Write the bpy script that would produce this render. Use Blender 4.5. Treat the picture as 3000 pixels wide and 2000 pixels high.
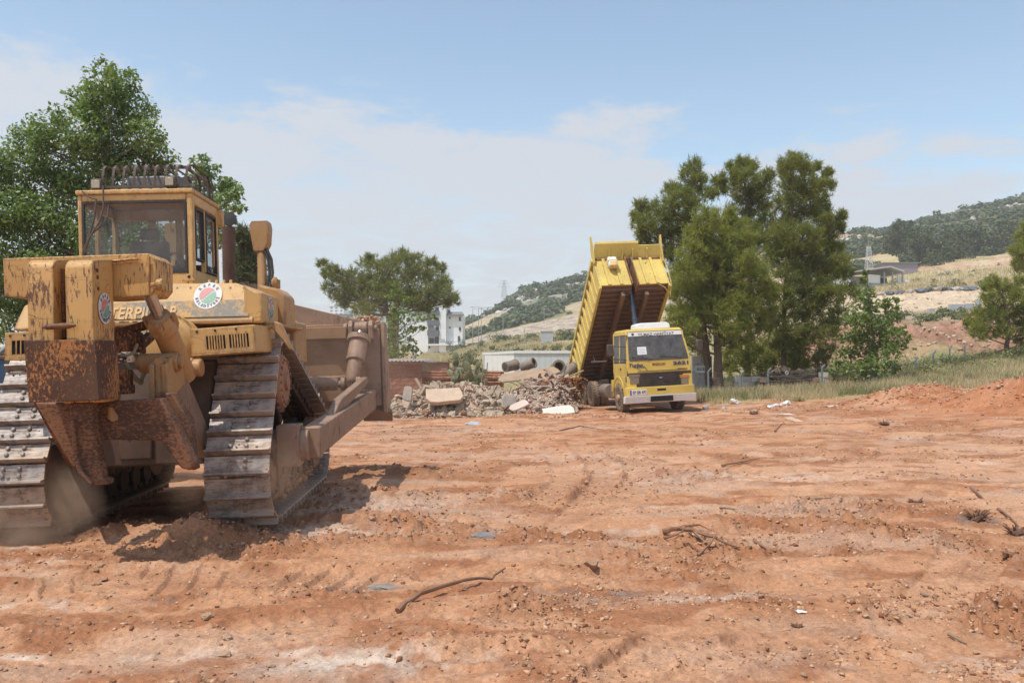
import bpy, math, random
import numpy as np
from mathutils import Vector, Matrix, Euler

for _o in list(bpy.data.objects):
    bpy.data.objects.remove(_o)
SC = bpy.context.scene
COL = SC.collection
R = math.radians
rnd = random.Random(7)
rng = np.random.default_rng(7)

# ------------------------------------------------------------------ camera
FPX, HZ, CAMH = 2500.0, 1075.0, 1.6          # focal length and horizon row of the 3000 x 2000 photograph
PITCH = math.atan((HZ - 1000) / FPX)
cam = bpy.data.cameras.new('camera')
cam.sensor_width = 36.0
cam.lens = 36.0 * FPX / 3000.0
cam.clip_start, cam.clip_end = 0.1, 9000.0
HAZE, DUSTD = 0.0005, 1.0          # density of the air and of the raised dust
camo = bpy.data.objects.new('camera', cam)
COL.objects.link(camo)
camo.location = (0, 0, CAMH)
camo.rotation_euler = (R(90) + PITCH, 0, 0)
SC.camera = camo

# ------------------------------------------------------------------ sky, sun, exposure
SUN_EL, SUN_AZ = 65.0, 48.0                  # the sun stands behind the camera, AZ degrees to its left
sdir = Vector((-math.sin(R(SUN_AZ)) * math.cos(R(SUN_EL)), -math.cos(R(SUN_AZ)) * math.cos(R(SUN_EL)), math.sin(R(SUN_EL))))
world = bpy.data.worlds.new('World')
SC.world = world
world.use_nodes = True
wt = world.node_tree
wt.nodes.clear()
def wn(t, **k):
    n = wt.nodes.new(t)
    for a, b in k.items():
        setattr(n, a, b)
    return n
def wm(op, a, b=None, c=None, clamp=False):
    n = wn('ShaderNodeMath', operation=op, use_clamp=clamp)
    for i, v in enumerate((a, b, c)):
        if v is None: continue
        if hasattr(v, 'is_output'): wt.links.new(v, n.inputs[i])
        else: n.inputs[i].default_value = v
    return n.outputs[0]
def wmap(v, a, b, c=0.0, d=1.0):
    n = wn('ShaderNodeMapRange', interpolation_type='SMOOTHSTEP')
    wt.links.new(v, n.inputs[0])
    for i, x in enumerate((a, b, c, d)): n.inputs[i + 1].default_value = x
    return n.outputs[0]
def wnoise(vec, scale, detail=7, rough=0.55, dist=0.0):
    n = wn('ShaderNodeTexNoise')
    wt.links.new(vec, n.inputs['Vector'])
    n.inputs['Scale'].default_value = scale; n.inputs['Detail'].default_value = detail
    n.inputs['Roughness'].default_value = rough; n.inputs['Distortion'].default_value = dist
    return n.outputs['Fac']
sky = wn('ShaderNodeTexSky', sky_type='NISHITA', sun_disc=False)
sky.sun_elevation = R(SUN_EL); sky.sun_rotation = R(180 + SUN_AZ)
sky.air_density = 1.0; sky.dust_density = 0.9; sky.ozone_density = 1.0
SKY_STRENGTH = 0.15
tc = wn('ShaderNodeTexCoord')
sep = wn('ShaderNodeSeparateXYZ')
wt.links.new(tc.outputs['Generated'], sep.inputs[0])
X, Y, Z = sep.outputs
# cloud sheet: directions laid on a flat layer overhead, so cloud streaks flatten towards the horizon
zz = wm('ADD', wm('MAXIMUM', Z, 0.0), 0.10)
cmb = wn('ShaderNodeCombineXYZ')
wt.links.new(wm('DIVIDE', X, zz), cmb.inputs[0]); wt.links.new(wm('DIVIDE', Y, zz), cmb.inputs[1])
cv = cmb.outputs[0]
n_big = wnoise(cv, 0.55, 5, 0.5, 0.3)
n_fine = wnoise(cv, 2.3, 10, 0.60, 0.35)
# the cloud bank's upper edge sinks from left to right across the view and goes on round the sky
edge = wm('ADD', wm('MULTIPLY', wm('MAXIMUM', wm('MULTIPLY', X, -1.0), -0.1), 0.11), 0.285)
hgt = wm('SUBTRACT', edge, Z)
hn = wm('ADD', hgt, wm('ADD', wm('MULTIPLY', wm('SUBTRACT', n_big, 0.5), 0.26), wm('MULTIPLY', wm('SUBTRACT', n_fine, 0.5), 0.30)))
bank = wmap(hn, -0.005, 0.060)
streak = wmap(wm('ADD', wm('MULTIPLY', n_fine, 0.75), wm('MULTIPLY', n_big, 0.35)), 0.34, 0.62, 0.44, 1.0)
low = wmap(Z, 0.0, 0.17, 0.55, 0.0)
cl = wm('MAXIMUM', wm('MULTIPLY', bank, streak), low)
cl = wm('MULTIPLY', cl, 0.94)
CLOUD = (4.5, 4.7, 5.1, 1)
SKYTINT = (1.42, 1.42, 1.29, 1)
tint = wn('ShaderNodeMixRGB', blend_type='MULTIPLY'); tint.inputs[0].default_value = 1.0
wt.links.new(sky.outputs[0], tint.inputs[1]); tint.inputs[2].default_value = SKYTINT
mixs = wn('ShaderNodeMixRGB')
wt.links.new(cl, mixs.inputs[0]); wt.links.new(tint.outputs[0], mixs.inputs[1]); mixs.inputs[2].default_value = CLOUD
bg = wn('ShaderNodeBackground')
wt.links.new(mixs.outputs[0], bg.inputs[0]); bg.inputs[1].default_value = SKY_STRENGTH
wo = wn('ShaderNodeOutputWorld')
wt.links.new(bg.outputs[0], wo.inputs[0])

sun = bpy.data.lights.new('sun', 'SUN')
sun.energy = 3.9
sun.angle = R(0.53)
sun.color = (1.0, 0.95, 0.86)
suno = bpy.data.objects.new('sun', sun)
COL.objects.link(suno)
suno.rotation_euler = sdir.to_track_quat('Z', 'Y').to_euler()
suno.location = (-20, -30, 60)

SC.view_settings.view_transform = 'Standard'
SC.view_settings.look = 'None'
SC.view_settings.exposure = 0.0
SC.view_settings.gamma = 1.0
SC.view_settings.use_curve_mapping = False
SC.cycles.max_bounces = 6
SC.cycles.transparent_max_bounces = 12
SC.cycles.volume_bounces = 1
SC.cycles.use_denoising = True

# ------------------------------------------------------------------ pixel -> world helpers
cp, sp_ = math.cos(PITCH), math.sin(PITCH)
def ray(px, py):
    u, v = (px - 1500) / FPX, (1000 - py) / FPX
    return Vector((u, cp - v * sp_, sp_ + v * cp))
def P(px, py, y):
    r = ray(px, py); t = y / r.y
    return Vector((r.x * t, y, CAMH + r.z * t))

# ------------------------------------------------------------------ numpy noise
def _hash(ix, iy, seed):
    h = (ix.astype(np.int64) * 374761393 + iy.astype(np.int64) * 668265263 + seed * 1274126177) & 0x7fffffff
    h = ((h ^ (h >> 13)) * 1274126177) & 0x7fffffff
    return ((h ^ (h >> 16)) & 0xffff) / 65535.0
def vnoise(x, y, seed=0):
    ix, iy = np.floor(x), np.floor(y)
    fx, fy = x - ix, y - iy
    fx = fx * fx * fx * (fx * (fx * 6 - 15) + 10); fy = fy * fy * fy * (fy * (fy * 6 - 15) + 10)
    a, b = _hash(ix, iy, seed), _hash(ix + 1, iy, seed)
    c, d = _hash(ix, iy + 1, seed), _hash(ix + 1, iy + 1, seed)
    return (a + (b - a) * fx) * (1 - fy) + (c + (d - c) * fx) * fy
def fbm(x, y, octv=4, seed=0, gain=0.5):
    s, a, t = 0.0, 1.0, 0.0
    for i in range(octv):
        c, q = math.cos(0.6 * i + seed), math.sin(0.6 * i + seed)
        f = 2.03 ** i
        s = s + a * vnoise((x * c - y * q) * f + 17.3 * i, (x * q + y * c) * f + 9.1 * i, seed + i)
        t += a; a *= gain
    return s / t
def sstep(a, b, x):
    t = np.clip((x - a) / (b - a), 0, 1)
    return t * t * (3 - 2 * t)

# ------------------------------------------------------------------ mesh helpers
def mesh_np(name, V, F, smooth=False):
    me = bpy.data.meshes.new(name)
    V = np.asarray(V, dtype=np.float32); F = np.asarray(F, dtype=np.int32)
    nf, k = F.shape
    me.vertices.add(len(V)); me.vertices.foreach_set('co', V.ravel())
    me.loops.add(nf * k); me.loops.foreach_set('vertex_index', F.ravel())
    me.polygons.add(nf); me.polygons.foreach_set('loop_start', np.arange(nf, dtype=np.int32) * k)
    if smooth: me.polygons.foreach_set('use_smooth', np.ones(nf, dtype=bool))
    me.update(calc_edges=True)
    return me
def link(name, me, mat=None, parent=None):
    o = bpy.data.objects.new(name, me)
    COL.objects.link(o)
    if mat is not None and me is not None and len(me.materials) == 0:
        for m in (mat if isinstance(mat, (list, tuple)) else [mat]): me.materials.append(m)
    if parent is not None: o.parent = parent
    return o
def tag(o, label=None, cat=None, group=None, kind=None):
    for k, v in (('label', label), ('category', cat), ('group', group), ('kind', kind)):
        if v: o[k] = v
    return o
def thing(name, label, cat, loc=(0, 0, 0), rot=(0, 0, 0), group=None):
    o = bpy.data.objects.new(name, None)
    COL.objects.link(o)
    o.empty_display_size = 0.3
    o.location = loc; o.rotation_euler = rot
    return tag(o, label, cat, group)

class MB:
    """collects shapes; build() links them as ONE mesh object"""
    def __init__(s): s.v, s.f, s.mi, s.cur = [], [], [], 0
    def add(s, vs, fs):
        b = len(s.v)
        s.v.extend(tuple(v) for v in vs)
        for f in fs: s.f.append(tuple(i + b for i in f)); s.mi.append(s.cur)
        return s
    def hexa(s, p):   # 8 points: 4 of one end, 4 of the other, same order
        return s.add(p, [(3, 2, 1, 0), (4, 5, 6, 7), (0, 1, 5, 4), (1, 2, 6, 5), (2, 3, 7, 6), (3, 0, 4, 7)])
    def bx(s, x0, x1, y0, y1, z0, z1):
        return s.hexa([(x0, y0, z0), (x1, y0, z0), (x1, y1, z0), (x0, y1, z0), (x0, y0, z1), (x1, y0, z1), (x1, y1, z1), (x0, y1, z1)])
    def box(s, c, d, rot=None):
        h = Vector(d) / 2; m = rot if rot is not None else Matrix.Identity(3)
        pts = [Vector(c) + m @ Vector((a * h.x, b * h.y, e * h.z)) for e in (-1, 1) for a, b in ((-1, -1), (1, -1), (1, 1), (-1, 1))]
        return s.hexa(pts)
    def beam(s, p0, p1, w, h, up=(0, 0, 1)):
        p0, p1 = Vector(p0), Vector(p1); d = (p1 - p0).normalized()
        a = d.cross(Vector(up)).normalized(); b = a.cross(d)
        q = [p + a * i * w / 2 + b * j * h / 2 for p in (p0, p1) for i, j in ((-1, -1), (1, -1), (1, 1), (-1, 1))]
        return s.hexa(q)
    def prism(s, poly, vec):
        n = len(poly); vec = Vector(vec)
        vs = [Vector(p) for p in poly] + [Vector(p) + vec for p in poly]
        fs = [tuple(range(n))[::-1], tuple(range(n, 2 * n))] + [(i, (i + 1) % n, n + (i + 1) % n, n + i) for i in range(n)]
        return s.add(vs, fs)
    def tube(s, pts, r, n=8, caps=True):
        pts = [Vector(p) for p in pts]; m = len(pts)
        if not isinstance(r, (list, tuple)): r = [r] * m
        vs, fs = [], []
        ref = None
        for i, p in enumerate(pts):
            d = (pts[min(i + 1, m - 1)] - pts[max(i - 1, 0)])
            d = d.normalized() if d.length > 1e-9 else Vector((0, 0, 1))
            if ref is None: ref = d.orthogonal().normalized()
            a = (ref - d * ref.dot(d))
            a = a.normalized() if a.length > 1e-6 else d.orthogonal().normalized()
            ref = a; b = d.cross(a)
            for k in range(n):
                t = 2 * math.pi * k / n
                vs.append(p + (a * math.cos(t) + b * math.sin(t)) * r[i])
        for i in range(m - 1):
            for k in range(n):
                fs.append((i * n + k, i * n + (k + 1) % n, (i + 1) * n + (k + 1) % n, (i + 1) * n + k))
        if caps: fs += [tuple(range(n))[::-1], tuple(range((m - 1) * n, m * n))]
        return s.add(vs, fs)
    def cyl(s, p0, p1, r0, r1=None, n=16): return s.tube([p0, p1], [r0, r0 if r1 is None else r1], n)
    def lathe(s, prof, o, axis, n=24):   # prof: (radius, distance along the axis)
        o, ax = Vector(o), Vector(axis).normalized()
        a = ax.orthogonal().normalized(); b = ax.cross(a)
        vs = [o + ax * h + (a * math.cos(2 * math.pi * k / n) + b * math.sin(2 * math.pi * k / n)) * r for r, h in prof for k in range(n)]
        fs = [(i * n + k, i * n + (k + 1) % n, (i + 1) * n + (k + 1) % n, (i + 1) * n + k) for i in range(len(prof) - 1) for k in range(n)]
        if prof[0][0] > 1e-6: fs.append(tuple(range(n))[::-1])
        if prof[-1][0] > 1e-6: fs.append(tuple(range((len(prof) - 1) * n, len(prof) * n)))
        return s.add(vs, fs)
    def ball(s, c, r, n=8, m=6):
        r = (r, r, r) if not isinstance(r, (tuple, list)) else r
        vs = [(c[0], c[1], c[2] - r[2])]
        for i in range(1, m):
            t = math.pi * i / m
            for k in range(n):
                q = 2 * math.pi * k / n
                vs.append((c[0] + r[0] * math.sin(t) * math.cos(q), c[1] + r[1] * math.sin(t) * math.sin(q), c[2] - r[2] * math.cos(t)))
        vs.append((c[0], c[1], c[2] + r[2]))
        fs = [(0, 1 + (k + 1) % n, 1 + k) for k in range(n)]
        fs += [(1 + i * n + k, 1 + i * n + (k + 1) % n, 1 + (i + 1) * n + (k + 1) % n, 1 + (i + 1) * n + k) for i in range(m - 2) for k in range(n)]
        l = len(vs) - 1
        fs += [(l, 1 + (m - 2) * n + k, 1 + (m - 2) * n + (k + 1) % n) for k in range(n)]
        return s.add(vs, fs)
    def xf(s, m):
        s.v = [tuple(m @ Vector(v)) for v in s.v]; return s
    def merge(s, o, m=None):
        b = len(s.v)
        s.v.extend(tuple((m @ Vector(v)) if m is not None else v) for v in o.v)
        for f, q in zip(o.f, o.mi): s.f.append(tuple(i + b for i in f)); s.mi.append(q)
        return s
    def mesh(s, name, smooth=35):
        me = bpy.data.meshes.new(name)
        me.from_pydata(s.v, [], s.f)
        if any(s.mi): me.polygons.foreach_set('material_index', s.mi)
        if smooth:
            me.polygons.foreach_set('use_smooth', [True] * len(s.f))
            me.update()
            me.set_sharp_from_angle(angle=R(smooth))
        me.update()
        return me
    def build(s, name, mat, parent=None, bevel=0.0, smooth=35):
        o = link(name, s.mesh(name, smooth), mat, parent)
        if bevel:
            b = o.modifiers.new('edge', 'BEVEL'); b.width = bevel; b.segments = 2; b.limit_method = 'ANGLE'; b.angle_limit = R(40)
        return o

def text_geo(body, size, ext=0.002, shear=0.0, bold=0.0, spacing=1.0):
    """lettering as plain geometry lying in XY, centred"""
    cu = bpy.data.curves.new('lettering', 'FONT')
    cu.body = body; cu.size = size; cu.extrude = ext; cu.align_x = 'CENTER'; cu.align_y = 'CENTER'
    cu.shear = shear; cu.offset = bold; cu.space_character = spacing; cu.resolution_u = 3
    o = bpy.data.objects.new('lettering', cu)
    me = bpy.data.meshes.new_from_object(o)
    m = MB(); m.add([v.co.copy() for v in me.vertices], [tuple(p.vertices) for p in me.polygons])
    bpy.data.objects.remove(o); bpy.data.meshes.remove(me); bpy.data.curves.remove(cu)
    return m
def fit_text(body, w, h, **k):
    """lettering scaled to width w and height h"""
    m = text_geo(body, 1.0, 0.004, **k)
    if not m.v: return m
    A = np.array(m.v); lo, hi = A.min(0), A.max(0)
    sx, sy = w / max(hi[0] - lo[0], 1e-6), h / max(hi[1] - lo[1], 1e-6)
    m.v = [((x - (lo[0] + hi[0]) / 2) * sx, (y - (lo[1] + hi[1]) / 2) * sy, z) for x, y, z in m.v]
    return m

# ------------------------------------------------------------------ materials
class NT:
    def __init__(s, name):
        s.m = bpy.data.materials.new(name); s.m.use_nodes = True
        s.t = s.m.node_tree; s.t.nodes.clear()
        s.out = s.t.nodes.new('ShaderNodeOutputMaterial')
        s.tc = s.t.nodes.new('ShaderNodeTexCoord')
        s.obj = s.tc.outputs['Object']
    def n(s, typ, **k):
        q = s.t.nodes.new(typ)
        for a, b in k.items(): setattr(q, a, b)
        return q
    def set(s, sock, v):
        if hasattr(v, 'is_output'): s.t.links.new(v, sock)
        else: sock.default_value = v
    def noise(s, vec, scale, detail=6, rough=0.6, dist=0.0):
        q = s.n('ShaderNodeTexNoise')
        s.set(q.inputs['Vector'], vec)
        for a, b in (('Scale', scale), ('Detail', detail), ('Roughness', rough), ('Distortion', dist)): q.inputs[a].default_value = b
        return q.outputs['Fac']
    def scale(s, vec, sc, rot=(0, 0, 0)):
        q = s.n('ShaderNodeMapping'); s.set(q.inputs[0], vec); q.inputs['Scale'].default_value = sc; q.inputs['Rotation'].default_value = rot
        return q.outputs[0]
    def mr(s, v, a, b, c=0.0, d=1.0):
        q = s.n('ShaderNodeMapRange'); s.set(q.inputs[0], v)
        for i, x in enumerate((a, b, c, d)): q.inputs[i + 1].default_value = x
        return q.outputs[0]
    def math(s, op, a, b=None, clamp=False):
        q = s.n('ShaderNodeMath', operation=op, use_clamp=clamp)
        s.set(q.inputs[0], a)
        if b is not None: s.set(q.inputs[1], b)
        return q.outputs[0]
    def mix(s, f, a, b, bt='MIX'):
        q = s.n('ShaderNodeMixRGB', blend_type=bt)
        for i, v in enumerate((f, a, b)):
            if isinstance(v, tuple) and len(v) == 3: v = (*v, 1)
            s.set(q.inputs[i], v)
        return q.outputs[0]
    def bump(s, h, st=0.3, dist=0.01):
        q = s.n('ShaderNodeBump'); s.set(q.inputs['Height'], h); q.inputs['Strength'].default_value = st; q.inputs['Distance'].default_value = dist
        return q.outputs[0]
    def bsdf(s, col, rough=0.7, metal=0.0, normal=None, spec=None, out=True):
        q = s.n('ShaderNodeBsdfPrincipled')
        if isinstance(col, tuple) and len(col) == 3: col = (*col, 1)
        s.set(q.inputs['Base Color'], col); s.set(q.inputs['Roughness'], rough); s.set(q.inputs['Metallic'], metal)
        if normal is not None: s.set(q.inputs['Normal'], normal)
        if spec is not None: q.inputs['Specular IOR Level'].default_value = spec
        if out: s.t.links.new(q.outputs[0], s.out.inputs[0])
        return q
    def up(s):   # 1 on faces that look up
        g = s.n('ShaderNodeNewGeometry'); q = s.n('ShaderNodeSeparateXYZ')
        s.t.links.new(g.outputs['Normal'], q.inputs[0]); return q.outputs[2]
    def island(s): return s.n('ShaderNodeNewGeometry').outputs['Random Per Island']

DUST = (0.46, 0.29, 0.18)
def paint(name, base, wear=(0.04, 0.022, 0.016), amount=0.5, dust=0.5, rough=0.5, streak=(3, 3, 0.9), fine=9.0, worn2=None, edge=0.0, scratch=0.0):
    """faded machine paint: wear marks, scratches, settled dust"""
    t = NT(name); o = t.obj
    tone = t.noise(o, 1.3, 4, 0.5)
    c = t.mix(t.mr(tone, 0.3, 0.7), tuple(x * 0.86 for x in base), tuple(min(1, x * 1.12) for x in base))
    n1 = t.noise(o, 2.2, 3, 0.5); n2 = t.noise(t.scale(o, streak), fine, 9, 0.68, 0.4)
    w = t.mr(t.math('ADD', n2, t.math('MULTIPLY', n1, 0.55)), 1.10 - 0.5 * amount, 1.16 - 0.5 * amount)
    n3 = t.noise(o, 45, 3, 0.6)
    w = t.math('MULTIPLY', w, t.mr(n3, 0.25, 0.45, 0.55, 1.0), True)
    if scratch:   # thin scrapes in two directions
        for k, (sc_, ro) in enumerate((((9, 9, .8), (.15, .1, .2)), ((1.4, 1.4, 10), (.3, .5, .1)))):
            q = t.noise(t.scale(o, sc_, ro), 1.6, 3, .5, .3)
            ln = t.mr(t.math('ABSOLUTE', t.math('SUBTRACT', q, .5)), .002, .012, 1, 0)
            gate = t.mr(t.noise(o, 2.6 + k, 3, .5), .47, .60)
            w = t.math('MAXIMUM', w, t.math('MULTIPLY', t.math('MULTIPLY', ln, gate), scratch), True)
    if edge:      # paint rubbed off along the edges
        bv = t.n('ShaderNodeBevel', samples=4); bv.inputs['Radius'].default_value = .045
        ge = t.n('ShaderNodeNewGeometry'); dp = t.n('ShaderNodeVectorMath', operation='DOT_PRODUCT')
        t.t.links.new(bv.outputs[0], dp.inputs[0]); t.t.links.new(ge.outputs['True Normal'], dp.inputs[1])
        ew = t.math('MULTIPLY', t.mr(dp.outputs['Value'], .998, .90), t.mr(n2, .40, .58))
        w = t.math('MAXIMUM', w, t.math('MULTIPLY', ew, edge), True)
    c = t.mix(w, c, t.mix(n3, wear, worn2 or tuple(x * 2.6 for x in wear)))
    d = t.math('MULTIPLY', t.mr(t.noise(o, 5.0, 7, 0.65), 0.35, 0.7), t.mr(t.up(), -0.4, 0.9, 0.35, 1.0))
    c = t.mix(t.math('MULTIPLY', d, dust, True), c, DUST)
    t.bsdf(c, t.mr(w, 0, 1, rough, 0.85), 0.0, t.bump(t.math('ADD', t.math('MULTIPLY', w, -0.6), t.math('MULTIPLY', n3, 0.25)), 0.25, 0.006), 0.4)
    return t.m
def plain(name, col, rough=0.6, metal=0.0, var=0.15, scale=6.0, dust=0.0, bump=0.15, spec=None):
    t = NT(name); n = t.noise(t.obj, scale, 6, 0.6)
    c = t.mix(t.mr(n, 0.3, 0.7), tuple(x * (1 - var) for x in col), tuple(min(1, x * (1 + var)) for x in col))
    if dust:
        d = t.math('MULTIPLY', t.mr(t.noise(t.obj, scale * 0.7, 7, 0.65), 0.3, 0.7), t.mr(t.up(), -0.5, 0.9, 0.35, 1.0))
        c = t.mix(t.math('MULTIPLY', d, dust, True), c, DUST)
    t.bsdf(c, rough, metal, t.bump(t.noise(t.obj, scale * 8, 4, 0.6), bump, 0.01) if bump else None, spec)
    return t.m
def glass(name, tintc=(0.55, 0.62, 0.66), see=0.6, dirt=0.25):
    t = NT(name)
    tr = t.n('ShaderNodeBsdfTransparent'); tr.inputs[0].default_value = (*tintc, 1)
    gl = t.bsdf((0.02, 0.025, 0.03), 0.06, 0.0, None, 0.6, False)
    df = t.n('ShaderNodeBsdfDiffuse'); df.inputs[0].default_value = (0.42, 0.40, 0.37, 1)
    m1 = t.n('ShaderNodeMixShader'); m1.inputs[0].default_value = see
    t.t.links.new(gl.outputs[0], m1.inputs[1]); t.t.links.new(tr.outputs[0], m1.inputs[2])
    m2 = t.n('ShaderNodeMixShader')
    t.set(m2.inputs[0], t.mr(t.noise(t.obj, 3.0, 8, 0.65, 0.5), 0.3, 0.75, dirt * 0.4, dirt * 1.5))
    t.t.links.new(m1.outputs[0], m2.inputs[1]); t.t.links.new(df.outputs[0], m2.inputs[2])
    t.t.links.new(m2.outputs[0], t.out.inputs[0])
    return t.m
def leafmat(name, c1, c2, c3=None, trans=0.35, rough=0.5, tint=(1.25, 1.2, 0.6)):
    t = NT(name); r = t.island()
    c = t.mix(r, c1, c2)
    if c3: c = t.mix(t.mr(t.noise(t.obj, 0.9, 3, 0.5), 0.45, 0.65), c, c3)
    p = t.bsdf(c, rough, 0.0, None, 0.35, False)
    tl = t.n('ShaderNodeBsdfTranslucent'); t.set(tl.inputs[0], t.mix(1.0, c, tint, 'MULTIPLY'))
    m = t.n('ShaderNodeMixShader'); m.inputs[0].default_value = trans
    t.t.links.new(p.outputs[0], m.inputs[1]); t.t.links.new(tl.outputs[0], m.inputs[2]); t.t.links.new(m.outputs[0], t.out.inputs[0])
    return t.m
def attr_ground(name, fine=22.0, bump=0.5):
    """terrain: soil colour by place (what the soil is there), grain from noise"""
    t = NT(name)
    a = t.n('ShaderNodeAttribute', attribute_name='soil')
    n1 = t.noise(t.obj, fine, 8, 0.7); n2 = t.noise(t.obj, fine * 0.12, 6, 0.6)
    n3 = t.noise(t.obj, fine * 3.6, 4, 0.65)
    k = t.math('ADD', t.mr(n1, 0.28, 0.72, 0.66, 1.28), t.math('ADD', t.mr(n2, 0.3, 0.7, -0.16, 0.16), t.mr(n3, 0.3, 0.7, -0.16, 0.16)))
    c = t.mix(1.0, a.outputs['Color'], t.n_rgb(k), 'MULTIPLY')
    t.bsdf(c, 0.95, 0.0, t.bump(t.math('ADD', n1, t.math('MULTIPLY', n3, .35)), bump, 0.035), 0.1)
    return t.m
def _n_rgb(s, v):
    q = s.n('ShaderNodeCombineXYZ')
    for i in range(3): s.set(q.inputs[i], v)
    return q.outputs[0]
NT.n_rgb = _n_rgb

M = {}
M['cat'] = paint('machine_paint', (0.62, 0.37, 0.13), amount=0.32, dust=0.6, edge=.8, scratch=.5)
M['cat_worn'] = paint('scratched_machine_paint', (0.58, 0.32, 0.10), (0.060, 0.026, 0.016), 0.535, 0.28, 0.5, (4.0, 4.0, 0.9), 11.0, None, 1.0, 1.0)
M['rusty'] = paint('rusted_paint', (0.42, 0.165, 0.045), (0.040, 0.018, 0.012), 0.80, 0.16, 0.6, (3.0, 3.0, 1.6), 15.0, (.10, .042, .022), 1.0, .7)
M['rust_dark'] = paint('dark_rust', (0.20, 0.078, 0.030), (0.030, 0.015, 0.010), 0.72, 0.20, 0.55, (1.6, 1.6, 3.0), 18.0, (0.11, 0.052, 0.030), .5, .9)
M['cat_dusty'] = paint('dust_covered_paint', (0.44, 0.235, 0.08), amount=0.34, dust=0.85, edge=.8, scratch=.5)
M['blade'] = paint('scraped_blade_steel', (0.31, 0.165, 0.075), (.12, .06, .03), .5, .55, .6, (1.0, 1.0, 2.2), 7.0, (.36, .22, .12), .4, .4)
M['dustysteel'] = paint('dusty_brown_steel', (0.25, 0.155, 0.105), (0.06, 0.035, 0.025), 0.45, 0.7, 0.55, edge=.5, scratch=.5)
M['case'] = plain('oily_case', (0.065, 0.040, 0.028), 0.7, 0, 0.4, 4, 0.14)
M['black'] = plain('black_plastic', (0.018, 0.018, 0.018), 0.55, 0, 0.2, 6, 0.15)
M['rubber'] = plain('rubber', (0.03, 0.028, 0.027), 0.85, 0, 0.3, 8, 0.55)
M['hole_shade'] = plain('painted_hole_shade', (0.012, 0.010, 0.009), 0.9, 0, 0.2, 4)  # shade inside slots, holes and openings, painted as near-black plates
M['steel'] = plain('bright_rod', (0.55, 0.52, 0.5), 0.25, 0.9, 0.1, 8, 0.3)
M['rackm'] = plain('weathered_bar', (0.075, 0.055, 0.045), 0.6, 0.2, 0.4, 9, 0.3)
M['exh'] = plain('burnt_steel', (0.10, 0.05, 0.035), 0.75, 0.1, 0.3, 6, 0.2)
M['lamp'] = plain('lamp_glass', (0.40, 0.35, 0.25), 0.15, 0, 0.1, 8, 0.3)
M['white'] = plain('white_paint', (0.74, 0.73, 0.70), 0.5, 0, 0.06, 6, 0.15)
M['cab_glass'] = glass('dusty_cab_glass', (0.94, 0.97, 0.98), 0.93, 0.11)
M['dark_glass'] = glass('windscreen_glass', (0.55, 0.60, 0.62), 0.60, 0.22)  # the pale dirt film also stands in for light reflected off the glass
M['seat'] = plain('seat_vinyl', (0.06, 0.065, 0.07), 0.6, 0, 0.2, 8, 0.5)
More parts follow.
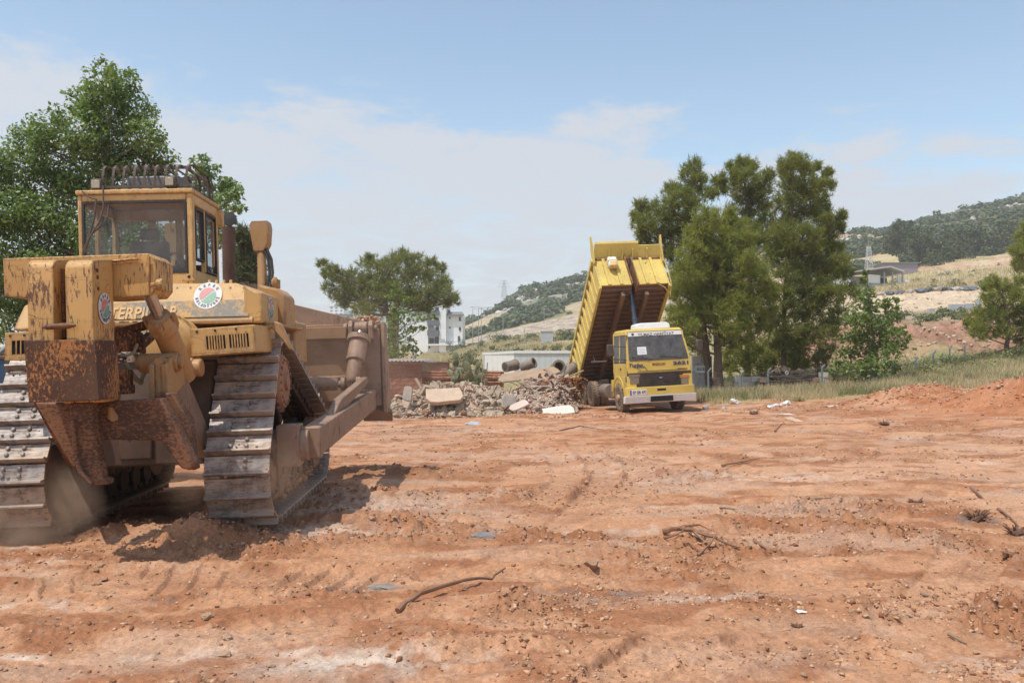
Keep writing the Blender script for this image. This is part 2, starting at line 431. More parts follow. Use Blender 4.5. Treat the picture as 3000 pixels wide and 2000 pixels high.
# ================================================================== GROUND AND HILLS
PXC = np.array([-6000, -1500, -500, 0, 700, 1150, 1300, 1400, 1550, 1690, 1900, 2100, 2300, 2450, 2600, 2750, 2900, 3000, 3500, 5000, 9000.])
def _row(**k):
    a = sorted((int(q[1:]), v) for q, v in k.items())
    return np.interp(PXC, [p for p, _ in a], [v for _, v in a])
HROWS = [
 (36, _row(p0=1180, p1150=1193, p1690=1186, p2100=1168, p2450=1152, p2750=1138, p3000=1126, p3500=1105)),
 (42, _row(p0=1168, p1150=1176, p1400=1168, p1690=1160, p2100=1143, p2300=1134, p2450=1126, p2750=1104, p3000=1082, p3500=1062)),
 (52, _row(p0=1150, p1150=1146, p1400=1142, p1690=1140, p2100=1112, p2300=1092, p2450=1072, p2600=1048, p2750=1040, p3000=1030, p3500=1010)),
 (58, _row(p0=1138, p1150=1132, p1400=1124, p1690=1120, p2100=1078, p2250=1020, p2450=972, p2600=958, p2750=952, p3000=945, p3500=930)),
 (75, _row(p0=1124, p1150=1100, p1400=1092, p1690=1086, p2100=1022, p2250=975, p2450=938, p2600=926, p2750=918, p3000=902, p3500=885)),
 (100, _row(p0=1110, p1150=1076, p1300=1068, p1400=1052, p1550=1030, p1690=1024, p1900=1000, p2100=955, p2300=905, p2450=874, p2600=866, p2750=856, p3000=848, p3500=830)),
 (103, _row(p0=1109, p1150=1075, p1300=1067, p1400=1051, p1550=1029, p1690=1022, p1900=998, p2100=953, p2300=902, p2450=870, p2600=862, p2750=852, p3000=844, p3500=826)),
 (150, _row(p0=1096, p1150=1052, p1300=1044, p1400=1028, p1550=1000, p1690=990, p1900=962, p2100=920, p2300=878, p2450=860, p2600=848, p2750=836, p3000=815, p3500=790)),
 (190, _row(p0=1090, p1150=1043, p1300=1037, p1400=1014, p1550=985, p1690=975, p1900=940, p2100=895, p2300=858, p2450=844, p2600=830, p2750=808, p3000=775, p3500=740)),
 (232, _row(p0=1086, p1150=1038, p1300=1027, p1400=1004, p1550=978, p1690=966, p1900=925, p2100=875, p2300=830, p2450=806, p2600=786, p2750=762, p3000=735, p3500=700)),
 (262, _row(p0=1081, p1150=1031, p1300=1018, p1400=988, p1550=953, p1690=922, p1900=885, p2100=845, p2300=798, p2450=772, p2600=738, p2750=708, p3000=668, p3500=630)),
 (282, _row(p0=1079, p1150=1029, p1300=1014, p1400=985, p1550=949, p1690=918, p1900=880, p2100=835, p2300=785, p2450=755, p2600=722, p2750=688, p3000=648, p3500=610)),
 (400, _row(p0=1068, p700=1058, p1150=1010, p1300=980, p1345=966, p1400=930, p1440=898, p1480=866, p1550=842, p1620=832, p1690=828, p1900=820, p2100=775, p2300=715, p2450=690, p2600=668, p2750=632, p2900=602, p3000=580, p3500=540, p5000=600)),
 (500, _row(p0=1070, p1150=1030, p1400=990, p1690=900, p2100=860, p2450=760, p3000=680, p3500=640, p5000=700)),
 (900, _row(p0=1068, p1150=1050, p1690=1020, p3000=960, p5000=960)),
 (4500, _row(p0=1072, p3000=1068)),
]
YR = np.array([r[0] for r in HROWS], float)
ZT = np.array([CAMH + (HZ - r[1]) / FPX * r[0] for r in HROWS])
def wfun(y): return np.sqrt(y * y * (y > 0) + 9.0)
def base_h(x, y):
    x, y = np.asarray(x, float), np.asarray(y, float)
    slope = 0.008 + 0.022 * sstep(10, 30, y)
    near = slope * np.clip(x, -25, 25) + 0.02 - 0.0052 * np.clip(y, -10, 40)
    px = 1500 + FPX * x / wfun(y)
    i = np.clip(np.searchsorted(PXC, px) - 1, 0, len(PXC) - 2)
    fx = np.clip((px - PXC[i]) / (PXC[i + 1] - PXC[i]), 0, 1)
    j = np.clip(np.searchsorted(YR, y) - 1, 0, len(YR) - 2)
    fy = np.clip((y - YR[j]) / (YR[j + 1] - YR[j]), 0, 1)
    far = (ZT[j, i] * (1 - fx) + ZT[j, i + 1] * fx) * (1 - fy) + (ZT[j + 1, i] * (1 - fx) + ZT[j + 1, i + 1] * fx) * fy
    k = sstep(29, 36, y)
    return near * (1 - k) + far * k

def gxy(px, py, y=None):
    """ground point under a photograph pixel on the near field"""
    r = ray(px, py)
    t = CAMH / max(1e-4, -r.z)
    for _ in range(12):
        t = (float(base_h(r.x * t, r.y * t)) - CAMH) / r.z
    return r.x * t, r.y * t

MOUNDS = []   # (x, y, rx, ry, height): real heaps of soil
for px, py, rx, ry, hh in ((520, 1600, .55, .38, .20), (400, 1560, .5, .3, .10), (620, 1590, .40, .25, .10), (1150, 1520, 1.1, .8, .14), (1020, 1470, .8, .6, .16), (1250, 1465, .9, .6, .10),
                           (700, 1560, .35, .3, .10), (620, 1680, 1.6, .35, .07), (250, 1640, .7, .35, .05), (760, 1745, 1.6, .22, .06), (1260, 1900, .8, .22, .07), (250, 1850, .9, .2, .06),
                           (1600, 1940, .7, .25, .05), (2250, 1930, .6, .25, .05), (2450, 1910, .5, .2, .05), (1750, 1460, 1.5, .4, .06), (1500, 1480, 1.2, .5, .05), (2700, 1500, 1.4, .5, .05)):
    x, y = gxy(px, py); MOUNDS.append((x, y, rx, ry, hh))
for px, Y0, rx, ry, hh in ((2760, 29.0, 2.0, 1.2, .62), (2640, 28.5, 1.7, 1.0, .46), (2560, 28, 1.8, 1.0, .26), (2930, 26.5, 1.8, 1.2, .50), (3060, 26, 2.2, 1.3, .80), (2850, 27.5, 1.6, 1.0, .22), (2300, 28.5, 2.2, .8, .16), (1560, 29.3, 2.2, .7, .12), (1700, 28.3, 1.6, .5, .10)):
    MOUNDS.append(((px - 1500) / FPX * Y0, Y0, rx, ry, hh))
RUTS = []     # wheel ruts pressed into the soil: polyline, half width
for pts, w in (([(1690, 1300), (1740, 1350), (1775, 1400), (1760, 1440), (1700, 1500), (1620, 1560)], .22), ([(1790, 1300), (1850, 1345), (1880, 1390), (1850, 1450), (1780, 1510)], .22),
               ([(1740, 2010), (1860, 1930), (1960, 1860)], .11), ([(1900, 2010), (2060, 1935), (2200, 1890), (2450, 1870)], .13), ([(400, 1700), (900, 1690), (1400, 1720), (1900, 1690)], .16),
               ([(700, 1830), (1100, 1800), (1500, 1840)], .13), ([(2000, 1320), (2200, 1390), (2500, 1430), (2900, 1440)], .24),
               ([(1810, 2010), (1940, 1925), (2060, 1860)], .10), ([(1980, 2010), (2120, 1945), (2300, 1905), (2500, 1890)], .12), ([(60, 1730), (350, 1700), (620, 1690)], .30), ([(420, 1720), (800, 1700), (1150, 1712)], .30), ([(1480, 1640), (1800, 1650), (2150, 1690), (2450, 1660)], .15), ([(1250, 1700), (1700, 1710), (2100, 1740)], .12), ([(2600, 1800), (2750, 1700), (2800, 1620)], .13), ([(2700, 1830), (2850, 1720), (2900, 1640)], .13), ([(1850, 1260), (2050, 1300), (2400, 1330), (3000, 1350)], .25), ([(1500, 1290), (1640, 1340), (1670, 1400), (1600, 1470)], .25)):
    RUTS.append((np.array([gxy(a, b) for a, b in pts]), w))
def relief(x, y):
    """real relief of the dirt field: swells, clod patches, crumbs, heaps, ruts"""
    near = 1 - sstep(30, 36, y)
    h = (fbm(x * .35, y * .35, 3, 3) - .5) * .12 + (fbm(x * .9 + 5, y * 1.3, 3, 11) - .5) * .10
    low = h
    patch = sstep(.53, .68, fbm(x * .55 + 3, y * .8, 4, 21))
    stroke = fbm(x * .8 + .3 * y, y * 4.5 - .5 * x, 4, 33)
    h = h + (stroke - .5) * .085
    clod = .5 + (fbm(x * 6, y * 6, 3, 41) - .5) * (1 - .75 * sstep(14, 27, y)); clod2 = .5 + (fbm(x * 17, y * 17, 3, 55) - .5) * (1 - sstep(9, 17, y))
    h = h + patch * ((clod - .45) * .17 + (np.abs(clod2 - .5)) * .15) + (clod2 - .5) * .030
    extra = 0.0
    for mx, my, rx, ry, hh in MOUNDS:
        d = ((x - mx) / rx) ** 2 + ((y - my) / ry) ** 2
        k = np.exp(-d * 1.4)
        extra = extra + hh * k * (0.72 + 0.9 * (clod - .35)) + k * hh * .45 * (clod2 - .5)
    h = h + extra
    rm, rh = rut_shape(x, y)
    h = low + (h - low) * (1 - .8 * rm) + rh * (1 - .6 * sstep(14, 24, y))
    return h * near
def rut_shape(x, y):
    """where wheels and tracks pressed the soil flat, and the print they left"""
    rm, h = np.zeros_like(x), np.zeros_like(x)
    for pl, w in RUTS:
        for a, b in zip(pl[:-1], pl[1:]):
            ab = b - a; L2 = (ab ** 2).sum()
            bb = (np.minimum(a[0], b[0]) - 1 < x) & (x < np.maximum(a[0], b[0]) + 1) & (np.minimum(a[1], b[1]) - 1 < y) & (y < np.maximum(a[1], b[1]) + 1)
            if not bb.any(): continue
            t = np.clip(((x - a[0]) * ab[0] + (y - a[1]) * ab[1]) / L2, 0, 1)
            d = np.hypot(x - a[0] - t * ab[0], y - a[1] - t * ab[1])
            lug = 0.5 + 0.5 * np.sin((t * math.sqrt(L2)) * 52 + d * 22)
            if w > .29:      # prints of a crawler track: cross ridges
                k = bb * (1 - sstep(w * .8, w * 1.1, d)); rm = np.maximum(rm, k * .8)
                h = np.where(k > .01, k * (.034 * (np.abs(((t * math.sqrt(L2)) / .205) % 1 - .5) < .15) - .018), h); continue
            k = bb * (1 - sstep(w * .85, w * 1.05, d)); rm = np.maximum(rm, k)
            h = np.where(k > .01, -k * (.010 + .016 * lug), h) + bb * .013 * np.exp(-((d - w * 1.15 - .02) / .035) ** 2) * (k < .01)
    return rm, h
def far_relief(x, y):
    k = sstep(33, 60, y)
    a = (fbm(x * .35, y * .35, 3, 71) - .5) * .35 * sstep(33, 45, y)
    b = (fbm(x * .05, y * .05, 4, 75) - .5) * 5.0 * sstep(270, 340, y)
    cl = sstep(50, 53, y) * (1 - sstep(58, 62, y)) * sstep(2150, 2500, 1500 + FPX * x / wfun(y))
    c = (fbm(x * .9, y * .5, 4, 81) - .5) * 1.9 * cl + (fbm(x * 2.6, y * .4, 3, 83) - .5) * .7 * cl
    rk = (sstep(228, 235, y) * (1 - sstep(262, 268, y)) * ((1500 + FPX * x / wfun(y)) < 2000)) + sstep(76, 80, y) * (1 - sstep(99, 101, y)) * ((1500 + FPX * x / wfun(y)) > 2200)
    d = (fbm(x * .6, y * .6, 4, 91) - .5) * 1.2 * rk
    r = sstep(350, 395, y) * (1 - sstep(420, 470, y)) * (fbm(x * .08, y * .03, 4, 95) - .5) * 7
    return a + b * k + c + d + r
def gz(x, y):
    x, y = np.asarray(x, float), np.asarray(y, float)
    return base_h(x, y) + relief(x, y) + far_relief(x, y)

_py = np.concatenate([np.arange(2380, 1500, -3.2), np.arange(1500, 1290, -2.2), np.arange(1290, 1180, -1.1)])
_Yn = np.concatenate([np.linspace(-14, 2.6, 14), [2.8, 2.95], CAMH * FPX / (_py - HZ)])
_Yn = _Yn[_Yn < 34]
NEAR_ROWS = len(_Yn) + 14
_Y = np.concatenate([_Yn, np.linspace(34.2, 46, 14), np.linspace(46.6, 64, 46), np.linspace(65, 104, 60), np.linspace(106, 226, 50), np.linspace(227, 300, 70), np.linspace(304, 430, 50), [440, 455, 470, 500, 560, 640, 760, 900, 1300, 2200, 4500]])
_U = np.concatenate([np.linspace(-3.0, -.72, 27)[:-1], np.linspace(-.72, .72, 741), np.linspace(.72, 3.0, 27)[1:]])
GX = _U[None, :] * wfun(_Y)[:, None]
GY = np.repeat(_Y[:, None], len(_U), 1)
GZ = gz(GX, GY)
GPX = 1500 + FPX * GX / wfun(GY)

def soil_colour(x, y, px, z):
    n = fbm(x * .30, y * .45, 4, 101); n2 = fbm(x * 1.6, y * 2.6, 4, 111); n3 = fbm(x * 9, y * 9, 3, 121)
    c = np.zeros(x.shape + (3,))
    def lay(mask, col):
        nonlocal c
        c = c * (1 - mask[..., None]) + np.array(col) * mask[..., None]
    lay(np.ones_like(x), (.490, .252, .138))
    lay(sstep(.42, .62, n) * .7, (.555, .320, .198))                         # dusty, dry
    lay(sstep(.50, .62, n2) * .75, (.310, .125, .058))
    lay(sstep(.48, .64, fbm(x * .55 + 3, y * .8, 4, 21)) * .6, (.310, .135, .066))                        # fresh turned clay
    lay(sstep(.58, .74, fbm(x * .7 + 40, y * 1.5, 4, 131)) * .6, (.500, .325, .225))
    lay(sstep(.62, .75, n3) * .22, (.55, .37, .26))
    lay(rut_shape(x, y)[0] * (y < 30) * .45, (.530, .300, .180))
    red = sstep(2300, 2900, px) * sstep(18, 28, y) * (1 - sstep(33, 38, y))
    lay(red * .55, (.40, .140, .058))
    for qx, qy, rx, ry, s in WHITE:                                          # spilled lime and plaster dust
        d = ((x - qx) / rx) ** 2 + ((y - qy) / ry) ** 2
        lay(np.exp(-d) ** .8 * sstep(.36, .62, n2 * .45 + n3 * .55) * s * .8, (.64, .52, .42))
    for qx, qy, rx, ry, s in ASH:                                            # ashes
        d = ((x - qx) / rx) ** 2 + ((y - qy) / ry) ** 2
        lay(np.exp(-d) * sstep(.40, .60, n3) * s, (.16, .15, .145))
    f = lambda a, b: sstep(a, b, y)
    nn = fbm(x * .5, y * .25, 4, 141); nf = fbm(x * .07, y * .07, 4, 151)
    lay(sstep(31.5, 34.5, y - 6 * (1 - sstep(2030, 2090, px))) * sstep(.3, .5, nn) * (1 - .35 * (px < 1750)), (.36, .29, .15))
    lay(f(45, 50) * 1.0, (.33, .27, .14))
    rightm = sstep(2150, 2350, px)
    lay(f(46, 50) * rightm * sstep(.35, .6, nn) * (1 - f(60, 66)), (.19, .205, .085))
    lay(f(51, 53.5) * (1 - f(59, 64)) * rightm * sstep(.25, .5, nn + .08), (.37, .21, .145))
    lay(f(51, 53.5) * (1 - f(59, 64)) * rightm * sstep(.45, .6, fbm(x * 2.2, y * .6, 4, 143)) * .6, (.22, .12, .08))
    lay(f(60, 66) * rightm * (1 - f(76, 82)), (.36, .27, .185))
    lay(f(60, 66) * rightm * (1 - f(76, 82)) * sstep(.48, .6, nn) * .8, (.20, .18, .09))
    lay(f(76, 80) * rightm, (.54, .42, .29))
    lay(f(100, 106) * rightm * sstep(.3, .55, nn), (.46, .30, .18))
    lay(f(130, 170) * rightm * sstep(.35, .55, nf), (.46, .37, .20))
    leftm = 1 - rightm
    lay(f(58, 75) * leftm * sstep(.35, .55, nf), (.47, .38, .21))
    lay(f(58, 75) * leftm * sstep(.52, .65, nn) * .7, (.42, .26, .15))
    lay(f(58, 75) * leftm * sstep(.55, .68, fbm(x * .2, y * .1, 4, 161)) * .8, (.19, .19, .08))
    emb = f(229, 236) * (1 - f(266, 274)) * sstep(1330, 1400, px) * leftm
    lay(emb, (.44, .36, .28)); lay(emb * sstep(.5, .62, fbm(x * .7, y * .7, 3, 171)), (.30, .23, .17))
    lay(f(263, 267) * (1 - f(272, 280)) * sstep(1330, 1400, px) * leftm, (.46, .34, .24))
    lay(f(276, 290), (.155, .165, .075))
    lay(f(276, 290) * sstep(.53, .63, fbm(x * .035, y * .02, 5, 181)), (.42, .33, .21))
    lay(f(320, 370) * (1 - f(480, 520)) * sstep(.56, .64, fbm(x * .06, y * .05, 5, 191)) * .9, (.42, .39, .35))
    lay(f(350, 380) * sstep(2380, 2430, px) * (1 - sstep(2480, 2560, px)) * sstep(.3, .5, nf), (.50, .28, .18))
    lay(f(380, 400) * sstep(1640, 1690, px) * (1 - sstep(1800, 1900, px)) * .8, (.46, .35, .22))
    lay(f(520, 900), (.20, .20, .11))
    return np.clip(c, .01, .9)
WHITE, ASH = [], []
for px, py, rx, ry, s in ((1050, 1950, .55, .12, 1), (60, 1600, .25, .06, .9), (95, 1652, .25, .08, .9), (100, 1770, .35, .12, .9), (40, 1910, .3, .06, .9), (870, 1912, .16, .05, .9), (1000, 1960, .4, .2, .6),
                          (1700, 1550, 1.0, .15, .8), (1900, 1380, .8, .2, .7), (2200, 1400, 1.6, .5, .7), (2080, 1760, .5, .1, .7), (1950, 1490, .4, .1, .9), (1250, 1340, .6, .2, .8), (1140, 1500, .9, .4, .8),
                          (960, 1560, .5, .2, .8), (1180, 1570, .4, .15, .6), (2300, 1270, 1.5, .4, .6), (2640, 1290, .5, .2, .8), (1500, 1255, 3.0, .7, .6), (1660, 1340, 1.5, .6, .5), (2850, 1360, .6, .2, .6), (520, 1905, .4, .1, .5), (2950, 1950, .8, .25, .5)):
    x, y = gxy(px, py); WHITE.append((x, y, rx, ry, s))
for px, py, rx, ry, s in ((1000, 1730, .26, .07, .9), (1110, 1733, .22, .06, .9), (1740, 1745, .35, .09, .9), (470, 1760, .2, .06, .6), (1420, 1570, .10, .05, 1), (420, 1590, .2, .08, .9), (1780, 1770, .2, .06, .8), (2350, 1500, .4, .1, .6), (2860, 1525, .3, .1, .8)):
    x, y = gxy(px, py); ASH.append((x, y, rx, ry, s))

def terrain(name, r0, r1, mat, st=1):
    global GX, GY, GZ, GPX
    keep = (GX, GY, GZ, GPX)
    GX, GY, GZ, GPX = [q[:, ::st] for q in keep]
    nr, nc = r1 - r0, GX.shape[1]
    V = np.stack([GX[r0:r1], GY[r0:r1], GZ[r0:r1]], -1).reshape(-1, 3)
    i = np.arange(nr - 1)[:, None] * nc + np.arange(nc - 1)[None, :]
    F = np.stack([i, i + 1, i + nc + 1, i + nc], -1).reshape(-1, 4)
    me = mesh_np(name, V, F, True)
    a = me.color_attributes.new('soil', 'FLOAT_COLOR', 'POINT')
    cc = soil_colour(GX[r0:r1], GY[r0:r1], GPX[r0:r1], GZ[r0:r1]).reshape(-1, 3)
    a.data.foreach_set('color', np.concatenate([cc, np.ones((len(cc), 1))], 1).astype(np.float32).ravel())
    o = link(name, me, mat)
    GX, GY, GZ, GPX = keep
    return tag(o, kind='structure')
M['soil'] = attr_ground('red_soil', 30.0, 0.55)
M['hill_soil'] = attr_ground('hill_soil', 2.2, 0.5)
ground = terrain('ground', 0, NEAR_ROWS, M['soil'])
hill = terrain('hillside', NEAR_ROWS - 1, len(_Y), M['hill_soil'], 2)
def gat(px, Y):
    x = (px - 1500) / FPX * Y
    return Vector((x, Y, float(gz(x, Y))))

# ------------------------------------------------------------------ loose stones, clods
def rock_mesh(name, seed, sub=1, flat=.75, jag=.28):
    q = np.random.default_rng(seed)
    import bmesh
    bm = bmesh.new(); bmesh.ops.create_icosphere(bm, subdivisions=sub, radius=1.0)
    cuts = [(Vector(q.normal(size=3)).normalized(), q.uniform(.45, .85)) for _ in range(6)]
    for v in bm.verts:
        p = v.co.copy()
        for n, d in cuts:
            e = p.dot(n)
            if e > d: p -= n * (e - d)
        p *= 1 + q.uniform(-jag, jag) * .45
        v.co = Vector((p.x, p.y * q.uniform(.97, 1.03), p.z * flat))
    me = bpy.data.meshes.new(name); bm.to_mesh(me); bm.free()
    return me
def stone_material(name, c1, c2):
    t = NT(name)
    oi = t.n('ShaderNodeObjectInfo').outputs['Random']
    n = t.noise(t.obj, 3.0, 6, .7)
    c = t.mix(t.math('ADD', t.math('MULTIPLY', oi, .8), t.math('MULTIPLY', n, .35), True), c1, c2)
    c = t.mix(t.mr(t.up(), .0, .9, 0, .40), c, (.54, .33, .20))
    t.bsdf(c, .95, 0, t.bump(n, .6, .2), .1)
    return t.m
M['stone'] = stone_material('loose_stone', (.44, .235, .13), (.70, .50, .35))
ROCKS = [rock_mesh('stone', 100 + i, 1 if i % 3 else 2) for i in range(9)]
for m_ in ROCKS: m_.materials.append(M['stone'])
cand = []
for _ in range(5200):
    py = 1215 + (2000 - 1215) * rnd.random() ** 1.25; px = rnd.uniform(-60, 3060)
    x, y = gxy(px, py)
    pt = float(sstep(.52, .68, fbm(np.array([x * .55 + 3]), np.array([y * .8]), 4, 21))[0])
    s = (.006 + .018 * rnd.random() ** 3 + (.014 * rnd.random() if rnd.random() < .06 else 0)) * (1 + .035 * y)
    if rnd.random() < .10 + pt: cand.append((s * FPX / y, x, y, s))
for px, py in ((300, 1590), (640, 1900), (1000, 1520), (920, 1500), (1080, 1560), (1200, 1490), (980, 1560), (850, 1530), (1120, 1540), (620, 1610), (560, 1570), (290, 1690), (335, 1690), (1280, 1495), (1060, 1480), (800, 1560), (590, 1810), (690, 1882)):
    for _ in range(3):
        x, y = gxy(px + rnd.uniform(-40, 40), py + rnd.uniform(-14, 14)); s = .016 + .040 * rnd.random() ** 2; cand.append((s * FPX / y + 9, x, y, s))
x, y = gxy(1735, 1682); cand.append((999, x, y, .072))
cand.sort(reverse=True)
_zz = gz(np.array([c[1] for c in cand]), np.array([c[2] for c in cand]))
for k, (sz, x, y, s) in enumerate(cand[:290]):
    o = link('stone', ROCKS[k % len(ROCKS)], None, ground)
    o.location = (x, y, _zz[k] + s * .25); o.rotation_euler = (rnd.uniform(-.4, .4), rnd.uniform(-.4, .4), rnd.uniform(0, 6.3))
    o.scale = (s, s * rnd.uniform(.7, 1.2), s * rnd.uniform(.7, 1.0))
def scatter_rocks(name, pts, mat, parent=None, kind='stuff', nshape=8, sub=1):
    """many small pieces joined into one mesh: pts = rows of x, y, z, size"""
    shapes = []
    for i in range(nshape):
        if sub == 0:
            q = np.random.default_rng(300 + i)
            V = np.array([(1, 0, 0), (0, 1, 0), (-1, 0, 0), (0, -1, 0), (0, 0, .8), (0, 0, -.8)]) * q.uniform(.6, 1.2, (6, 1)) + q.normal(size=(6, 3)) * .15
            F = np.array([(0, 1, 4), (1, 2, 4), (2, 3, 4), (3, 0, 4), (1, 0, 5), (2, 1, 5), (3, 2, 5), (0, 3, 5)]); shapes.append((V, F)); continue
        me = rock_mesh('crumb', 300 + i, sub)
        V = np.array([v.co for v in me.vertices]); F = np.array([p.vertices for p in me.polygons]); shapes.append((V, F)); bpy.data.meshes.remove(me)
    VS, FS, b = [], [], 0
    for k, (x, y, z, s) in enumerate(pts):
        V, F = shapes[k % nshape]
        a = rng.uniform(0, 6.28); e = rng.normal(size=3) * .35
        m = np.array(Euler((e[0], e[1], a)).to_matrix())
        W = (V * (s * np.array([1, rng.uniform(.65, 1.25), rng.uniform(.6, 1.0)]))) @ m.T + np.array([x, y, z])
        VS.append(W); FS.append(F + b); b += len(V)
    me = mesh_np(name, np.concatenate(VS), np.concatenate(FS))
    return tag(link(name, me, mat, parent), kind=kind)
def crumb_material(name, c1, c2):
    t = NT(name); c = t.mix(t.island(), c1, c2); t.bsdf(c, .95, 0, None, .1); return t.m
M['crumb'] = crumb_material('soil_crumbs', (.24, .10, .05), (.60, .38, .24))
rest = cand[290:]
gp = [(c[1], c[2], _zz[290 + i] + c[3] * .15, c[3]) for i, c in enumerate(rest)]
NG = 30000
qx = rng.uniform(-60, 3060, NG); qy = 1215 + (2010 - 1215) * rng.random(NG) ** 1.15
Yq = CAMH * FPX / (qy - HZ) * .99; Xq = (qx - 1500) / FPX * Yq
pt = np.maximum(sstep(.52, .66, fbm(Xq * .55 + 3, Yq * .8, 4, 21)), sstep(.56, .66, fbm(Xq * .9, Yq * 2.6, 4, 27)))
keep = rng.random(NG) < .06 + .94 * pt ** 1.3
Xq, Yq = Xq[keep], Yq[keep]; Zq = gz(Xq, Yq)
gp += [(a, b, c, .0045 + .0011 * b + (.014 + .0006 * b) * rng.random() ** 3) for a, b, c in zip(Xq, Yq, Zq)]
for mx, my, rx, ry, hh in MOUNDS:
    for _ in range(int(90 + 60 * (my > 20))):
        a, b = mx + rng.normal() * rx * .6, my + rng.normal() * ry * .6; gp.append((a, b, float(gz(a, b)), (.012 if my < 20 else .045) * rng.uniform(.5, 1.8)))
gravel = scatter_rocks('gravel', gp, M['crumb'], None, 'stuff', 12, 0)
# ================================================================== BULLDOZER
DZ = thing('bulldozer', 'large worn yellow crawler bulldozer with rear ripper, working with its back to us', 'bulldozer',
           (-3.635 + .0, 8.1, 0.03), (R(0.5), R(-2.0), R(3.5)))
bpy.context.view_layer.update()
DM = Matrix.Translation(DZ.location) @ DZ.rotation_euler.to_matrix().to_4x4()
DI = DM.inverted(); DI3 = DI.to_3x3()
_co = DI @ Vector((0, 0, CAMH))
def D(px, py, yl):
    d = DI3 @ ray(px, py); return _co + d * ((yl - _co.y) / d.y)
def DX(px, py, xl):
    d = DI3 @ ray(px, py); return _co + d * ((xl - _co.x) / d.x)

# --- tracks
TC, TW = 1.04, 0.61
RAD = 0.40
CIR = [(0.45, 0.49), (0.98, 1.36), (3.28, 0.49)]
def hull_path(r, n):
    """clockwise belt round three equal circles, n equally spaced (y, z, ty, tz)"""
    pts = []
    cs = CIR
    for i in range(3):
        a, b, c = Vector(cs[i - 1]), Vector(cs[i]), Vector(cs[(i + 1) % 3])
        d0, d1 = (b - a).normalized(), (c - b).normalized()
        n0, n1 = Vector((-d0.y, d0.x)), Vector((-d1.y, d1.x))
        a0, a1 = math.atan2(n0.y, n0.x), math.atan2(n1.y, n1.x)
        while a1 > a0: a1 -= 2 * math.pi
        for k in range(25):
            t = a0 + (a1 - a0) * k / 24
            pts.append(b + Vector((math.cos(t), math.sin(t))) * r)
    pts.append(pts[0])
    S = [0]
    for p, q in zip(pts[:-1], pts[1:]): S.append(S[-1] + (q - p).length)
    out = []
    for k in range(n):
        s = S[-1] * k / n
        i = max(j for j in range(len(S)) if S[j] <= s + 1e-9); i = min(i, len(pts) - 2)
        f = (s - S[i]) / max(S[i + 1] - S[i], 1e-9)
        p = pts[i].lerp(pts[i + 1], f); t = (pts[i + 1] - pts[i]).normalized()
        out.append((p.x, p.y, t.x, t.y))
    return out, S[-1]
_, LEN = hull_path(RAD + .05, 8)
NSH = round(LEN / 0.205)
PITCHS = LEN / NSH
t = NT('track_steel')
n1 = t.noise(t.obj, 5.0, 8, .68); n2 = t.noise(t.scale(t.obj, (1, 6, 6)), 7.0, 7, .65)
oi = t.n('ShaderNodeObjectInfo').outputs['Random']
c = t.mix(t.mr(n1, .34, .58), (.17, .135, .112), (.42, .385, .355))
c = t.mix(t.mr(n2, .50, .62, 0, .75), c, (.19, .10, .06))
c = t.mix(t.mr(t.math('ADD', n1, t.math('MULTIPLY', oi, .12)), .54, .70, 0, .7), c, (.44, .31, .215))
t.bsdf(c, t.mr(n2, .3, .7, .40, .75), t.mr(n1, .3, .7, .45, .1), t.bump(n2, .35, .01), .5)
M['shoe'] = t.m
sm = MB()
hp = PITCHS / 2
sm.bx(-TW / 2, TW / 2, -hp + .004, hp - .012, 0, .022)
sm.prism([(-TW / 2, -hp + .006, .022), (-TW / 2, -hp + .012, .085), (-TW / 2, -hp + .030, .085), (-TW / 2, -hp + .048, .022)], (TW, 0, 0))
for a in (-.075, .075):
    for b in (-.012, .052):
        sm.lathe([(.021, .022), (.021, .036), (.014, .043), (0, .044)], (a, b, 0), (0, 0, 1), 8)
shoe_me = sm.mesh('track_shoe'); shoe_me.materials.append(M['shoe'])
M['frame'] = paint('track_frame_steel', (.16, .10, .07), (.04, .025, .018), .55, .30, .6, (3, 3, 1), 12.0, None, .5, .8)
M['disc'] = paint('rusty_disc', (.33, .15, .085), (.09, .04, .025), .5, .5, .7)
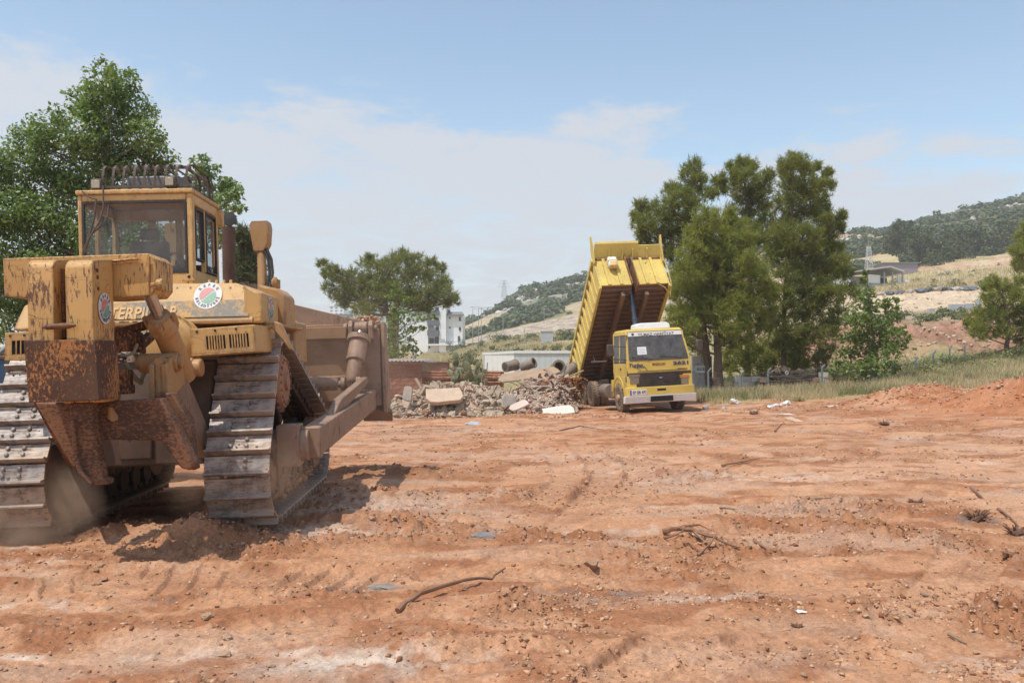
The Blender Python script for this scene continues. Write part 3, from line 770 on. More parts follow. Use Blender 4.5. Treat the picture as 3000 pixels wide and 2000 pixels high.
for s in (-1, 1):
    xc = s * TC
    path, _ = hull_path(RAD, 120)
    m = MB()
    for dx in (-.095, .095):
        V, Fc = [], []
        for (y, z, ty, tz) in path:
            ny, nz = -tz, ty
            for a, b in ((-.03, -.075), (.03, -.075), (.03, .045), (-.03, .045)): V.append((xc + dx + a, y + ny * b, z + nz * b))
        n = len(path)
        for i in range(n):
            j = (i + 1) % n
            for k in range(4): Fc.append((i * 4 + k, i * 4 + (k + 1) % 4, j * 4 + (k + 1) % 4, j * 4 + k))
        m.add(V, Fc)
    lk, _ = hull_path(RAD, NSH * 2)
    for (y, z, ty, tz) in lk[::2]:
        m.cyl((xc - .15, y, z), (xc + .15, y, z), .038, None, 8)
    trk = m.build('track', M['case'], DZ)
    sp, _ = hull_path(RAD + .05, NSH)
    for (y, z, ty, tz) in sp:
        o = link('track_shoe', shoe_me, None, trk)
        X_, Y_, Z_ = Vector((1, 0, 0)), Vector((0, ty, tz)), Vector((0, -tz, ty))
        mt = Matrix((X_, Y_, Z_)).transposed().to_4x4(); mt.translation = Vector((xc, y, z))
        o.matrix_local = mt
    # sprocket: hub disc, bolt ring, toothed rim
    y, z = CIR[1]
    m = MB(); o_ = xc + s * .215
    m.lathe([(.295, 0), (.295, .03), (.27, .06), (.10, .07), (.09, .10), (0, .105)], (o_, y, z), (s, 0, 0), 32)
    for k in range(18):
        a = 2 * math.pi * k / 18
        m.lathe([(.016, .055), (.016, .08), (0, .083)], (o_, y + .235 * math.cos(a), z + .235 * math.sin(a)), (s, 0, 0), 6)
        m.box((o_ + s * .015, y + .30 * math.cos(a), z + .30 * math.sin(a)), (.03, .05, .03), Matrix.Rotation(a, 3, 'X'))
    m.build('sprocket', M['disc'], trk)
    for y, z in (CIR[0], CIR[2]):
        m = MB(); m.lathe([(.0, -.2), (.34, -.2), (.36, -.07), (.30, -.05), (.30, .05), (.36, .07), (.34, .2), (.12, .2), (.10, .24), (0, .24)], (xc, y, z), (s, 0, 0), 28)
        m.build('idler', M['dustysteel'], trk)
    m = MB()
    m.prism([(xc - .17, .55, .40), (xc - .17, .62, .70), (xc - .17, 1.1, .80), (xc - .17, 3.2, .74), (xc - .17, 3.25, .40), (xc - .17, 2.9, .30), (xc - .17, .8, .30)], (.34, 0, 0))
    m.bx(xc + s * .17 - .02 * (s < 0), xc + s * .17 + .02 * (s > 0) + .0, .70, 1.5, .22, .62)
    m.prism([(xc + s * .20, .72, .68), (xc + s * .20, 1.25, .76), (xc + s * .20, 1.25, .34), (xc + s * .20, .95, .18), (xc + s * .20, .80, .22)], (s * .03, 0, 0))
    tf = m.build('track_frame', M['frame'], trk, .012)
    m = MB(); m.cyl((xc, 1.55, .60), (xc, 2.3, .56), .15, None, 18); m.cyl((xc + s * .05, 1.35, .60), (xc + s * .05, 1.58, .60), .18, None, 18); m.build('recoil_housing', M['dustysteel'], trk, .008)
    xo = xc + s * .232
    m = MB(); m.bx(min(xo, xo + s * .004), max(xo, xo + s * .004), .93, .99, .38, .56); m.build('slot', M['hole_shade'], trk)
    for by, bz in ((.80, .62), (1.15, .66), (1.18, .44), (.86, .36), (1.42, .52), (1.34, .34)):
        m = MB(); m.lathe([(.022, 0), (.022, .014), (0, .016)], (xo - (s * .02 if by > 1.2 else 0), by, bz), (s, 0, 0), 6); m.build('bolt', M['dustysteel'], trk)
    m = MB(); m.prism([(xc + s * .19, 1.5, .40), (xc + s * .19, 3.1, .36), (xc + s * .19, 3.1, .62), (xc + s * .19, 1.5, .66)], (s * .02, 0, 0)); m.build('side_guard', M['frame'], trk, .006)
    for k in range(7):
        y = .72 + k * .37
        m = MB(); m.lathe([(0, -.19), (.13, -.19), (.13, -.09), (.085, -.07), (.085, .07), (.13, .09), (.13, .19), (0, .19)], (xc, y, .235), (1, 0, 0), 14)
        m.build('roller', M['case'], trk)

# --- case between the tracks
m = MB()
m.prism([(-.70, .42, .58), (-.70, .36, 1.0), (-.70, .55, 1.62), (-.70, 3.6, 1.62), (-.70, 3.8, .75), (-.70, 3.2, .52)], (1.40, 0, 0))
m.bx(-.62, .62, .30, .42, .60, 1.02); m.bx(-.16, .16, .27, .31, .66, .92)
m.build('transmission_case', M['case'], DZ, .02)
m = MB(); c = D(478, 1012, .12)
m.lathe([(.30, .30), (.29, .06), (.24, .02), (.10, 0), (0, -.004)], (c.x, .10, c.z), (0, 1, 0), 36)
m.lathe([(.315, .10), (.315, .16)], (c.x, .10, c.z), (0, 1, 0), 36)
m.build('drive_cover', M['cat'], DZ)

# --- fuel tank across the rear
TY = .42
pts = [D(36, 968, TY), D(742, 944, TY), D(752, 851, TY), D(675, 823, TY), D(300, 826, TY), D(95, 872, TY), D(52, 893, TY)]
m = MB()
m.prism(pts[::-1], (0, .95, 0))
tank = m.build('fuel_tank', M['cat'], DZ, .022)
t = NT('lettering_band')
n2 = t.noise(t.scale(t.obj, (2.5, 2.5, 1.2), (0, .5, 0)), 10, 9, .7, .5); n1 = t.noise(t.obj, 1.7, 3)
w_ = t.mr(t.math('ADD', n2, t.math('MULTIPLY', n1, .5)), .72, .88)
t.bsdf(t.mix(w_, (.22, .20, .165), (.56, .31, .09)), .6, 0, None, .3)
M['band'] = t.m
def quad_on(y, corners, th):
    """thin plate lying on the rear face at local y"""
    q = [D(a, b, y) for a, b in corners]
    return MB().prism(q, (0, -th, 0))
quad_on(TY, [(240, 936), (726, 925), (731, 874), (560, 879), (240, 888)][::-1], .004).build('lettering_band', M['band'], tank)
a, b = D(319, 935, TY), D(319, 897, TY); hgt_ = (b - a).length
lm = fit_text('CATERPILLAR', (D(520, 915, TY) - D(256, 915, TY)).length, hgt_ * .98, bold=.025)
cc = D(388, 916, TY)
lm.xf(Matrix.Translation((cc.x, TY - .010, cc.z + .0)) @ Matrix.Rotation(R(90), 4, 'X'))
lm.build('lettering', paint('letter_yellow', (.60, .34, .11), (.22, .20, .165), .55, .2), tank, 0, 0)
quad_on(TY, [(240, 944), (728, 933), (728, 930), (240, 941)][::-1], .004).build('stripe', M['band'], tank)
M['logo'] = [plain('logo_white', (.66, .64, .60), .5, 0, .1, 9, .35), plain('logo_red', (.58, .20, .18), .5, 0, .15, 9, .3), plain('logo_green', (.11, .34, .22), .5, 0, .15, 9, .3), plain('logo_blue', (.05, .075, .16), .5, 0, .1, 9, .1), plain('logo_grey', (.42, .46, .45), .5, 0, .1, 9, .1)]
def emblem(Rr):
    """round municipal emblem in XY facing +Z"""
    m = MB()
    n = 40
    m.cur = 0; m.lathe([(Rr, 0), (Rr, .004), (0, .0042)], (0, 0, 0), (0, 0, 1), n)
    ri = Rr * .60
    def wave(x, o): return o + .30 * ri * math.sin((x / ri) * 2.2) + .34 * x
    def region(lo, hi, col, z):
        m.cur = col; N = 26
        vs, fs = [], []
        for i in range(N + 1):
            x = -ri + 2 * ri * i / N; h = math.sqrt(max(ri * ri - x * x, 0))
            b_, t_ = max(-h, min(h, lo(x))), max(-h, min(h, hi(x)))
            vs += [(x, b_, z), (x, max(b_, t_), z)]
        for i in range(N): fs.append((2 * i, 2 * i + 2, 2 * i + 3, 2 * i + 1))
        m.add(vs, fs)
    region(lambda x: wave(x, .18 * ri), lambda x: 9, 1, .0062)
    region(lambda x: -9, lambda x: wave(x, -.20 * ri), 2, .0062)
    region(lambda x: wave(x, .06 * ri), lambda x: wave(x, .12 * ri), 4, .0062)
    region(lambda x: wave(x, -.13 * ri), lambda x: wave(x, -.05 * ri), 4, .0062)
    m.cur = 3
    def ring(txt, a0, a1, flip):
        for i, ch in enumerate(txt):
            if ch == ' ': continue
            a = a0 + (a1 - a0) * i / (len(txt) - 1)
            g = text_geo(ch, Rr * .25, .0008, bold=.003)
            r_ = Rr * .79
            rot = a - math.pi / 2 if not flip else a + math.pi / 2
            q = Matrix.Translation((r_ * math.cos(a), r_ * math.sin(a), .0055)) @ Matrix.Rotation(rot, 4, 'Z')
            gv = [q @ Vector(v) for v in g.v]; m.add(gv, g.f)
    ring('KEPEZ', R(140), R(40), False)
    ring('BELEDİYESİ', R(196), R(344), True)
    return m
e = emblem(abs(D(640, 863, TY).x - D(598, 863, TY).x))
c = D(597.5, 862.5, TY)
e.xf(Matrix.Translation((c.x, TY - .004, c.z)) @ Matrix.Rotation(R(90), 4, 'X'))
e.build('emblem', M['logo'], tank, 0, 0)

# --- hydraulic tank and side parts right of the fuel tank
m = MB()
sx0 = D(742, 900, TY).x
pr = [D(752, 851, TY + .1), D(750, 945, TY + .1), D(742, 944, TY + .1)]
x1 = D(770, 900, TY + .05).x
m.prism([(sx0 - .10, TY + .03, D(750, 945, TY).z), (sx0 - .10, TY + .03, D(700, 832, TY).z), (sx0 + .01, TY + .03, D(752, 851, TY).z), (x1, TY + .03, D(757, 855, TY).z), (x1, TY + .03, D(750, 945, TY).z)], (0, .75, 0))
side = m.build('hydraulic_tank', M['cat'], DZ, .02)
e = emblem(.115)
e.xf(Matrix.Translation((x1 + .004, TY + .40, D(750, 900, TY).z + .01)) @ Matrix.Rotation(R(90), 4, 'Z') @ Matrix.Rotation(R(90), 4, 'X'))
e.build('emblem', M['logo'], side, 0, 0)
m = MB()
m.prism([(x1 - .25, 1.32, D(750, 945, TY).z - .02), (x1 - .25, 1.32, D(740, 842, TY).z + .12), (x1 - .02, 1.32, D(757, 852, TY).z + .10), (x1 + .06, 1.32, D(757, 870, TY).z + .08), (x1 + .06, 1.32, D(750, 945, TY).z - .02)], (0, .55, 0))
m.bx(x1 - .6, x1 + .03, 2.0, 2.75, 1.55, 2.06)
m.build('side_tank', M['cat_dusty'], DZ, .03)

# --- fenders with louvred boxes
for s in (-1, 1):
    bxl = -.04
    if s > 0: q = [(553, 964), (744, 950), (748, 1030), (560, 1044)]
    else: q = [(12, 975), (160, 968), (160, 1046), (12, 1056)]
    a, b, c, d = [D(x, y, bxl) for x, y in q]
    w_, h_ = (b - a), (d - a)
    def onp(u, v, dy=0): return a + (b - a) * u + (d - a) * v * 1.0 + Vector((0, dy, 0))
    m = MB(); m.prism([onp(0, 1, .012), onp(1, 1, .012), onp(1, 0, .012), onp(0, 0, .012)], (0, .9, 0))
    m.prism([onp(0, 1), onp(1, 1), onp(1, .94), onp(0, .94)], (0, .012, 0))
    fb = m.build('fender_box', M['cat'], DZ, .012)
    # the louvre panel: frame pieces and bars, near-black sheet behind as the shade of the gap
    slots = [(.25, .54), (.60, .90)] if s > 0 else [(.15, .96)]
    m = MB()
    prev = .02
    for u0, u1 in slots:
        m.prism([onp(prev, .93), onp(u0, .93), onp(u0, .06), onp(prev, .06)], (0, .011, 0)); prev = u1
    m.prism([onp(prev, .93), onp(.98, .93), onp(.98, .06), onp(prev, .06)], (0, .011, 0))
    for u0, u1 in slots:
        m.prism([onp(u0, .30), onp(u1, .30), onp(u1, .06), onp(u0, .06)], (0, .011, 0)); m.prism([onp(u0, .93), onp(u1, .93), onp(u1, .80), onp(u0, .80)], (0, .011, 0))
    lp = m.build('louvre_panel', M['cat'], DZ)
    for u0, u1 in slots:
        m = MB(); m.prism([onp(u0, .80, .0105), onp(u1, .80, .0105), onp(u1, .30, .0105), onp(u0, .30, .0105)], (0, .001, 0)); m.build('opening', M['hole_shade'], lp)
        nb = 7 if s > 0 else 9
        for k in range(1, nb):
            u = u0 + (u1 - u0) * k / nb
            m = MB(); m.prism([onp(u - .011, .81, -.003), onp(u + .011, .81, -.003), onp(u + .011, .29, -.003), onp(u - .011, .29, -.003)], (0, .012, 0)); m.build('bar', M['cat'], lp)
    for u in (.12, .40, .72): m = MB(); m.lathe([(.012, 0), (.012, .004)], onp(u, .12, -.001), (0, -1, 0), 8); m.build('bolt', M['black'], lp)
    # arched bracket beside the box
    if s > 0:
        Yb = .55
        arch = [(744, 943), (806, 941), (823, 948), (857, 1026), (846, 1024), (829, 999), (796, 960), (776, 966), (752, 1031)]
        m = MB(); m.prism([D(x, y, Yb) for x, y in arch][::-1], (0, .10, 0)); m.bx(D(744, 943, Yb).x, D(800, 943, Yb).x, Yb, 2.2, D(744, 943, Yb).z - .04, D(744, 943, Yb).z - .005)
        m.build('fender_bracket', M['cat_dusty'], DZ, .012)

# --- cab
CY = 1.22
zt, zr = D(395, 555, CY).z, D(395, 568, CY).z
xl, xr = D(229, 700, CY).x, D(566, 700, CY).x
zb = D(450, 818, CY).z
CF = CY + 1.0
cab_mat = M['cat']
m = MB()
xw0, xw1 = D(242, 700, CY).x, D(548, 700, CY).x
zw1, zw0 = D(400, 589, CY).z, D(450, 800, CY).z
m.bx(xl, xw0, CY, CY + .09, zb - .3, zr); m.bx(xw1, xr, CY, CY + .09, zb - .3, zr)
m.bx(xw0, xw1, CY, CY + .09, zw1, zr); m.bx(xw0, xw1, CY, CY + .09, zb - .3, zw0)
for x0_, x1_ in ((xl, xl + .05), (xr - .05, xr)):
    m.bx(x0_, x1_, CF - .09, CF, zb - .3, zr)
    m.bx(x0_, x1_, CY + .09, CF - .09, zr - .12, zr)
    m.bx(x0_, x1_, CY + .09, CF - .09, zb - .3, zb + .10)
    m.bx(x0_, x1_, CY + .42, CY + .48, zb + .10, zr - .12)
m.bx(xl + .05, xr - .05, CF - .08, CF, zb - .3, zb + .12); m.bx(xl + .05, xr - .05, CF - .08, CF, zr - .14, zr)
m.bx((xl + xr) / 2 - .20, (xl + xr) / 2 - .12, CF - .06, CF, zb + .12, zr - .14); m.bx((xl + xr) / 2 + .12, (xl + xr) / 2 + .20, CF - .06, CF, zb + .12, zr - .14)
cabo = m.build('cab', cab_mat, DZ, .014)
m = MB(); m.bx(xl - .015, xr + .012, CY - .02, CF + .05, zr, zt); m.bx(xl + .1, xr - .1, CY + .1, CF - .1, zt, zt + .03)
m.bx(xr - .02, xr + .06, CF - .03, CF + .05, zr - .22, zr - .02)
m.build('roof', M['cat'], cabo, .012)
m = MB()
rb = .022
for q in ((xw0, xw0 + rb, zw0, zw1), (xw1 - rb, xw1, zw0, zw1), (xw0 + rb, xw1 - rb, zw0, zw0 + rb), (xw0 + rb, xw1 - rb, zw1 - rb, zw1)):
    m.bx(q[0], q[1], CY - .006, CY + .03, q[2], q[3])
m.build('window_seal', M['black'], cabo)
MB().bx(xw0 + .01, xw1 - .01, CY + .008, CY + .014, zw0 + .01, zw1 - .01).build('rear_window', M['cab_glass'], cabo, 0, 0)
for nm, y0, y1, zz0, zz1 in (('side_window', CY + .10, CY + .41, zb + .22, zr - .14), ('door_window', CY + .49, CF - .10, zb + .11, zr - .13)):
    for x_ in (xr - .03, xl + .02):
        g = MB(); g.bx(x_, x_ + .008, y0, y1, zz0, zz1); g.build(nm, M['cab_glass'], cabo, 0, 0)
    g = MB()
    for q in ((y0, y0 + .02, zz0, zz1), (y1 - .02, y1, zz0, zz1), (y0 + .02, y1 - .02, zz0, zz0 + .02), (y0 + .02, y1 - .02, zz1 - .02, zz1)): g.bx(xr - .05, xr + .004, q[0], q[1], q[2], q[3])
    g.build('window_seal', M['black'], cabo)
MB().bx(xl + .05, xr - .05, CF - .05, CF - .044, zb + .12, zr - .14).build('front_window', M['cab_glass'], cabo, 0, 0)
m = MB(); xc_ = (xl + xr) / 2
m.box((xc_ + .02, CY + .62, zb + .0), (.46, .40, .12)); m.box((xc_ + .02, CY + .40, zb + .24), (.42, .10, .46), Matrix.Rotation(R(8), 3, 'X'))
m.box((xc_ - .30, CY + .6, zb + .22), (.12, .45, .10)); m.box((xc_ + .34, CY + .6, zb + .22), (.12, .45, .10)); m.box((xc_ + .02, CY + .37, zb + .55), (.22, .08, .13))
m.build('seat', M['seat'], cabo, .035)
m = MB(); m.bx(xl + .06, xr - .06, CF - .35, CF - .1, zb - .2, zb + .22); m.tube([(xc_, CF - .35, zb + .3), (xc_ + .05, CF - .45, zb + .55)], .02); m.build('console', M['black'], cabo, .02)
# hoses and wiper arm over the rear window
m = MB()
m.tube([D(282, 586, CY - .06), D(276, 640, CY - .10), D(262, 690, CY - .10), D(243, 740, CY - .08)], .011, 8)
m.tube([D(302, 545, CY - .05), D(303, 610, CY - .08), D(290, 652, CY - .11), D(262, 695, CY - .11), D(248, 740, CY - .08)], .010, 8)
m.tube([D(318, 600, CY - .03), D(316, 632, CY - .07), D(300, 660, CY - .09), D(266, 688, CY - .10)], .008, 8)
m.tube([D(240, 560, CY - .03), D(262, 578, CY - .05), D(284, 584, CY - .05)], .008, 8)
m.build('hose', M['rackm'], cabo)

# --- roof rack, lights, cooler box
m = MB(); rz0, rz1 = zt + .03, D(400, 484, CY + .15).z
ra, rb_ = D(288, 550, CY).x, D(548, 550, CY).x
yb, yf = CY + .05, CF - .02
m.bx(ra, rb_, yb, yb + .03, rz0, rz0 + .025); m.bx(ra, rb_, yf - .03, yf, rz0, rz0 + .025)
for x_ in (ra, rb_ - .03): m.bx(x_, x_ + .03, yb + .03, yf - .03, rz0, rz0 + .025)
for yy in (yb + .17, yf - .17):
    m.bx(ra + .06, rb_ - .02, yy, yy + .012, rz1 - .035, rz1)
rack = m.build('roof_rack', M['rackm'], DZ)
nb = 9
for k in range(nb):
    x_ = ra + .015 + (rb_ - ra - .045) * k / (nb - 1)
    lean = .05 * (1 if k < nb - 1 else 1)
    pts = [(x_, yb + .015, rz0 + .02), (x_ + .008, yb + .015, rz0 + .14), (x_ + .014, yb + .03, rz1 - .05), (x_ + .018, yb + .08, rz1 - .01), (x_ + .02, yb + .17, rz1 + .004), (x_ + .02, yf - .15, rz1 + .004), (x_ + .01, yf - .05, rz1 - .05), (x_, yf - .015, rz0 + .02)]
    m = MB()
    for a, b in zip(pts[:-1], pts[1:]): m.beam(a, b, .026, .008, (0, .3, 1) if abs(b[2] - a[2]) < .02 else (0, 1, 0))
    m.build('bar', M['rackm'], rack)
for k in range(3):
    x_ = rb_ + .012 + .0 * k; yy = CY + .30 + .32 * k
    m = MB(); m.tube([(x_ - .01, yy, rz0), (x_, yy, rz0 + .15), (x_ - .03, yy, rz1 - .05), (x_ - .10, yy, rz1)], .012, 6); m.build('bar', M['rackm'], rack)
m = MB(); m.bx(ra + .16, rb_ - .20, CY + .38, CY + .95, rz0 + .07, rz0 + .20); m.bx(ra + .12, rb_ - .16, CY + .33, CY + 1.0, rz0, rz0 + .07)
m.build('air_cooler', plain('cooler_grey', (.12, .13, .135), .5, 0, .2, 8, .3), rack, .02)
for u, v in ((283, 541), (498, 533)):
    c = D(u, v, CY + .02); m = MB()
    m.box((c.x, c.y + .03, c.z), (.12, .10, .12)); m.box((c.x, c.y + .03, c.z - .08), (.03, .05, .05))
    wl = m.build('work_light', M['rackm'], DZ, .012)
    MB().box((c.x, c.y - .026, c.z), (.088, .012, .085)).build('lens', M['lamp'], wl, .004)

# --- exhaust, lift cylinders, hood
EY = 2.95
a, b = D(671, 802, EY), D(669, 665, EY); rr = abs(D(690, 740, EY).x - D(653, 740, EY).x) / 2
m = MB(); m.lathe([(rr * .9, -.3), (rr, 0), (rr, (b - a).length), (rr * .85, (b - a).length), (rr * .85, (b - a).length - .1)], a, (b - a), 24)
exh = m.build('exhaust_stack', M['exh'], DZ)
c = D(672, 642, EY - .05); rc = abs(D(693, 642, EY).x - D(651, 642, EY).x) / 2
m = MB(); m.lathe([(0, -.004), (rc, -.004), (rc, .012), (0, .016)], c, (0.1, -1, .15), 28); m.beam((c.x, c.y + .02, c.z - rc), (b.x, b.y, b.z - .03), .03, .02)
m.build('rain_cap', M['black'], exh)
for s in (1, -1):
    LY = 3.35
    if s > 0: f = lambda px, py, yy=LY: D(px, py, yy)
    else: f = lambda px, py, yy=LY: Vector((-D(px, py, yy).x - .02, yy, D(px, py, yy).z))
    m = MB()
    hd = [f(729, 660), f(737, 647), f(783, 646), f(787, 665), f(784, 712), f(772, 735), f(742, 735)]
    m.prism(hd if s < 0 else hd[::-1], (0, .24, 0))
    m.tube([f(765, 725, LY + .08), f(768, 790, LY + .02), f(768, 850, LY - .05)], [.055, .06, .06], 12)
    lc = m.build('lift_cylinder', M['cat_dusty'], DZ, .006)
    m = MB()
    for dx in (0, 9):
        m.tube([f(772 + dx, 728, LY + .03), f(786 + dx, 760, LY), f(790 + dx, 800, LY - .03), f(782 + dx, 850, LY - .1)], .020, 8)
    m.build('hose', M['black'], lc)
    if s > 0:
        m = MB(); m.cyl(f(806, 820, LY), f(806, 845, LY), .07); m.ball(f(805, 832, LY - .02), (.06, .09, .10)); m.ball(f(806, 862, LY - .02), (.06, .08, .10)); m.build('bracket', M['cat_dusty'], lc)
m = MB(); hx0, hx1 = -.55, .62
m.prism([(hx0, 2.4, 1.55), (hx0, 2.4, 2.18), (hx0 + .12, 2.4, 2.26), (hx1 - .12, 2.4, 2.26), (hx1, 2.4, 2.18), (hx1, 2.4, 1.55)], (0, 2.0, 0))
m.bx(.50, 1.05, 2.6, 3.5, 1.60, 2.02)
hood = m.build('engine_hood', M['cat_dusty'], DZ, .03)
m = MB()
for k in range(7): 
    p_ = D(708 + k * 13, 838 + k * 9, 2.2); m.ball((p_.x, p_.y + .1 * (k % 3), p_.z), (.05, .06, .05 + .02 * (k % 2)))
m.tube([D(705, 836, 2.1), D(730, 850, 2.1), D(770, 880, 2.1), D(800, 905, 2.1)], .035); m.cyl(D(735, 850, 2.3), D(735, 832, 2.3), .07); m.cyl(D(723, 848, 2.3), D(722, 825, 2.3), .03)
m.build('pipework', M['dustysteel'], DZ)

# --- blade with push arms and tilt cylinder
BY = 5.0
bl = MB()
xE = D(1122, 1100, BY).x                               # right end of the blade
prof = [(BY - .02, D(1122, 1200, BY).z), (BY + .10, D(1122, 1200, BY).z - .06), (BY + .34, 1.05), (BY + .36, 1.35), (BY + .22, D(1122, 948, BY).z + .06), (BY, D(1122, 948, BY).z + .06)]
zB0, zB1 = D(1122, 1205, BY).z, D(1122, 948, BY).z
# rear skin of the blade, wings swept forward
def bsec(x, fwd): return [(x, BY + fwd, zB0 + .12), (x, BY + fwd + .18, zB0 + .12), (x, BY + fwd + .10, (zB0 + zB1) / 2), (x, BY + fwd + .26, zB1), (x, BY + fwd, zB1)]
xs = [(-xE, .0), (-1.35, -.25), (1.35, -.25), (xE, .0)]
secs = [bsec(x, f) for x, f in xs]
vs, fs = [p for s_ in secs for p in s_], []
for i in range(3):
    for k in range(5): fs.append((i * 5 + k, i * 5 + (k + 1) % 5, (i + 1) * 5 + (k + 1) % 5, (i + 1) * 5 + k))
fs += [(4, 3, 2, 1, 0), (15, 16, 17, 18, 19)]
bl.add(vs, fs)
# stiffening ribs behind
bl.bx(-1.6, 1.6, BY - .40, BY - .25, zB0 + .20, zB0 + .45)
bl.bx(-1.5, 1.5, BY - .36, BY - .25, zB1 - .22, zB1 - .04)
blade = bl.build('blade', M['blade'], DZ, .01)
# spill guard
g = [D(805, 887, BY), D(845, 888, BY), D(1062, 940, BY), D(1110, 948, BY), D(1110, 980, BY), D(815, 1000, BY)]
gx = [(-p.x, BY - .05, p.z) for p in g[::-1]]
MB().prism([Vector((p.x, BY - .05, p.z)) for p in (g[4], g[3], g[2], g[1], g[0])] + [(-g[1].x, BY - .05, g[1].z), (-g[2].x, BY - .05, g[2].z), (-g[3].x, BY - .05, g[3].z), (-g[4].x, BY - .05, g[4].z)], (0, .04, 0)).build('spill_guard', M['dustysteel'], blade, .008)
for s in (-1, 1):
    m = MB(); x_ = s * xE
    m.prism([(x_, BY - .12, zB0), (x_, BY + .55, zB0 - .12), (x_, BY + .60, zB0 + .3), (x_, BY + .32, zB1), (x_, BY - .08, zB1 + .03), (x_, BY - .12, zB1 - .1)], (s * .055, 0, 0))
    m.bx(min(x_ - s * .02, x_ - s * .30), max(x_ - s * .02, x_ - s * .30), BY - .10, BY - .02, zB0 + .1, zB1 - .08)
    m.build('end_plate', M['dustysteel'], blade, .01)
    m = MB(); m.prism([(x_ - s * .35, BY + .30, zB0 - .16), (x_ + s * .10, BY + .36, zB0 - .18), (x_ + s * .12, BY + .05, zB0 - .02), (x_ - s * .35, BY - .02, zB0 + .06)], (0, .05, .05)); m.build('corner_bit', M['dustysteel'], blade, .01)
MB().prism([(-xE, BY + .02, zB0 + .14), (-xE, BY + .2, zB0 - .02), (-xE, BY + .26, zB0 - .02), (-xE, BY + .10, zB0 + .16)], (2 * xE, 0, 0)).build('cutting_edge', M['shoe'], blade)
# bracket wing with curved top beside the hood
w_ = [D(x, y, BY - .75) for x, y in ((815, 985), (815, 925), (835, 917), (852, 920), (868, 940), (888, 985), (860, 1006), (840, 990))]
MB().prism(w_[::-1], (0, .05, 0)).build('blade_brace', M['cat_dusty'], blade, .01)
XA = DX(905, 1295, 1.60)
for s in (1, -1):
    xa = s * 1.62
    near, far = DX(908, 1296, 1.62), DX(1092, 1165, 1.80)
    n_, f_ = Vector((xa, near.y, near.z)), Vector((s * 1.80, BY - .15, far.z))
    m = MB(); m.beam(n_, f_, .20, .30); m.beam(n_ + (n_ - f_).normalized() * .03, n_ + (f_ - n_).normalized() * .05, .24, .33)
    pa = m.build('push_arm', M['dustysteel'], DZ, .018)
    m = MB(); m.cyl((xa - s * .35, n_.y - .02, n_.z - .02), (xa + s * .0, n_.y - .02, n_.z - .02), .16, None, 18); m.cyl((xa - s * .42, n_.y - .10, n_.z), (xa - s * .12, n_.y - .10, n_.z), .10)
    m.bx(min(xa - s * .30, xa - s * .08), max(xa - s * .30, xa - s * .08), n_.y - .2, n_.y + .1, n_.z - .22, n_.z + .20)
    m.build('trunnion', M['dustysteel'], pa, .01)
    m = MB(); k_ = f_.lerp(n_, .42); tops = Vector((s * 1.78, BY - .9, n_.z + (f_.z - n_.z) * .72 + .36))
    m.prism([f_.lerp(n_, .75) + Vector((-.05 * s, 0, .14)), f_.lerp(n_, .52) + Vector((-.05 * s, 0, .14)), tops + Vector((-.02 * s, .12, -.02)), tops + Vector((-.02 * s, -.02, .06)), f_.lerp(n_, .62) + Vector((-.05 * s, 0, .28))], (s * .10, 0, 0))
    m.build('arm_bracket', M['dustysteel'], pa, .01)
    # tilt cylinder
    top = Vector((s * 1.78, BY - .22, zB1 - .06)); bot = tops
    if s > 0: top, bot = D(1058, 962, BY - .25), D(1028, 1128, BY - .75)
    else:
        a_, b_ = D(1058, 962, BY - .25), D(1028, 1128, BY - .75); top, bot = Vector((-a_.x, a_.y, a_.z)), Vector((-b_.x, b_.y, b_.z))
    ax = (top - bot)
    m = MB(); L = ax.length
    m.lathe([(.075, .05), (.10, .10), (.105, .40 * L), (.14, .41 * L), (.145, .46 * L), (.135, .47 * L), (.135, .74 * L), (.175, .745 * L), (.18, .83 * L), (.09, .855 * L), (.075, .88 * L)], bot, ax, 20)
    m.tube([bot + Vector((0, 0, .08)), bot, bot + Vector((0, -.03, -.06))], [.10, .09, .05], 10)
    tcl = m.build('tilt_cylinder', M['dustysteel'], DZ, 0)
    m = MB(); m.lathe([(.065, .80 * L), (.065, .96 * L)], bot, ax, 16); m.build('rod', M['steel'], tcl)
    m = MB(); m.cyl(top - Vector((.09, 0, 0)), top + Vector((.09, 0, 0)), .10, None, 18); m.build('rod_eye', M['dustysteel'], tcl)
    m = MB()
    for dx in (-.15, .15): m.prism([top + Vector((dx - .03, -.12, -.16)), top + Vector((dx - .03, .30, -.20)), top + Vector((dx - .03, .30, .12)), top + Vector((dx - .03, -.04, .12)), top + Vector((dx - .03, -.12, .04))], (.06, 0, 0))
    m.cyl(top - Vector((.24, 0, 0)), top + Vector((.24, 0, 0)), .045); m.cyl(top - Vector((.26, 0, 0)), top - Vector((.20, 0, 0)), .085)
    m.build('clevis', M['dustysteel'], tcl, .008)
    m = MB()
    for dx in (-.11, .11): m.lathe([(.10, -.03), (.10, .03)], bot + Vector((dx, 0, .02)), (1, 0, 0), 16)
    m.cyl(bot + Vector((-.2, 0, .02)), bot + Vector((.2, 0, .02)), .05)
    m.build('pin', M['dustysteel'], tcl)
m = MB()
m.tube([D(872, 1128, 4.0), D(930, 1124, 4.2), D(985, 1122, 4.3)], .11, 12); m.tube([D(905, 1112, 4.1), D(960, 1110, 4.2), D(1010, 1104, 4.3)], .03, 8)
m.build('blade_strut', M['dustysteel'], DZ)

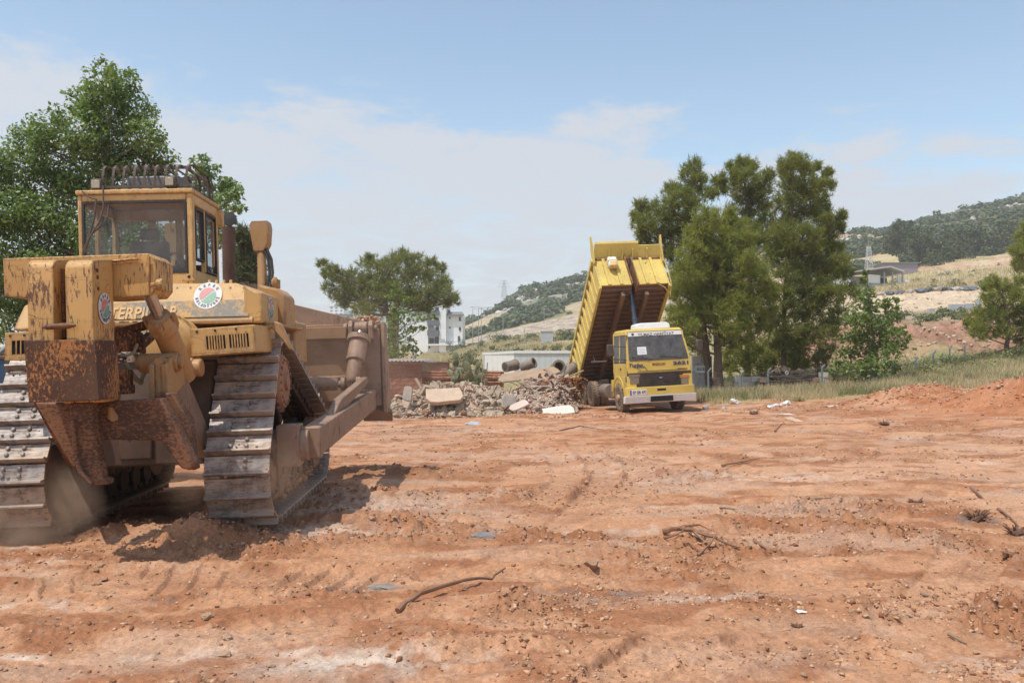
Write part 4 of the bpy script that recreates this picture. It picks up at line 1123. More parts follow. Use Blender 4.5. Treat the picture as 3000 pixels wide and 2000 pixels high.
# --- ripper
RY = -1.42
rp = MB()
z_lo, z_hi = D(300, 872, -.92).z, D(300, 748, -.92).z
rp.prism([D(8, 757, -.98), D(12, 868, -.98), D(78, 873, -.98), D(315, 874, -.98), D(441, 866, -.98), D(458, 845, -.98), D(458, 760, -.98), D(436, 742, -.98)], (0, .42, 0))
rp.prism([D(310, 772, -.985), D(415, 761, -.985), D(400, 757, -.985), D(320, 764, -.985)][::-1], (0, -.05, 0))
rip = rp.build('ripper', M['cat_worn'], DZ, .008)
def column(px0, px1, pyt, pyb, dep):
    a, b, c, d = D(px0, pyt, RY), D(px1, pyt, RY), D(px1, pyb, RY), D(px0, pyb, RY)
    m = MB()
    r = .06
    top = a.z
    prof = [(RY, c.z - .02), (RY, top - r), (RY + r * .2, top - r * .45), (RY + r * .55, top - r * .12), (RY + r * 1.1, top + .012), (RY + dep, top + .055), (RY + dep, c.z - .02)]
    m.prism([(a.x, y, z) for y, z in prof], (b.x - a.x, 0, 0))
    return m.build('shank_post', M['cat_worn'], rip, .007)
p1 = column(77, 155, 765, 995, .40)
p2 = column(189, 270, 765, 995, .40)
g0, g1 = D(156, 800, RY + .1), D(189, 990, RY + .1)
MB().bx(g0.x + .004, g1.x - .004, RY + .12, RY + .38, g1.z, D(170, 782, RY).z).build('shank_slot', M['rust_dark'], rip)
a, b = D(126, 958, RY - .05), D(221, 953, RY - .05)
MB().tube([a, a.lerp(b, .15), a.lerp(b, .8), b], [.012, .024, .024, .010], 10).build('lock_pin', M['rust_dark'], rip)
e = emblem(.125)
c = DX(296, 903, D(270, 900, RY).x)
e.xf(Matrix.Translation((D(270, 900, RY).x + .016, RY + .20, c.z)) @ Matrix.Rotation(R(90), 4, 'Z') @ Matrix.Rotation(R(90), 4, 'X'))
e.build('emblem', M['logo'], p2, 0, 0)
# push block
PY = RY - .05
pb = MB()
q = [D(68, 996, PY), D(277, 995, PY), D(292, 1172, PY), D(84, 1180, PY)]
pb.prism(q, (0, .42, 0))
pb.build('push_block', M['rusty'], rip, .006)
# column body down the right side (flank plate behind the post)
fl = MB()
xF = D(270, 900, RY).x
fl.prism([(xF - .30, RY + .14, D(300, 1180, RY).z), (xF - .30, RY + .14, D(300, 1000, RY).z), (xF - .30, RY + .395, D(300, 1000, RY).z), (xF - .30, RY + .50, D(300, 1180, RY).z)], (.315, 0, 0))
fl.build('flank', M['cat_worn'], rip, .015)
# V-shaped lower beam
VY = -1.05
v = MB()
v.prism([D(x, y, VY) for x, y in ((100, 1178), (290, 1178), (470, 1165), (512, 1240), (567, 1355), (560, 1378), (530, 1372), (470, 1290), (280, 1288), (215, 1380), (190, 1330))][::-1], (0, .16, 0))
v.build('ripper_beam', M['rust_dark'], rip, .016)
v = MB()
v.prism([D(x, y, VY + .16) for x, y in ((450, 1150), (505, 1150), (553, 1230), (572, 1378), (555, 1375), (500, 1290))][::-1], (0, .16, 0))
v.build('ripper_leg', M['rust_dark'], rip, .016)
v = MB()
v.prism([D(x, y, VY + .2) for x, y in ((110, 1170), (160, 1180), (230, 1380), (185, 1330))][::-1], (0, .5, 0))
v.build('ripper_leg', M['rust_dark'], rip, .016)
# slot opening with pale lug in the beam
MB().prism([D(x, y, VY - .002) for x, y in ((318, 1192), (330, 1192), (346, 1216), (346, 1230), (330, 1235), (316, 1226))][::-1], (0, -.012, 0)).build('lug', M['cat_dusty'], rip, .004)
# shank
SY = -1.28
sh = MB()
sh.prism([D(x, y, SY) for x, y in ((203, 1178), (268, 1178), (270, 1260), (290, 1350), (297, 1400), (314, 1405), (315, 1420), (262, 1420), (228, 1385), (212, 1330), (205, 1240))][::-1], (0, .14, 0))
sh.prism([D(x, y, SY - .05) for x, y in ((205, 1230), (216, 1232), (224, 1330), (240, 1380), (270, 1418), (262, 1421), (226, 1386), (211, 1330))][::-1], (0, .12, 0))
sh.build('shank', M['rust_dark'], rip, .014)
# lower links: looped bracket with pin
lk_ = MB()
c = D(463, 1062, -.55)
lk_.prism([D(x, y, -.72) for x, y in ((437, 1180), (436, 1100), (441, 1070), (452, 1050), (470, 1046), (486, 1052), (492, 1080), (480, 1100), (482, 1180))][::-1], (0, .05, 0))
for x0_ in (447, 484):
    a = D(x0_, 1120, -.72)
    lk_.prism([(a.x - .02, -.74, D(460, 1180, -.72).z), (a.x - .02, -.76, D(460, 1070, -.72).z), (a.x - .02, -.60, D(460, 1047, -.6).z), (a.x - .02, -.30, D(460, 1055, -.4).z), (a.x - .02, -.25, D(460, 1130, -.4).z)], (.045, 0, 0))
lk_.lathe([(.085, -.17), (.085, .17)], (c.x, -.50, c.z), (1, 0, 0), 18); lk_.lathe([(.06, -.20), (.06, .20)], (c.x, -.50, c.z), (1, 0, 0), 14)
lk_.build('link_bracket', M['cat_dusty'], rip, .008)
m = MB(); c = D(495, 1116, -.45)
m.box(c, (.11, .12, .10)); m.cyl(c + Vector((0, 0, .05)), c + Vector((0, .02, .16)), .02); m.build('latch', M['cat_dusty'], rip, .01)
m = MB(); a, b = DX(500, 1180, .62), None
m.beam((.60, -.40, D(505, 1090, -.4).z), (.66, .35, D(570, 1290, .2).z - .1), .08, .24); m.build('ripper_arm', M['dustysteel'], rip, .015)
m = MB(); m.beam((-.60, -.40, D(505, 1090, -.4).z), (-.60, .35, D(570, 1290, .2).z - .1), .08, .30); m.build('ripper_arm', M['rust_dark'], rip, .015)
c = D(558, 1078, -.05); m = MB(); m.lathe([(.085, -.12), (.085, .10), (.075, .11), (0, .115)], (c.x, -.05, c.z), (1, 0, 0), 20); m.lathe([(.095, .0), (.095, .03)], (c.x, -.05, c.z), (1, 0, 0), 20); m.build('pivot_pin', M['cat_dusty'], rip)
def rcyl(f):
    top, gl, bt = f(438, 862, -.90), f(470, 930, -.62), f(545, 1112, -.05)
    ax = (bt - top).normalized(); L = (bt - top).length; g_ = (gl - top).length
    m = MB(); m.lathe([(.095, g_ - .07), (.11, g_ - .02), (.125, g_ + .01), (.125, g_ + .10), (.105, g_ + .115), (.105, L - .05), (.06, L)], top, ax, 22)
    for k in range(4):
        a = math.pi / 4 + k * math.pi / 2
        u = ax.orthogonal().normalized(); w = ax.cross(u)
        o_ = top + ax * (g_ - .07) + (u * math.cos(a) + w * math.sin(a)) * .115
        m.cyl(o_, o_ + ax * .12, .028, None, 8)
    rc_ = m.build('ripper_cylinder', M['cat_dusty'], rip)
    m = MB(); m.lathe([(.052, -.02), (.052, g_)], top, ax, 16); m.build('rod', M['steel'], rc_)
rcyl(D)
m = MB()
m.box(D(365, 1010, -.62), (.09, .2, .12)); m.cyl(D(310, 1010, -.70), D(380, 1008, -.60), .045); m.box(D(375, 985, -.5), (.20, .15, .12), Matrix.Rotation(R(18), 3, 'Y')); m.box(D(395, 962, -.45), (.28, .2, .06), Matrix.Rotation(R(-15), 3, 'Y'))
m.cyl(D(400, 1020, -.5), D(440, 985, -.3), .05); m.box(D(362, 1110, -.66), (.12, .14, .16)); m.box(D(372, 1140, -.66), (.10, .12, .08)); m.cyl(D(352, 1060, -.68), D(362, 1035, -.66), .025); m.cyl(D(345, 1050, -.68), D(372, 1048, -.66), .02)
m.build('valve_block', M['rusty'], rip, .01)
m = MB()
m.tube([D(344, 1028, -.66), D(352, 1040, -.7), D(372, 1042, -.7), D(392, 1032, -.66), D(402, 1008, -.6)], .014, 8)
m.tube([D(365, 1060, -.66), D(380, 1085, -.6), D(400, 1112, -.5), D(415, 1122, -.45)], .022, 8); m.tube([D(412, 1118, -.45), D(420, 1095, -.45), D(436, 1075, -.45)], .022, 8)
m.tube([D(428, 960, -.2), D(418, 1000, -.3), D(414, 1040, -.35), D(420, 1078, -.35)], .02, 8)
m.tube([D(395, 1035, -.5), D(408, 1052, -.45), D(412, 1075, -.4)], .022, 8)
m.build('hose', plain('dusty_hose', (.25, .23, .15), .7, 0, .25, 9, .5), rip)

# --- fittings: bolts, lugs, seams, guards, packed soil
def bits(name, mt, parent, fn):
    fn()
def lug(px, py, y, parent, w=.07, h=.075):
    c = D(px, py, y); m = MB()
    m.prism([(c.x - w, y - .012, c.z - h / 2), (c.x + w, y - .012, c.z - h / 2), (c.x + w * .4, y - .012, c.z + h * .5), (c.x - w * .2, y - .012, c.z + h * .5)][::-1], (0, .03, 0)); o = m.build('lifting_eye', M['cat'], parent, .005)
    m = MB(); m.lathe([(.016, 0), (.016, .003)], (c.x + w * .15, y - .0125, c.z + h * .1), (0, -1, 0), 10); m.build('eye_hole', M['hole_shade'], o)
lug(552, 813, CY - .05, cabo)
for px in (590, 612, 634, 655):
    c = D(px, 822, TY); m = MB(); m.lathe([(.016, -.02), (.016, .022), (0, .026)], (c.x, TY + .05, c.z + .01), (0, 0, 1), 8); m.build('cap_bolt', M['cat'], tank)
for px in (460, 500, 540, 580, 620, 660, 700):
    c = D(px, 831, TY); m = MB(); m.lathe([(.011, 0), (.011, .007), (0, .009)], (c.x, TY, c.z - .02), (0, -1, 0), 6); m.build('bolt', M['cat_dusty'], tank)
m = MB(); a, b = D(262, 951, TY), D(740, 940, TY); m.beam((a.x, TY - .008, a.z), (b.x, TY - .008, b.z), .016, .022); m.build('lower_seam', M['cat_dusty'], tank)
m = MB(); c = D(545, 880, TY)
for q_ in ((432, 905), (434, 828)): pass
m.cyl((D(312, 840, TY).x, TY + .3, D(312, 826, TY).z - .02), (D(312, 840, TY).x, TY + .3, D(312, 826, TY).z + .06), .07, None, 16); m.build('filler_cap', M['cat_dusty'], tank)
# weld beads and wear plates on the ripper
for x0, y0, x1, y1, yy in ((318, 765, 318, 868, -.985), (436, 750, 436, 862, -.985)):
    a, b = D(x0, y0, yy), D(x1, y1, yy); m = MB(); m.tube([a.lerp(b, k / 8) + Vector((rnd.uniform(-.003, .003), 0, 0)) for k in range(9)], .008, 6); m.build('weld_bead', M['cat_worn'], rip)
for px, py in ((282, 792), (283, 812), (285, 845)):
    c = DX(px, py, xF + .004); m = MB(); m.lathe([(.016, 0), (.016, .012), (0, .014)], c, (1, 0, 0), 8); m.build('bolt', M['rust_dark'], p2)
m = MB(); a = D(446, 842, -.95); m.cyl(a + Vector((-.03, 0, .02)), a + Vector((.09, 0, .03)), .035, None, 12); m.cyl(a + Vector((.05, -.02, .02)), a + Vector((.10, -.02, .02)), .05, None, 12); m.build('hinge_pin', M['cat_worn'], rip)
m = MB(); m.bx(D(445, 800, -.9).x, D(445, 800, -.9).x + .05, -.98, -.60, D(445, 850, -.98).z, D(445, 770, -.98).z); m.build('end_lug', M['cat_worn'], rip, .01)
q_ = random.Random(5)
for k in range(9):
    px, py = q_.uniform(120, 480), q_.uniform(1195, 1275); c = D(px, py, VY); L_ = q_.uniform(.03, .12); m = MB(); m.beam((c.x, VY - .003, c.z), (c.x + L_, VY - .003, c.z - L_ * q_.uniform(.2, 1.2)), .006, .012); m.build('weld_bead', M['rust_dark'], rip)
# more plumbing between ripper and tank
m = MB()
for k, (pts_) in enumerate((((330, 985), (345, 1000), (350, 1030), (346, 1060)), ((395, 960), (420, 985), (424, 1030), (405, 1070)), ((310, 1020), (330, 1045), (338, 1090), (330, 1150)), ((500, 1010), (520, 1040), (525, 1075), (505, 1110)))):
    m.tube([D(x, y, -.55 + .05 * k) for x, y in pts_], .013, 7)
m.build('hose', M['rackm'], rip)
for px, py in ((352, 1036), (372, 1036), (356, 1052), (376, 1052)):
    m = MB(); c = D(px, py, -.70); m.ball((c.x, c.y, c.z), .014, 8, 6); m.build('coupling', M['steel'], rip)
# guards on the track frame and grab rails
for s in (-1, 1):
    t_ = [o for o in DZ.children if o.name.split('.')[0] == 'track'][0 if s < 0 else 1]
    pts_ = []
    path_, _ = hull_path(RAD + .075, 400)
    for k in range(420):
        y, z, ty, tz = path_[rng.integers(0, 400)]
        pts_.append((s * TC + rng.uniform(-.29, .29), y + rng.normal() * .01, z + rng.normal() * .01 , rng.uniform(.008, .026) * (1.4 if z < .6 else .7)))
    for k in range(260):
        y = rng.uniform(.5, 3.3); pts_.append((s * TC + s * rng.uniform(.10, .26), y, .17 + abs(rng.normal()) * .06, rng.uniform(.015, .05)))
    for k in range(120):
        y = rng.uniform(.7, 1.6); pts_.append((s * TC + s * rng.uniform(.12, .24), y, .64 + abs(rng.normal()) * .03, rng.uniform(.01, .035)))
    scatter_rocks('packed_soil', pts_, crumb_material('packed_clay', (.28, .14, .08), (.46, .29, .19)), t_, 'stuff', 12, 0)
m = MB(); m.tube([(xr + .03, CY + .52, zb + .15), (xr + .07, CY + .52, zb + .18), (xr + .07, CY + .52, zr - .25), (xr + .03, CY + .52, zr - .22)], .011, 6); m.build('grab_rail', M['cat_dusty'], cabo)
m = MB(); a = D(640, 800, 2.2); m.bx(xr - .1, xr + .35, CF - .6, CF + .9, D(600, 822, 1.3).z - .05, D(600, 822, 1.3).z - .01); m.build('deck_plate', M['cat_dusty'], DZ, .006)

# the tank's rear face leans forward towards its top: shear the tank with everything fixed to it
zt0 = D(400, 944, TY).z
for o in [tank] + list(tank.children):
    for v in o.data.vertices:
        k = max(0, v.co.z - zt0) * .55; v.co.y += k
    o.data.update()
# ================================================================== TIPPER TRUCK
M['yel'] = paint('truck_yellow', (0.64, 0.46, 0.09), (0.10, 0.05, 0.02), 0.22, 0.42, 0.4, edge=.5)
M['yel_body'] = paint('tipper_yellow', (0.67, 0.51, 0.125), (0.16, 0.085, 0.03), 0.34, 0.35, 0.5, (1.5, 1.5, 1.0), 6.0, None, .6, .4)
M['under'] = paint('tipper_underside', (0.17, 0.095, 0.055), (0.06, 0.035, 0.022), 0.5, 0.25, 0.7)
M['tyre'] = plain('dusty_tyre', (.11, .095, .08), .9, 0, .3, 7, .95)
M['rim'] = plain('dusty_rim', (.40, .29, .19), .7, .1, .2, 8, .6)
M['ink'] = plain('dark_blue_lettering', (.03, .045, .13), .5, 0, .1)
M['ink_red'] = plain('red_lettering', (.22, .05, .03), .5, 0, .1)
M['blk'] = plain('black_trim', (.03, .027, .025), .6, 0, .2, 6, .3)
M['cyl_blue'] = plain('oily_blue_steel', (.07, .09, .12), .3, .6, .2, 5, .1)
M['orange'] = plain('orange_lens', (.55, .19, .02), .3, 0, .1)
M['lens'] = plain('headlight_glass', (.20, .16, .12), .15, 0, .15, 20, .2)
TX, TYY = 5.02, 31.0
TR = thing('tipper_truck', 'yellow tipper truck with its dump body raised, facing us beside the rubble', 'truck', (TX, TYY, float(gz(TX, TYY)) + .02), (0, R(-3.0), R(8.6)))
TM = Matrix.Translation(TR.location) @ TR.rotation_euler.to_matrix().to_4x4()
TI = TM.inverted(); TI3 = TI.to_3x3(); _to = TI @ Vector((0, 0, CAMH))
def T(px, py, yl):
    d = TI3 @ ray(px, py); return _to + d * ((yl - _to.y) / d.y)
def C4(x, y, yl): return T(1600 + .3827 * x, 650 + .3827 * y, yl)

FYL = -1.28                       # cab front
# --- cab: side panels, roof, front panel as separate pieces
xl_, xr_ = C4(622, 1100, FYL).x, C4(1108, 1100, FYL).x
xm = (xl_ + xr_) / 2; hw = (xr_ - xl_) / 2
zroof = C4(840, 822, FYL + .1).z; zsill = C4(850, 1050, FYL).z; zfl = C4(850, 1150, FYL).z
tl, tr_ = C4(612, 850, FYL + .15).x, C4(1050, 835, FYL + .15).x
YR_ = .62
m = MB()
# front panel below the windscreen
m.prism([(xl_, FYL, zfl), (xl_, FYL + .005, zsill + .02), (xr_, FYL + .005, zsill + .02), (xr_, FYL, zfl)][::-1], (0, .06, 0))
# pillars
for a, b in ((xl_, tl), (xr_ - .075, tr_ - .075)):
    m.hexa([(a, FYL, zsill), (a + .075, FYL, zsill), (a + .075, FYL + .09, zsill), (a, FYL + .09, zsill), (b, FYL + .22, zroof - .05), (b + .075, FYL + .22, zroof - .05), (b + .075, FYL + .31, zroof - .05), (b, FYL + .31, zroof - .05)])
# rear wall and side walls
m.hexa([(xl_, YR_ - .06, zfl), (xr_, YR_ - .06, zfl), (xr_, YR_, zfl), (xl_, YR_, zfl), (tl, YR_ - .06, zroof - .05), (tr_, YR_ - .06, zroof - .05), (tr_, YR_, zroof - .05), (tl, YR_, zroof - .05)])
def side(s, y0, y1, f0, f1, th=.05):
    """piece of a cab side between heights f0..f1 (0 sill of the door, 1 roof)"""
    X0, X1 = (xl_, tl) if s < 0 else (xr_, tr_)
    zl, zh = zsill - .10, zroof - .05
    xa, xb = X0 + (X1 - X0) * max(f0, 0), X0 + (X1 - X0) * max(f1, 0)
    za, zb_ = zl + (zh - zl) * f0, zl + (zh - zl) * f1
    ya0 = y0 + (.22 * max(f0, 0) if y0 < FYL + .1 else 0); yb0 = y0 + (.22 * max(f1, 0) if y0 < FYL + .1 else 0)
    t_ = th * (-s)
    return [(xa, ya0, za), (xa + t_, ya0, za), (xa + t_, y1, za), (xa, y1, za), (xb, yb0, zb_), (xb + t_, yb0, zb_), (xb + t_, y1, zb_), (xb, y1, zb_)]
for s in (-1, 1):
    for q in ((FYL + .065, YR_ - .062, -.82, .0), (FYL + .065, FYL + .16, .0, .90), (FYL + .95, FYL + 1.07, .0, .90), (YR_ - .16, YR_ - .062, .0, .90), (FYL + .065, YR_ - .062, .90, 1.0)):
        m.hexa(side(s, *q))
cab = m.build('cab', M['yel'], TR, .02)
m = MB(); m.hexa([(tl, FYL + .20, zroof - .052), (tr_, FYL + .20, zroof - .052), (tr_, YR_, zroof - .052), (tl, YR_, zroof - .052), (tl + .07, FYL + .34, zroof + .045), (tr_ - .07, FYL + .34, zroof + .045), (tr_ - .07, YR_ - .1, zroof + .045), (tl + .07, YR_ - .1, zroof + .045)])
m.build('roof', M['yel'], cab, .03)
for s in (-1, 1):
    for nm, y0, y1 in (('door_window', FYL + .17, FYL + .94), ('quarter_window', FYL + 1.08, YR_ - .17)):
        g = MB(); g.hexa(side(s, y0, y1, .02, .89, .012)); o = g.build(nm, M['dark_glass'], cab, 0, 0)
    g = MB()
    for q in ((FYL + .155, FYL + .175, -.03, .91), (FYL + .935, FYL + .955, -.75, .91), (FYL + 1.06, FYL + 1.08, 0, .9)):
        p = side(s, *q, .03); g.hexa([(x + s * .006, y, z) for x, y, z in p])
    g.build('door_seal', M['blk'], cab)
    g = MB(); p = side(s, FYL + .80, FYL + .92, -.22, -.14, .03); g.hexa([(x + s * .02, y, z) for x, y, z in p]); g.build('door_handle', M['blk'], cab, .005)
# windscreen with white name strip
def wsp(u, v, off=0):   # point on the windscreen: u across, v from sill to roof
    a = Vector((xl_ + .075, FYL + .02, zsill + .015)).lerp(Vector((xr_ - .075, FYL + .02, zsill + .015)), u)
    b = Vector((tl + .075, FYL + .235, zroof - .055)).lerp(Vector((tr_ - .075, FYL + .235, zroof - .055)), u)
    n = Vector((0, -1, .22)).normalized()
    return a.lerp(b, v) + n * off
def wquad(u0, u1, v0, v1, off, th):
    n = Vector((0, -1, .22)).normalized() * th
    return MB().prism([wsp(u0, v0, off), wsp(u1, v0, off), wsp(u1, v1, off), wsp(u0, v1, off)][::-1], n)
ws = wquad(0, 1, 0.02, 1, 0, .010).build('windscreen', M['dark_glass'], cab, 0, 0)
wquad(.0, 1.0, .84, .985, .013, .003).build('name_strip', M['white'], ws, 0, 0)
def on_screen(g, u, v, off, w, h):
    o = wsp(u, v, off); ux = (wsp(1, v) - wsp(0, v)).normalized(); uy = (wsp(u, 1) - wsp(u, 0)).normalized(); uz = ux.cross(uy)
    q = Matrix((ux, uy, uz)).transposed().to_4x4(); q.translation = o
    return g.xf(q)
W_ = (wsp(1, .9) - wsp(0, .9)).length
on_screen(fit_text('YILMAZ HARFİYAT', W_ * .68, .135, bold=.012), .52, .91, .018, 0, 0).build('lettering', M['blk'], ws, 0, 0)
g = MB(); g.lathe([(.05, 0), (.05, .003)], (0, 0, 0), (0, 0, 1), 12); on_screen(g, .09, .91, .018, 0, 0).build('star_mark', M['blk'], ws, 0, 0)
g = wquad(.15, .31, .17, .45, .012, .003); g.build('paper_notice', M['white'], ws, 0, 0)
g = MB()
for k in range(4): g.merge(wquad(.17, .17 + .12 - .02 * (k % 2), .22 + k * .05, .232 + k * .05, .0155, .001))
g.build('print', plain('faint_print', (.35, .4, .5)), ws, 0, 0)
wquad(.405, .43, .16, .46, -.04, .02).build('hanging_tag', M['yel'], ws, 0, 0)
m = MB()
for u0, u1 in ((.38, .04), (.88, .52)):
    m.tube([wsp(u0 - .08, -.03, .03), wsp(u0, .02, .035), wsp(u1, .10, .03)], .009, 6)
m.merge(wquad(.005, .995, -.05, .03, .003, .012))
m.build('wiper', M['blk'], ws)
# interior: bench, wheel, dark lining
m = MB(); m.bx(xl_ + .1, xr_ - .1, FYL + .85, YR_ - .1, zfl, zsill + .12); m.bx(xl_ + .12, xm - .1, YR_ - .32, YR_ - .12, zsill + .1, zsill + .62); m.bx(xm + .1, xr_ - .12, YR_ - .32, YR_ - .12, zsill + .1, zsill + .62); m.bx(xl_ + .06, xr_ - .06, FYL + .08, FYL + .36, zfl + .1, zsill - .01)
m.build('seat', M['blk'], cab, .03)
m = MB(); c = Vector((xm + .5, FYL + .55, zsill + .12)); N_ = 18
m.tube([c + Vector((.21 * math.cos(2 * math.pi * k / N_), .10 * math.sin(2 * math.pi * k / N_), .18 * math.sin(2 * math.pi * k / N_))) for k in range(N_ + 1)], .014, 6); m.build('steering_wheel', M['blk'], cab)
# lettering on the front panel
def front_text(body, x, y, w, h, mt, nm='lettering', **k):
    g = fit_text(body, w, h, **k); c = C4(x, y, FYL)
    g.xf(Matrix.Translation((c.x, FYL - .006, c.z)) @ Matrix.Rotation(R(90), 4, 'X'))
    return g.build(nm, mt, cab, 0, 0)
px2m = abs(C4(700, 1100, FYL).x - C4(600, 1100, FYL).x) / 100
front_text('Turbo', 687, 1096, 105 * px2m, 27 * px2m, M['ink'], shear=.25, bold=.02)
front_text('INTERCOOLER', 712, 1112, 78 * px2m, 9 * px2m, M['ink'], shear=.2, bold=.02)
front_text('MAŞALLAH', 862, 1087, 98 * px2m, 25 * px2m, M['ink_red'], bold=.015)
front_text('2621', 1030, 1076, 120 * px2m, 27 * px2m, M['ink'], bold=.04)
front_text('OTOSAN', 1042, 1123, 74 * px2m, 13 * px2m, M['blk'], bold=.03)
m = MB()
for x0, x1, y0, y1 in ((690, 730, 1120, 1136), (745, 778, 1105, 1136)):
    a, b = C4(x0, y0, FYL), C4(x1, y1, FYL)
    m.prism([(a.x, FYL - .004, a.z), (a.x + .03, FYL - .004, a.z), (b.x, FYL - .004, b.z), (b.x - .02, FYL - .004, b.z)][::-1], (0, -.003, 0))
m.build('swoosh', M['ink'], cab, 0, 0)
# grille with headlamps
a, b = C4(622, 1140, FYL), C4(1110, 1258, FYL)
zg1, zg0 = a.z, C4(860, 1262, FYL).z
m = MB(); m.bx(xl_ - .01, xr_ + .01, FYL + .02, FYL + .10, zg0, zg1 - .005)
gr = m.build('grille', M['blk'], cab, .01)
for k in range(8):
    z = zg0 + .03 + (zg1 - zg0 - .08) * k / 7
    m = MB(); m.bx(xl_ + .36, xr_ - .36, FYL - .012, FYL + .018, z, z + .018); m.build('bar', M['blk'], gr, .003)
for s, (u0, u1) in ((-1, (640, 716)), (1, (1028, 1092))):
    p, q = C4(u0, 1175, FYL), C4(u1, 1245, FYL)
    zc = C4(680 if s < 0 else 1060, 1212, FYL).z
    m = MB(); m.bx(p.x, q.x, FYL - .005, FYL + .018, zc - .13, zc + .10); hl = m.build('headlight', M['lens'], cab, .012)
    m = MB(); m.bx(p.x - .03, q.x + .03, FYL - .01, FYL + .017, zc + .103, zc + .20); m.build('indicator', M['orange'] if s > 0 else M['lens'], hl, .008)
c = C4(876, 1189, FYL); m = MB(); m.lathe([(.085, 0), (.09, .012), (0, .016)], (0, 0, 0), (0, 0, 1), 24)
m.v = [(x * 1.0, y * .48, z) for x, y, z in m.v]; m.xf(Matrix.Translation((c.x, FYL - .014, c.z)) @ Matrix.Rotation(R(90), 4, 'X')); ov = m.build('oval_badge', M['ink'], gr, 0)
g = fit_text('Ford', .10, .045, shear=.3); g.xf(Matrix.Translation((c.x, FYL - .034, c.z)) @ Matrix.Rotation(R(90), 4, 'X')); g2 = g.build('badge_lettering', M['white'], gr, 0, 0)
# bumper, plate, lower lip
zb1, zb0 = C4(870, 1262, FYL - .2).z, C4(870, 1320, FYL - .2).z
bl_, br_ = C4(612, 1300, FYL - .2).x, C4(1138, 1260, FYL - .2).x
BYF = FYL - .22
m = MB(); m.prism([(bl_, BYF + .25, zb0), (bl_, BYF + .05, zb0), (bl_ + .12, BYF, zb0), (br_ - .12, BYF, zb0), (br_, BYF + .05, zb0), (br_, BYF + .25, zb0)], (0, 0, zb1 - zb0 + .02))
bump = m.build('bumper', M['yel'], TR, .015)
m = MB(); a, b = C4(850, 1275, BYF), C4(918, 1287, BYF); m.bx(a.x, b.x, BYF - .004, BYF + .01, b.z, a.z); m.build('opening', M['hole_shade'], bump)
zl1, zl0 = zb0 - .005, C4(870, 1378, FYL - .2).z
m = MB(); m.prism([(bl_ - .05, BYF + .20, zl1), (bl_ - .05, BYF - .03, zl1), (br_ + .03, BYF - .03, zl1), (br_ + .03, BYF + .20, zl1)], (0, .07, zl0 - zl1))
lip = m.build('lower_bumper', M['white'], TR, .012)
m = MB(); a, b = C4(800, 1335, BYF), C4(972, 1365, BYF); m.bx(a.x, b.x, BYF - .034, BYF + .02, b.z, a.z); m.build('opening', M['hole_shade'], lip)
a, b = C4(640, 1288, BYF), C4(772, 1320, BYF)
m = MB(); m.bx(a.x, b.x, BYF - .014, BYF - .002, b.z, a.z); plate = m.build('number_plate', M['white'], TR, .003)
m = MB(); m.bx(a.x + .004, a.x + .06, BYF - .0165, BYF - .0145, b.z + .004, a.z - .004); m.build('plate_band', plain('plate_blue', (.02, .06, .35)), plate, 0, 0)
g = fit_text('07 GR 471', (b.x - a.x) * .78, (a.z - b.z) * .62, bold=.02); g.xf(Matrix.Translation(((a.x + b.x) / 2 + .03, BYF - .017, (a.z + b.z) / 2)) @ Matrix.Rotation(R(90), 4, 'X')); g.build('lettering', M['blk'], plate, 0, 0)
# cooler on the roof
a, b = C4(660, 830, -.3), C4(920, 772, -.3)
m = MB(); m.prism([(a.x, -.75, a.z - .02), (a.x + .03, -.72, b.z - .03), (a.x + .22, -.66, b.z + .02), (b.x - .12, -.66, b.z + .02), (b.x - .02, -.70, b.z - .04), (b.x, -.75, a.z - .0)][::-1], (0, .7, 0)); m.build('roof_cooler', M['white'], TR, .04)
# mirrors
for s in (-1, 1):
    c = C4(491, 985, FYL - .05) if s < 0 else C4(1172, 945, FYL - .05)
    w = .12
    m = MB(); m.box(c, (.24, .12, .42)); mi = m.build('mirror', M['blk'], TR, .04)
    x_ = xl_ if s < 0 else xr_
    m = MB(); m.tube([(c.x, c.y, c.z - .2), (c.x, c.y, c.z - .30), (x_ - s * .03, FYL + .15, c.z - .34)], .016, 6); m.tube([(c.x, c.y, c.z + .15), (x_ - s * .06, FYL + .2, c.z + .1)], .012, 6); m.build('mirror_arm', M['blk'], mi)
# wheel arches and steps
for s in (-1, 1):
    x0 = xl_ if s < 0 else xr_
    m = MB()
    def arch(r, n=9, z0=.52): return [(r * math.cos(math.pi * k / n), z0 + r * 1.0 * math.sin(math.pi * k / n)) for k in range(n + 1)]
    o_, i_ = arch(.80), arch(.70)
    o_ = [(max(-1.25, y), z) for y, z in o_]
    poly = [(x0 + s * .02, y, z) for y, z in o_] + [(x0 + s * .02, y, z) for y, z in i_[::-1]]
    m.prism(poly if s > 0 else poly[::-1], (-s * .55, 0, 0))
    m.bx(min(x0 + s * .03, x0 - s * .3), max(x0 + s * .03, x0 - s * .3), -1.27, -.72, .62, 1.30)
    m.bx(min(x0 + s * .02, x0 - s * .3), max(x0 + s * .02, x0 - s * .3), .66, .9, .7, 1.15)
    m.build('fender', M['yel'], TR, .02)
    m = MB(); p = C4(602 if s < 0 else 1118, 1205, FYL + .05); m.box((x0 + s * .015, FYL + .12, p.z), (.05, .16, .22)); m.build('side_lamp', M['lens'], TR, .01)
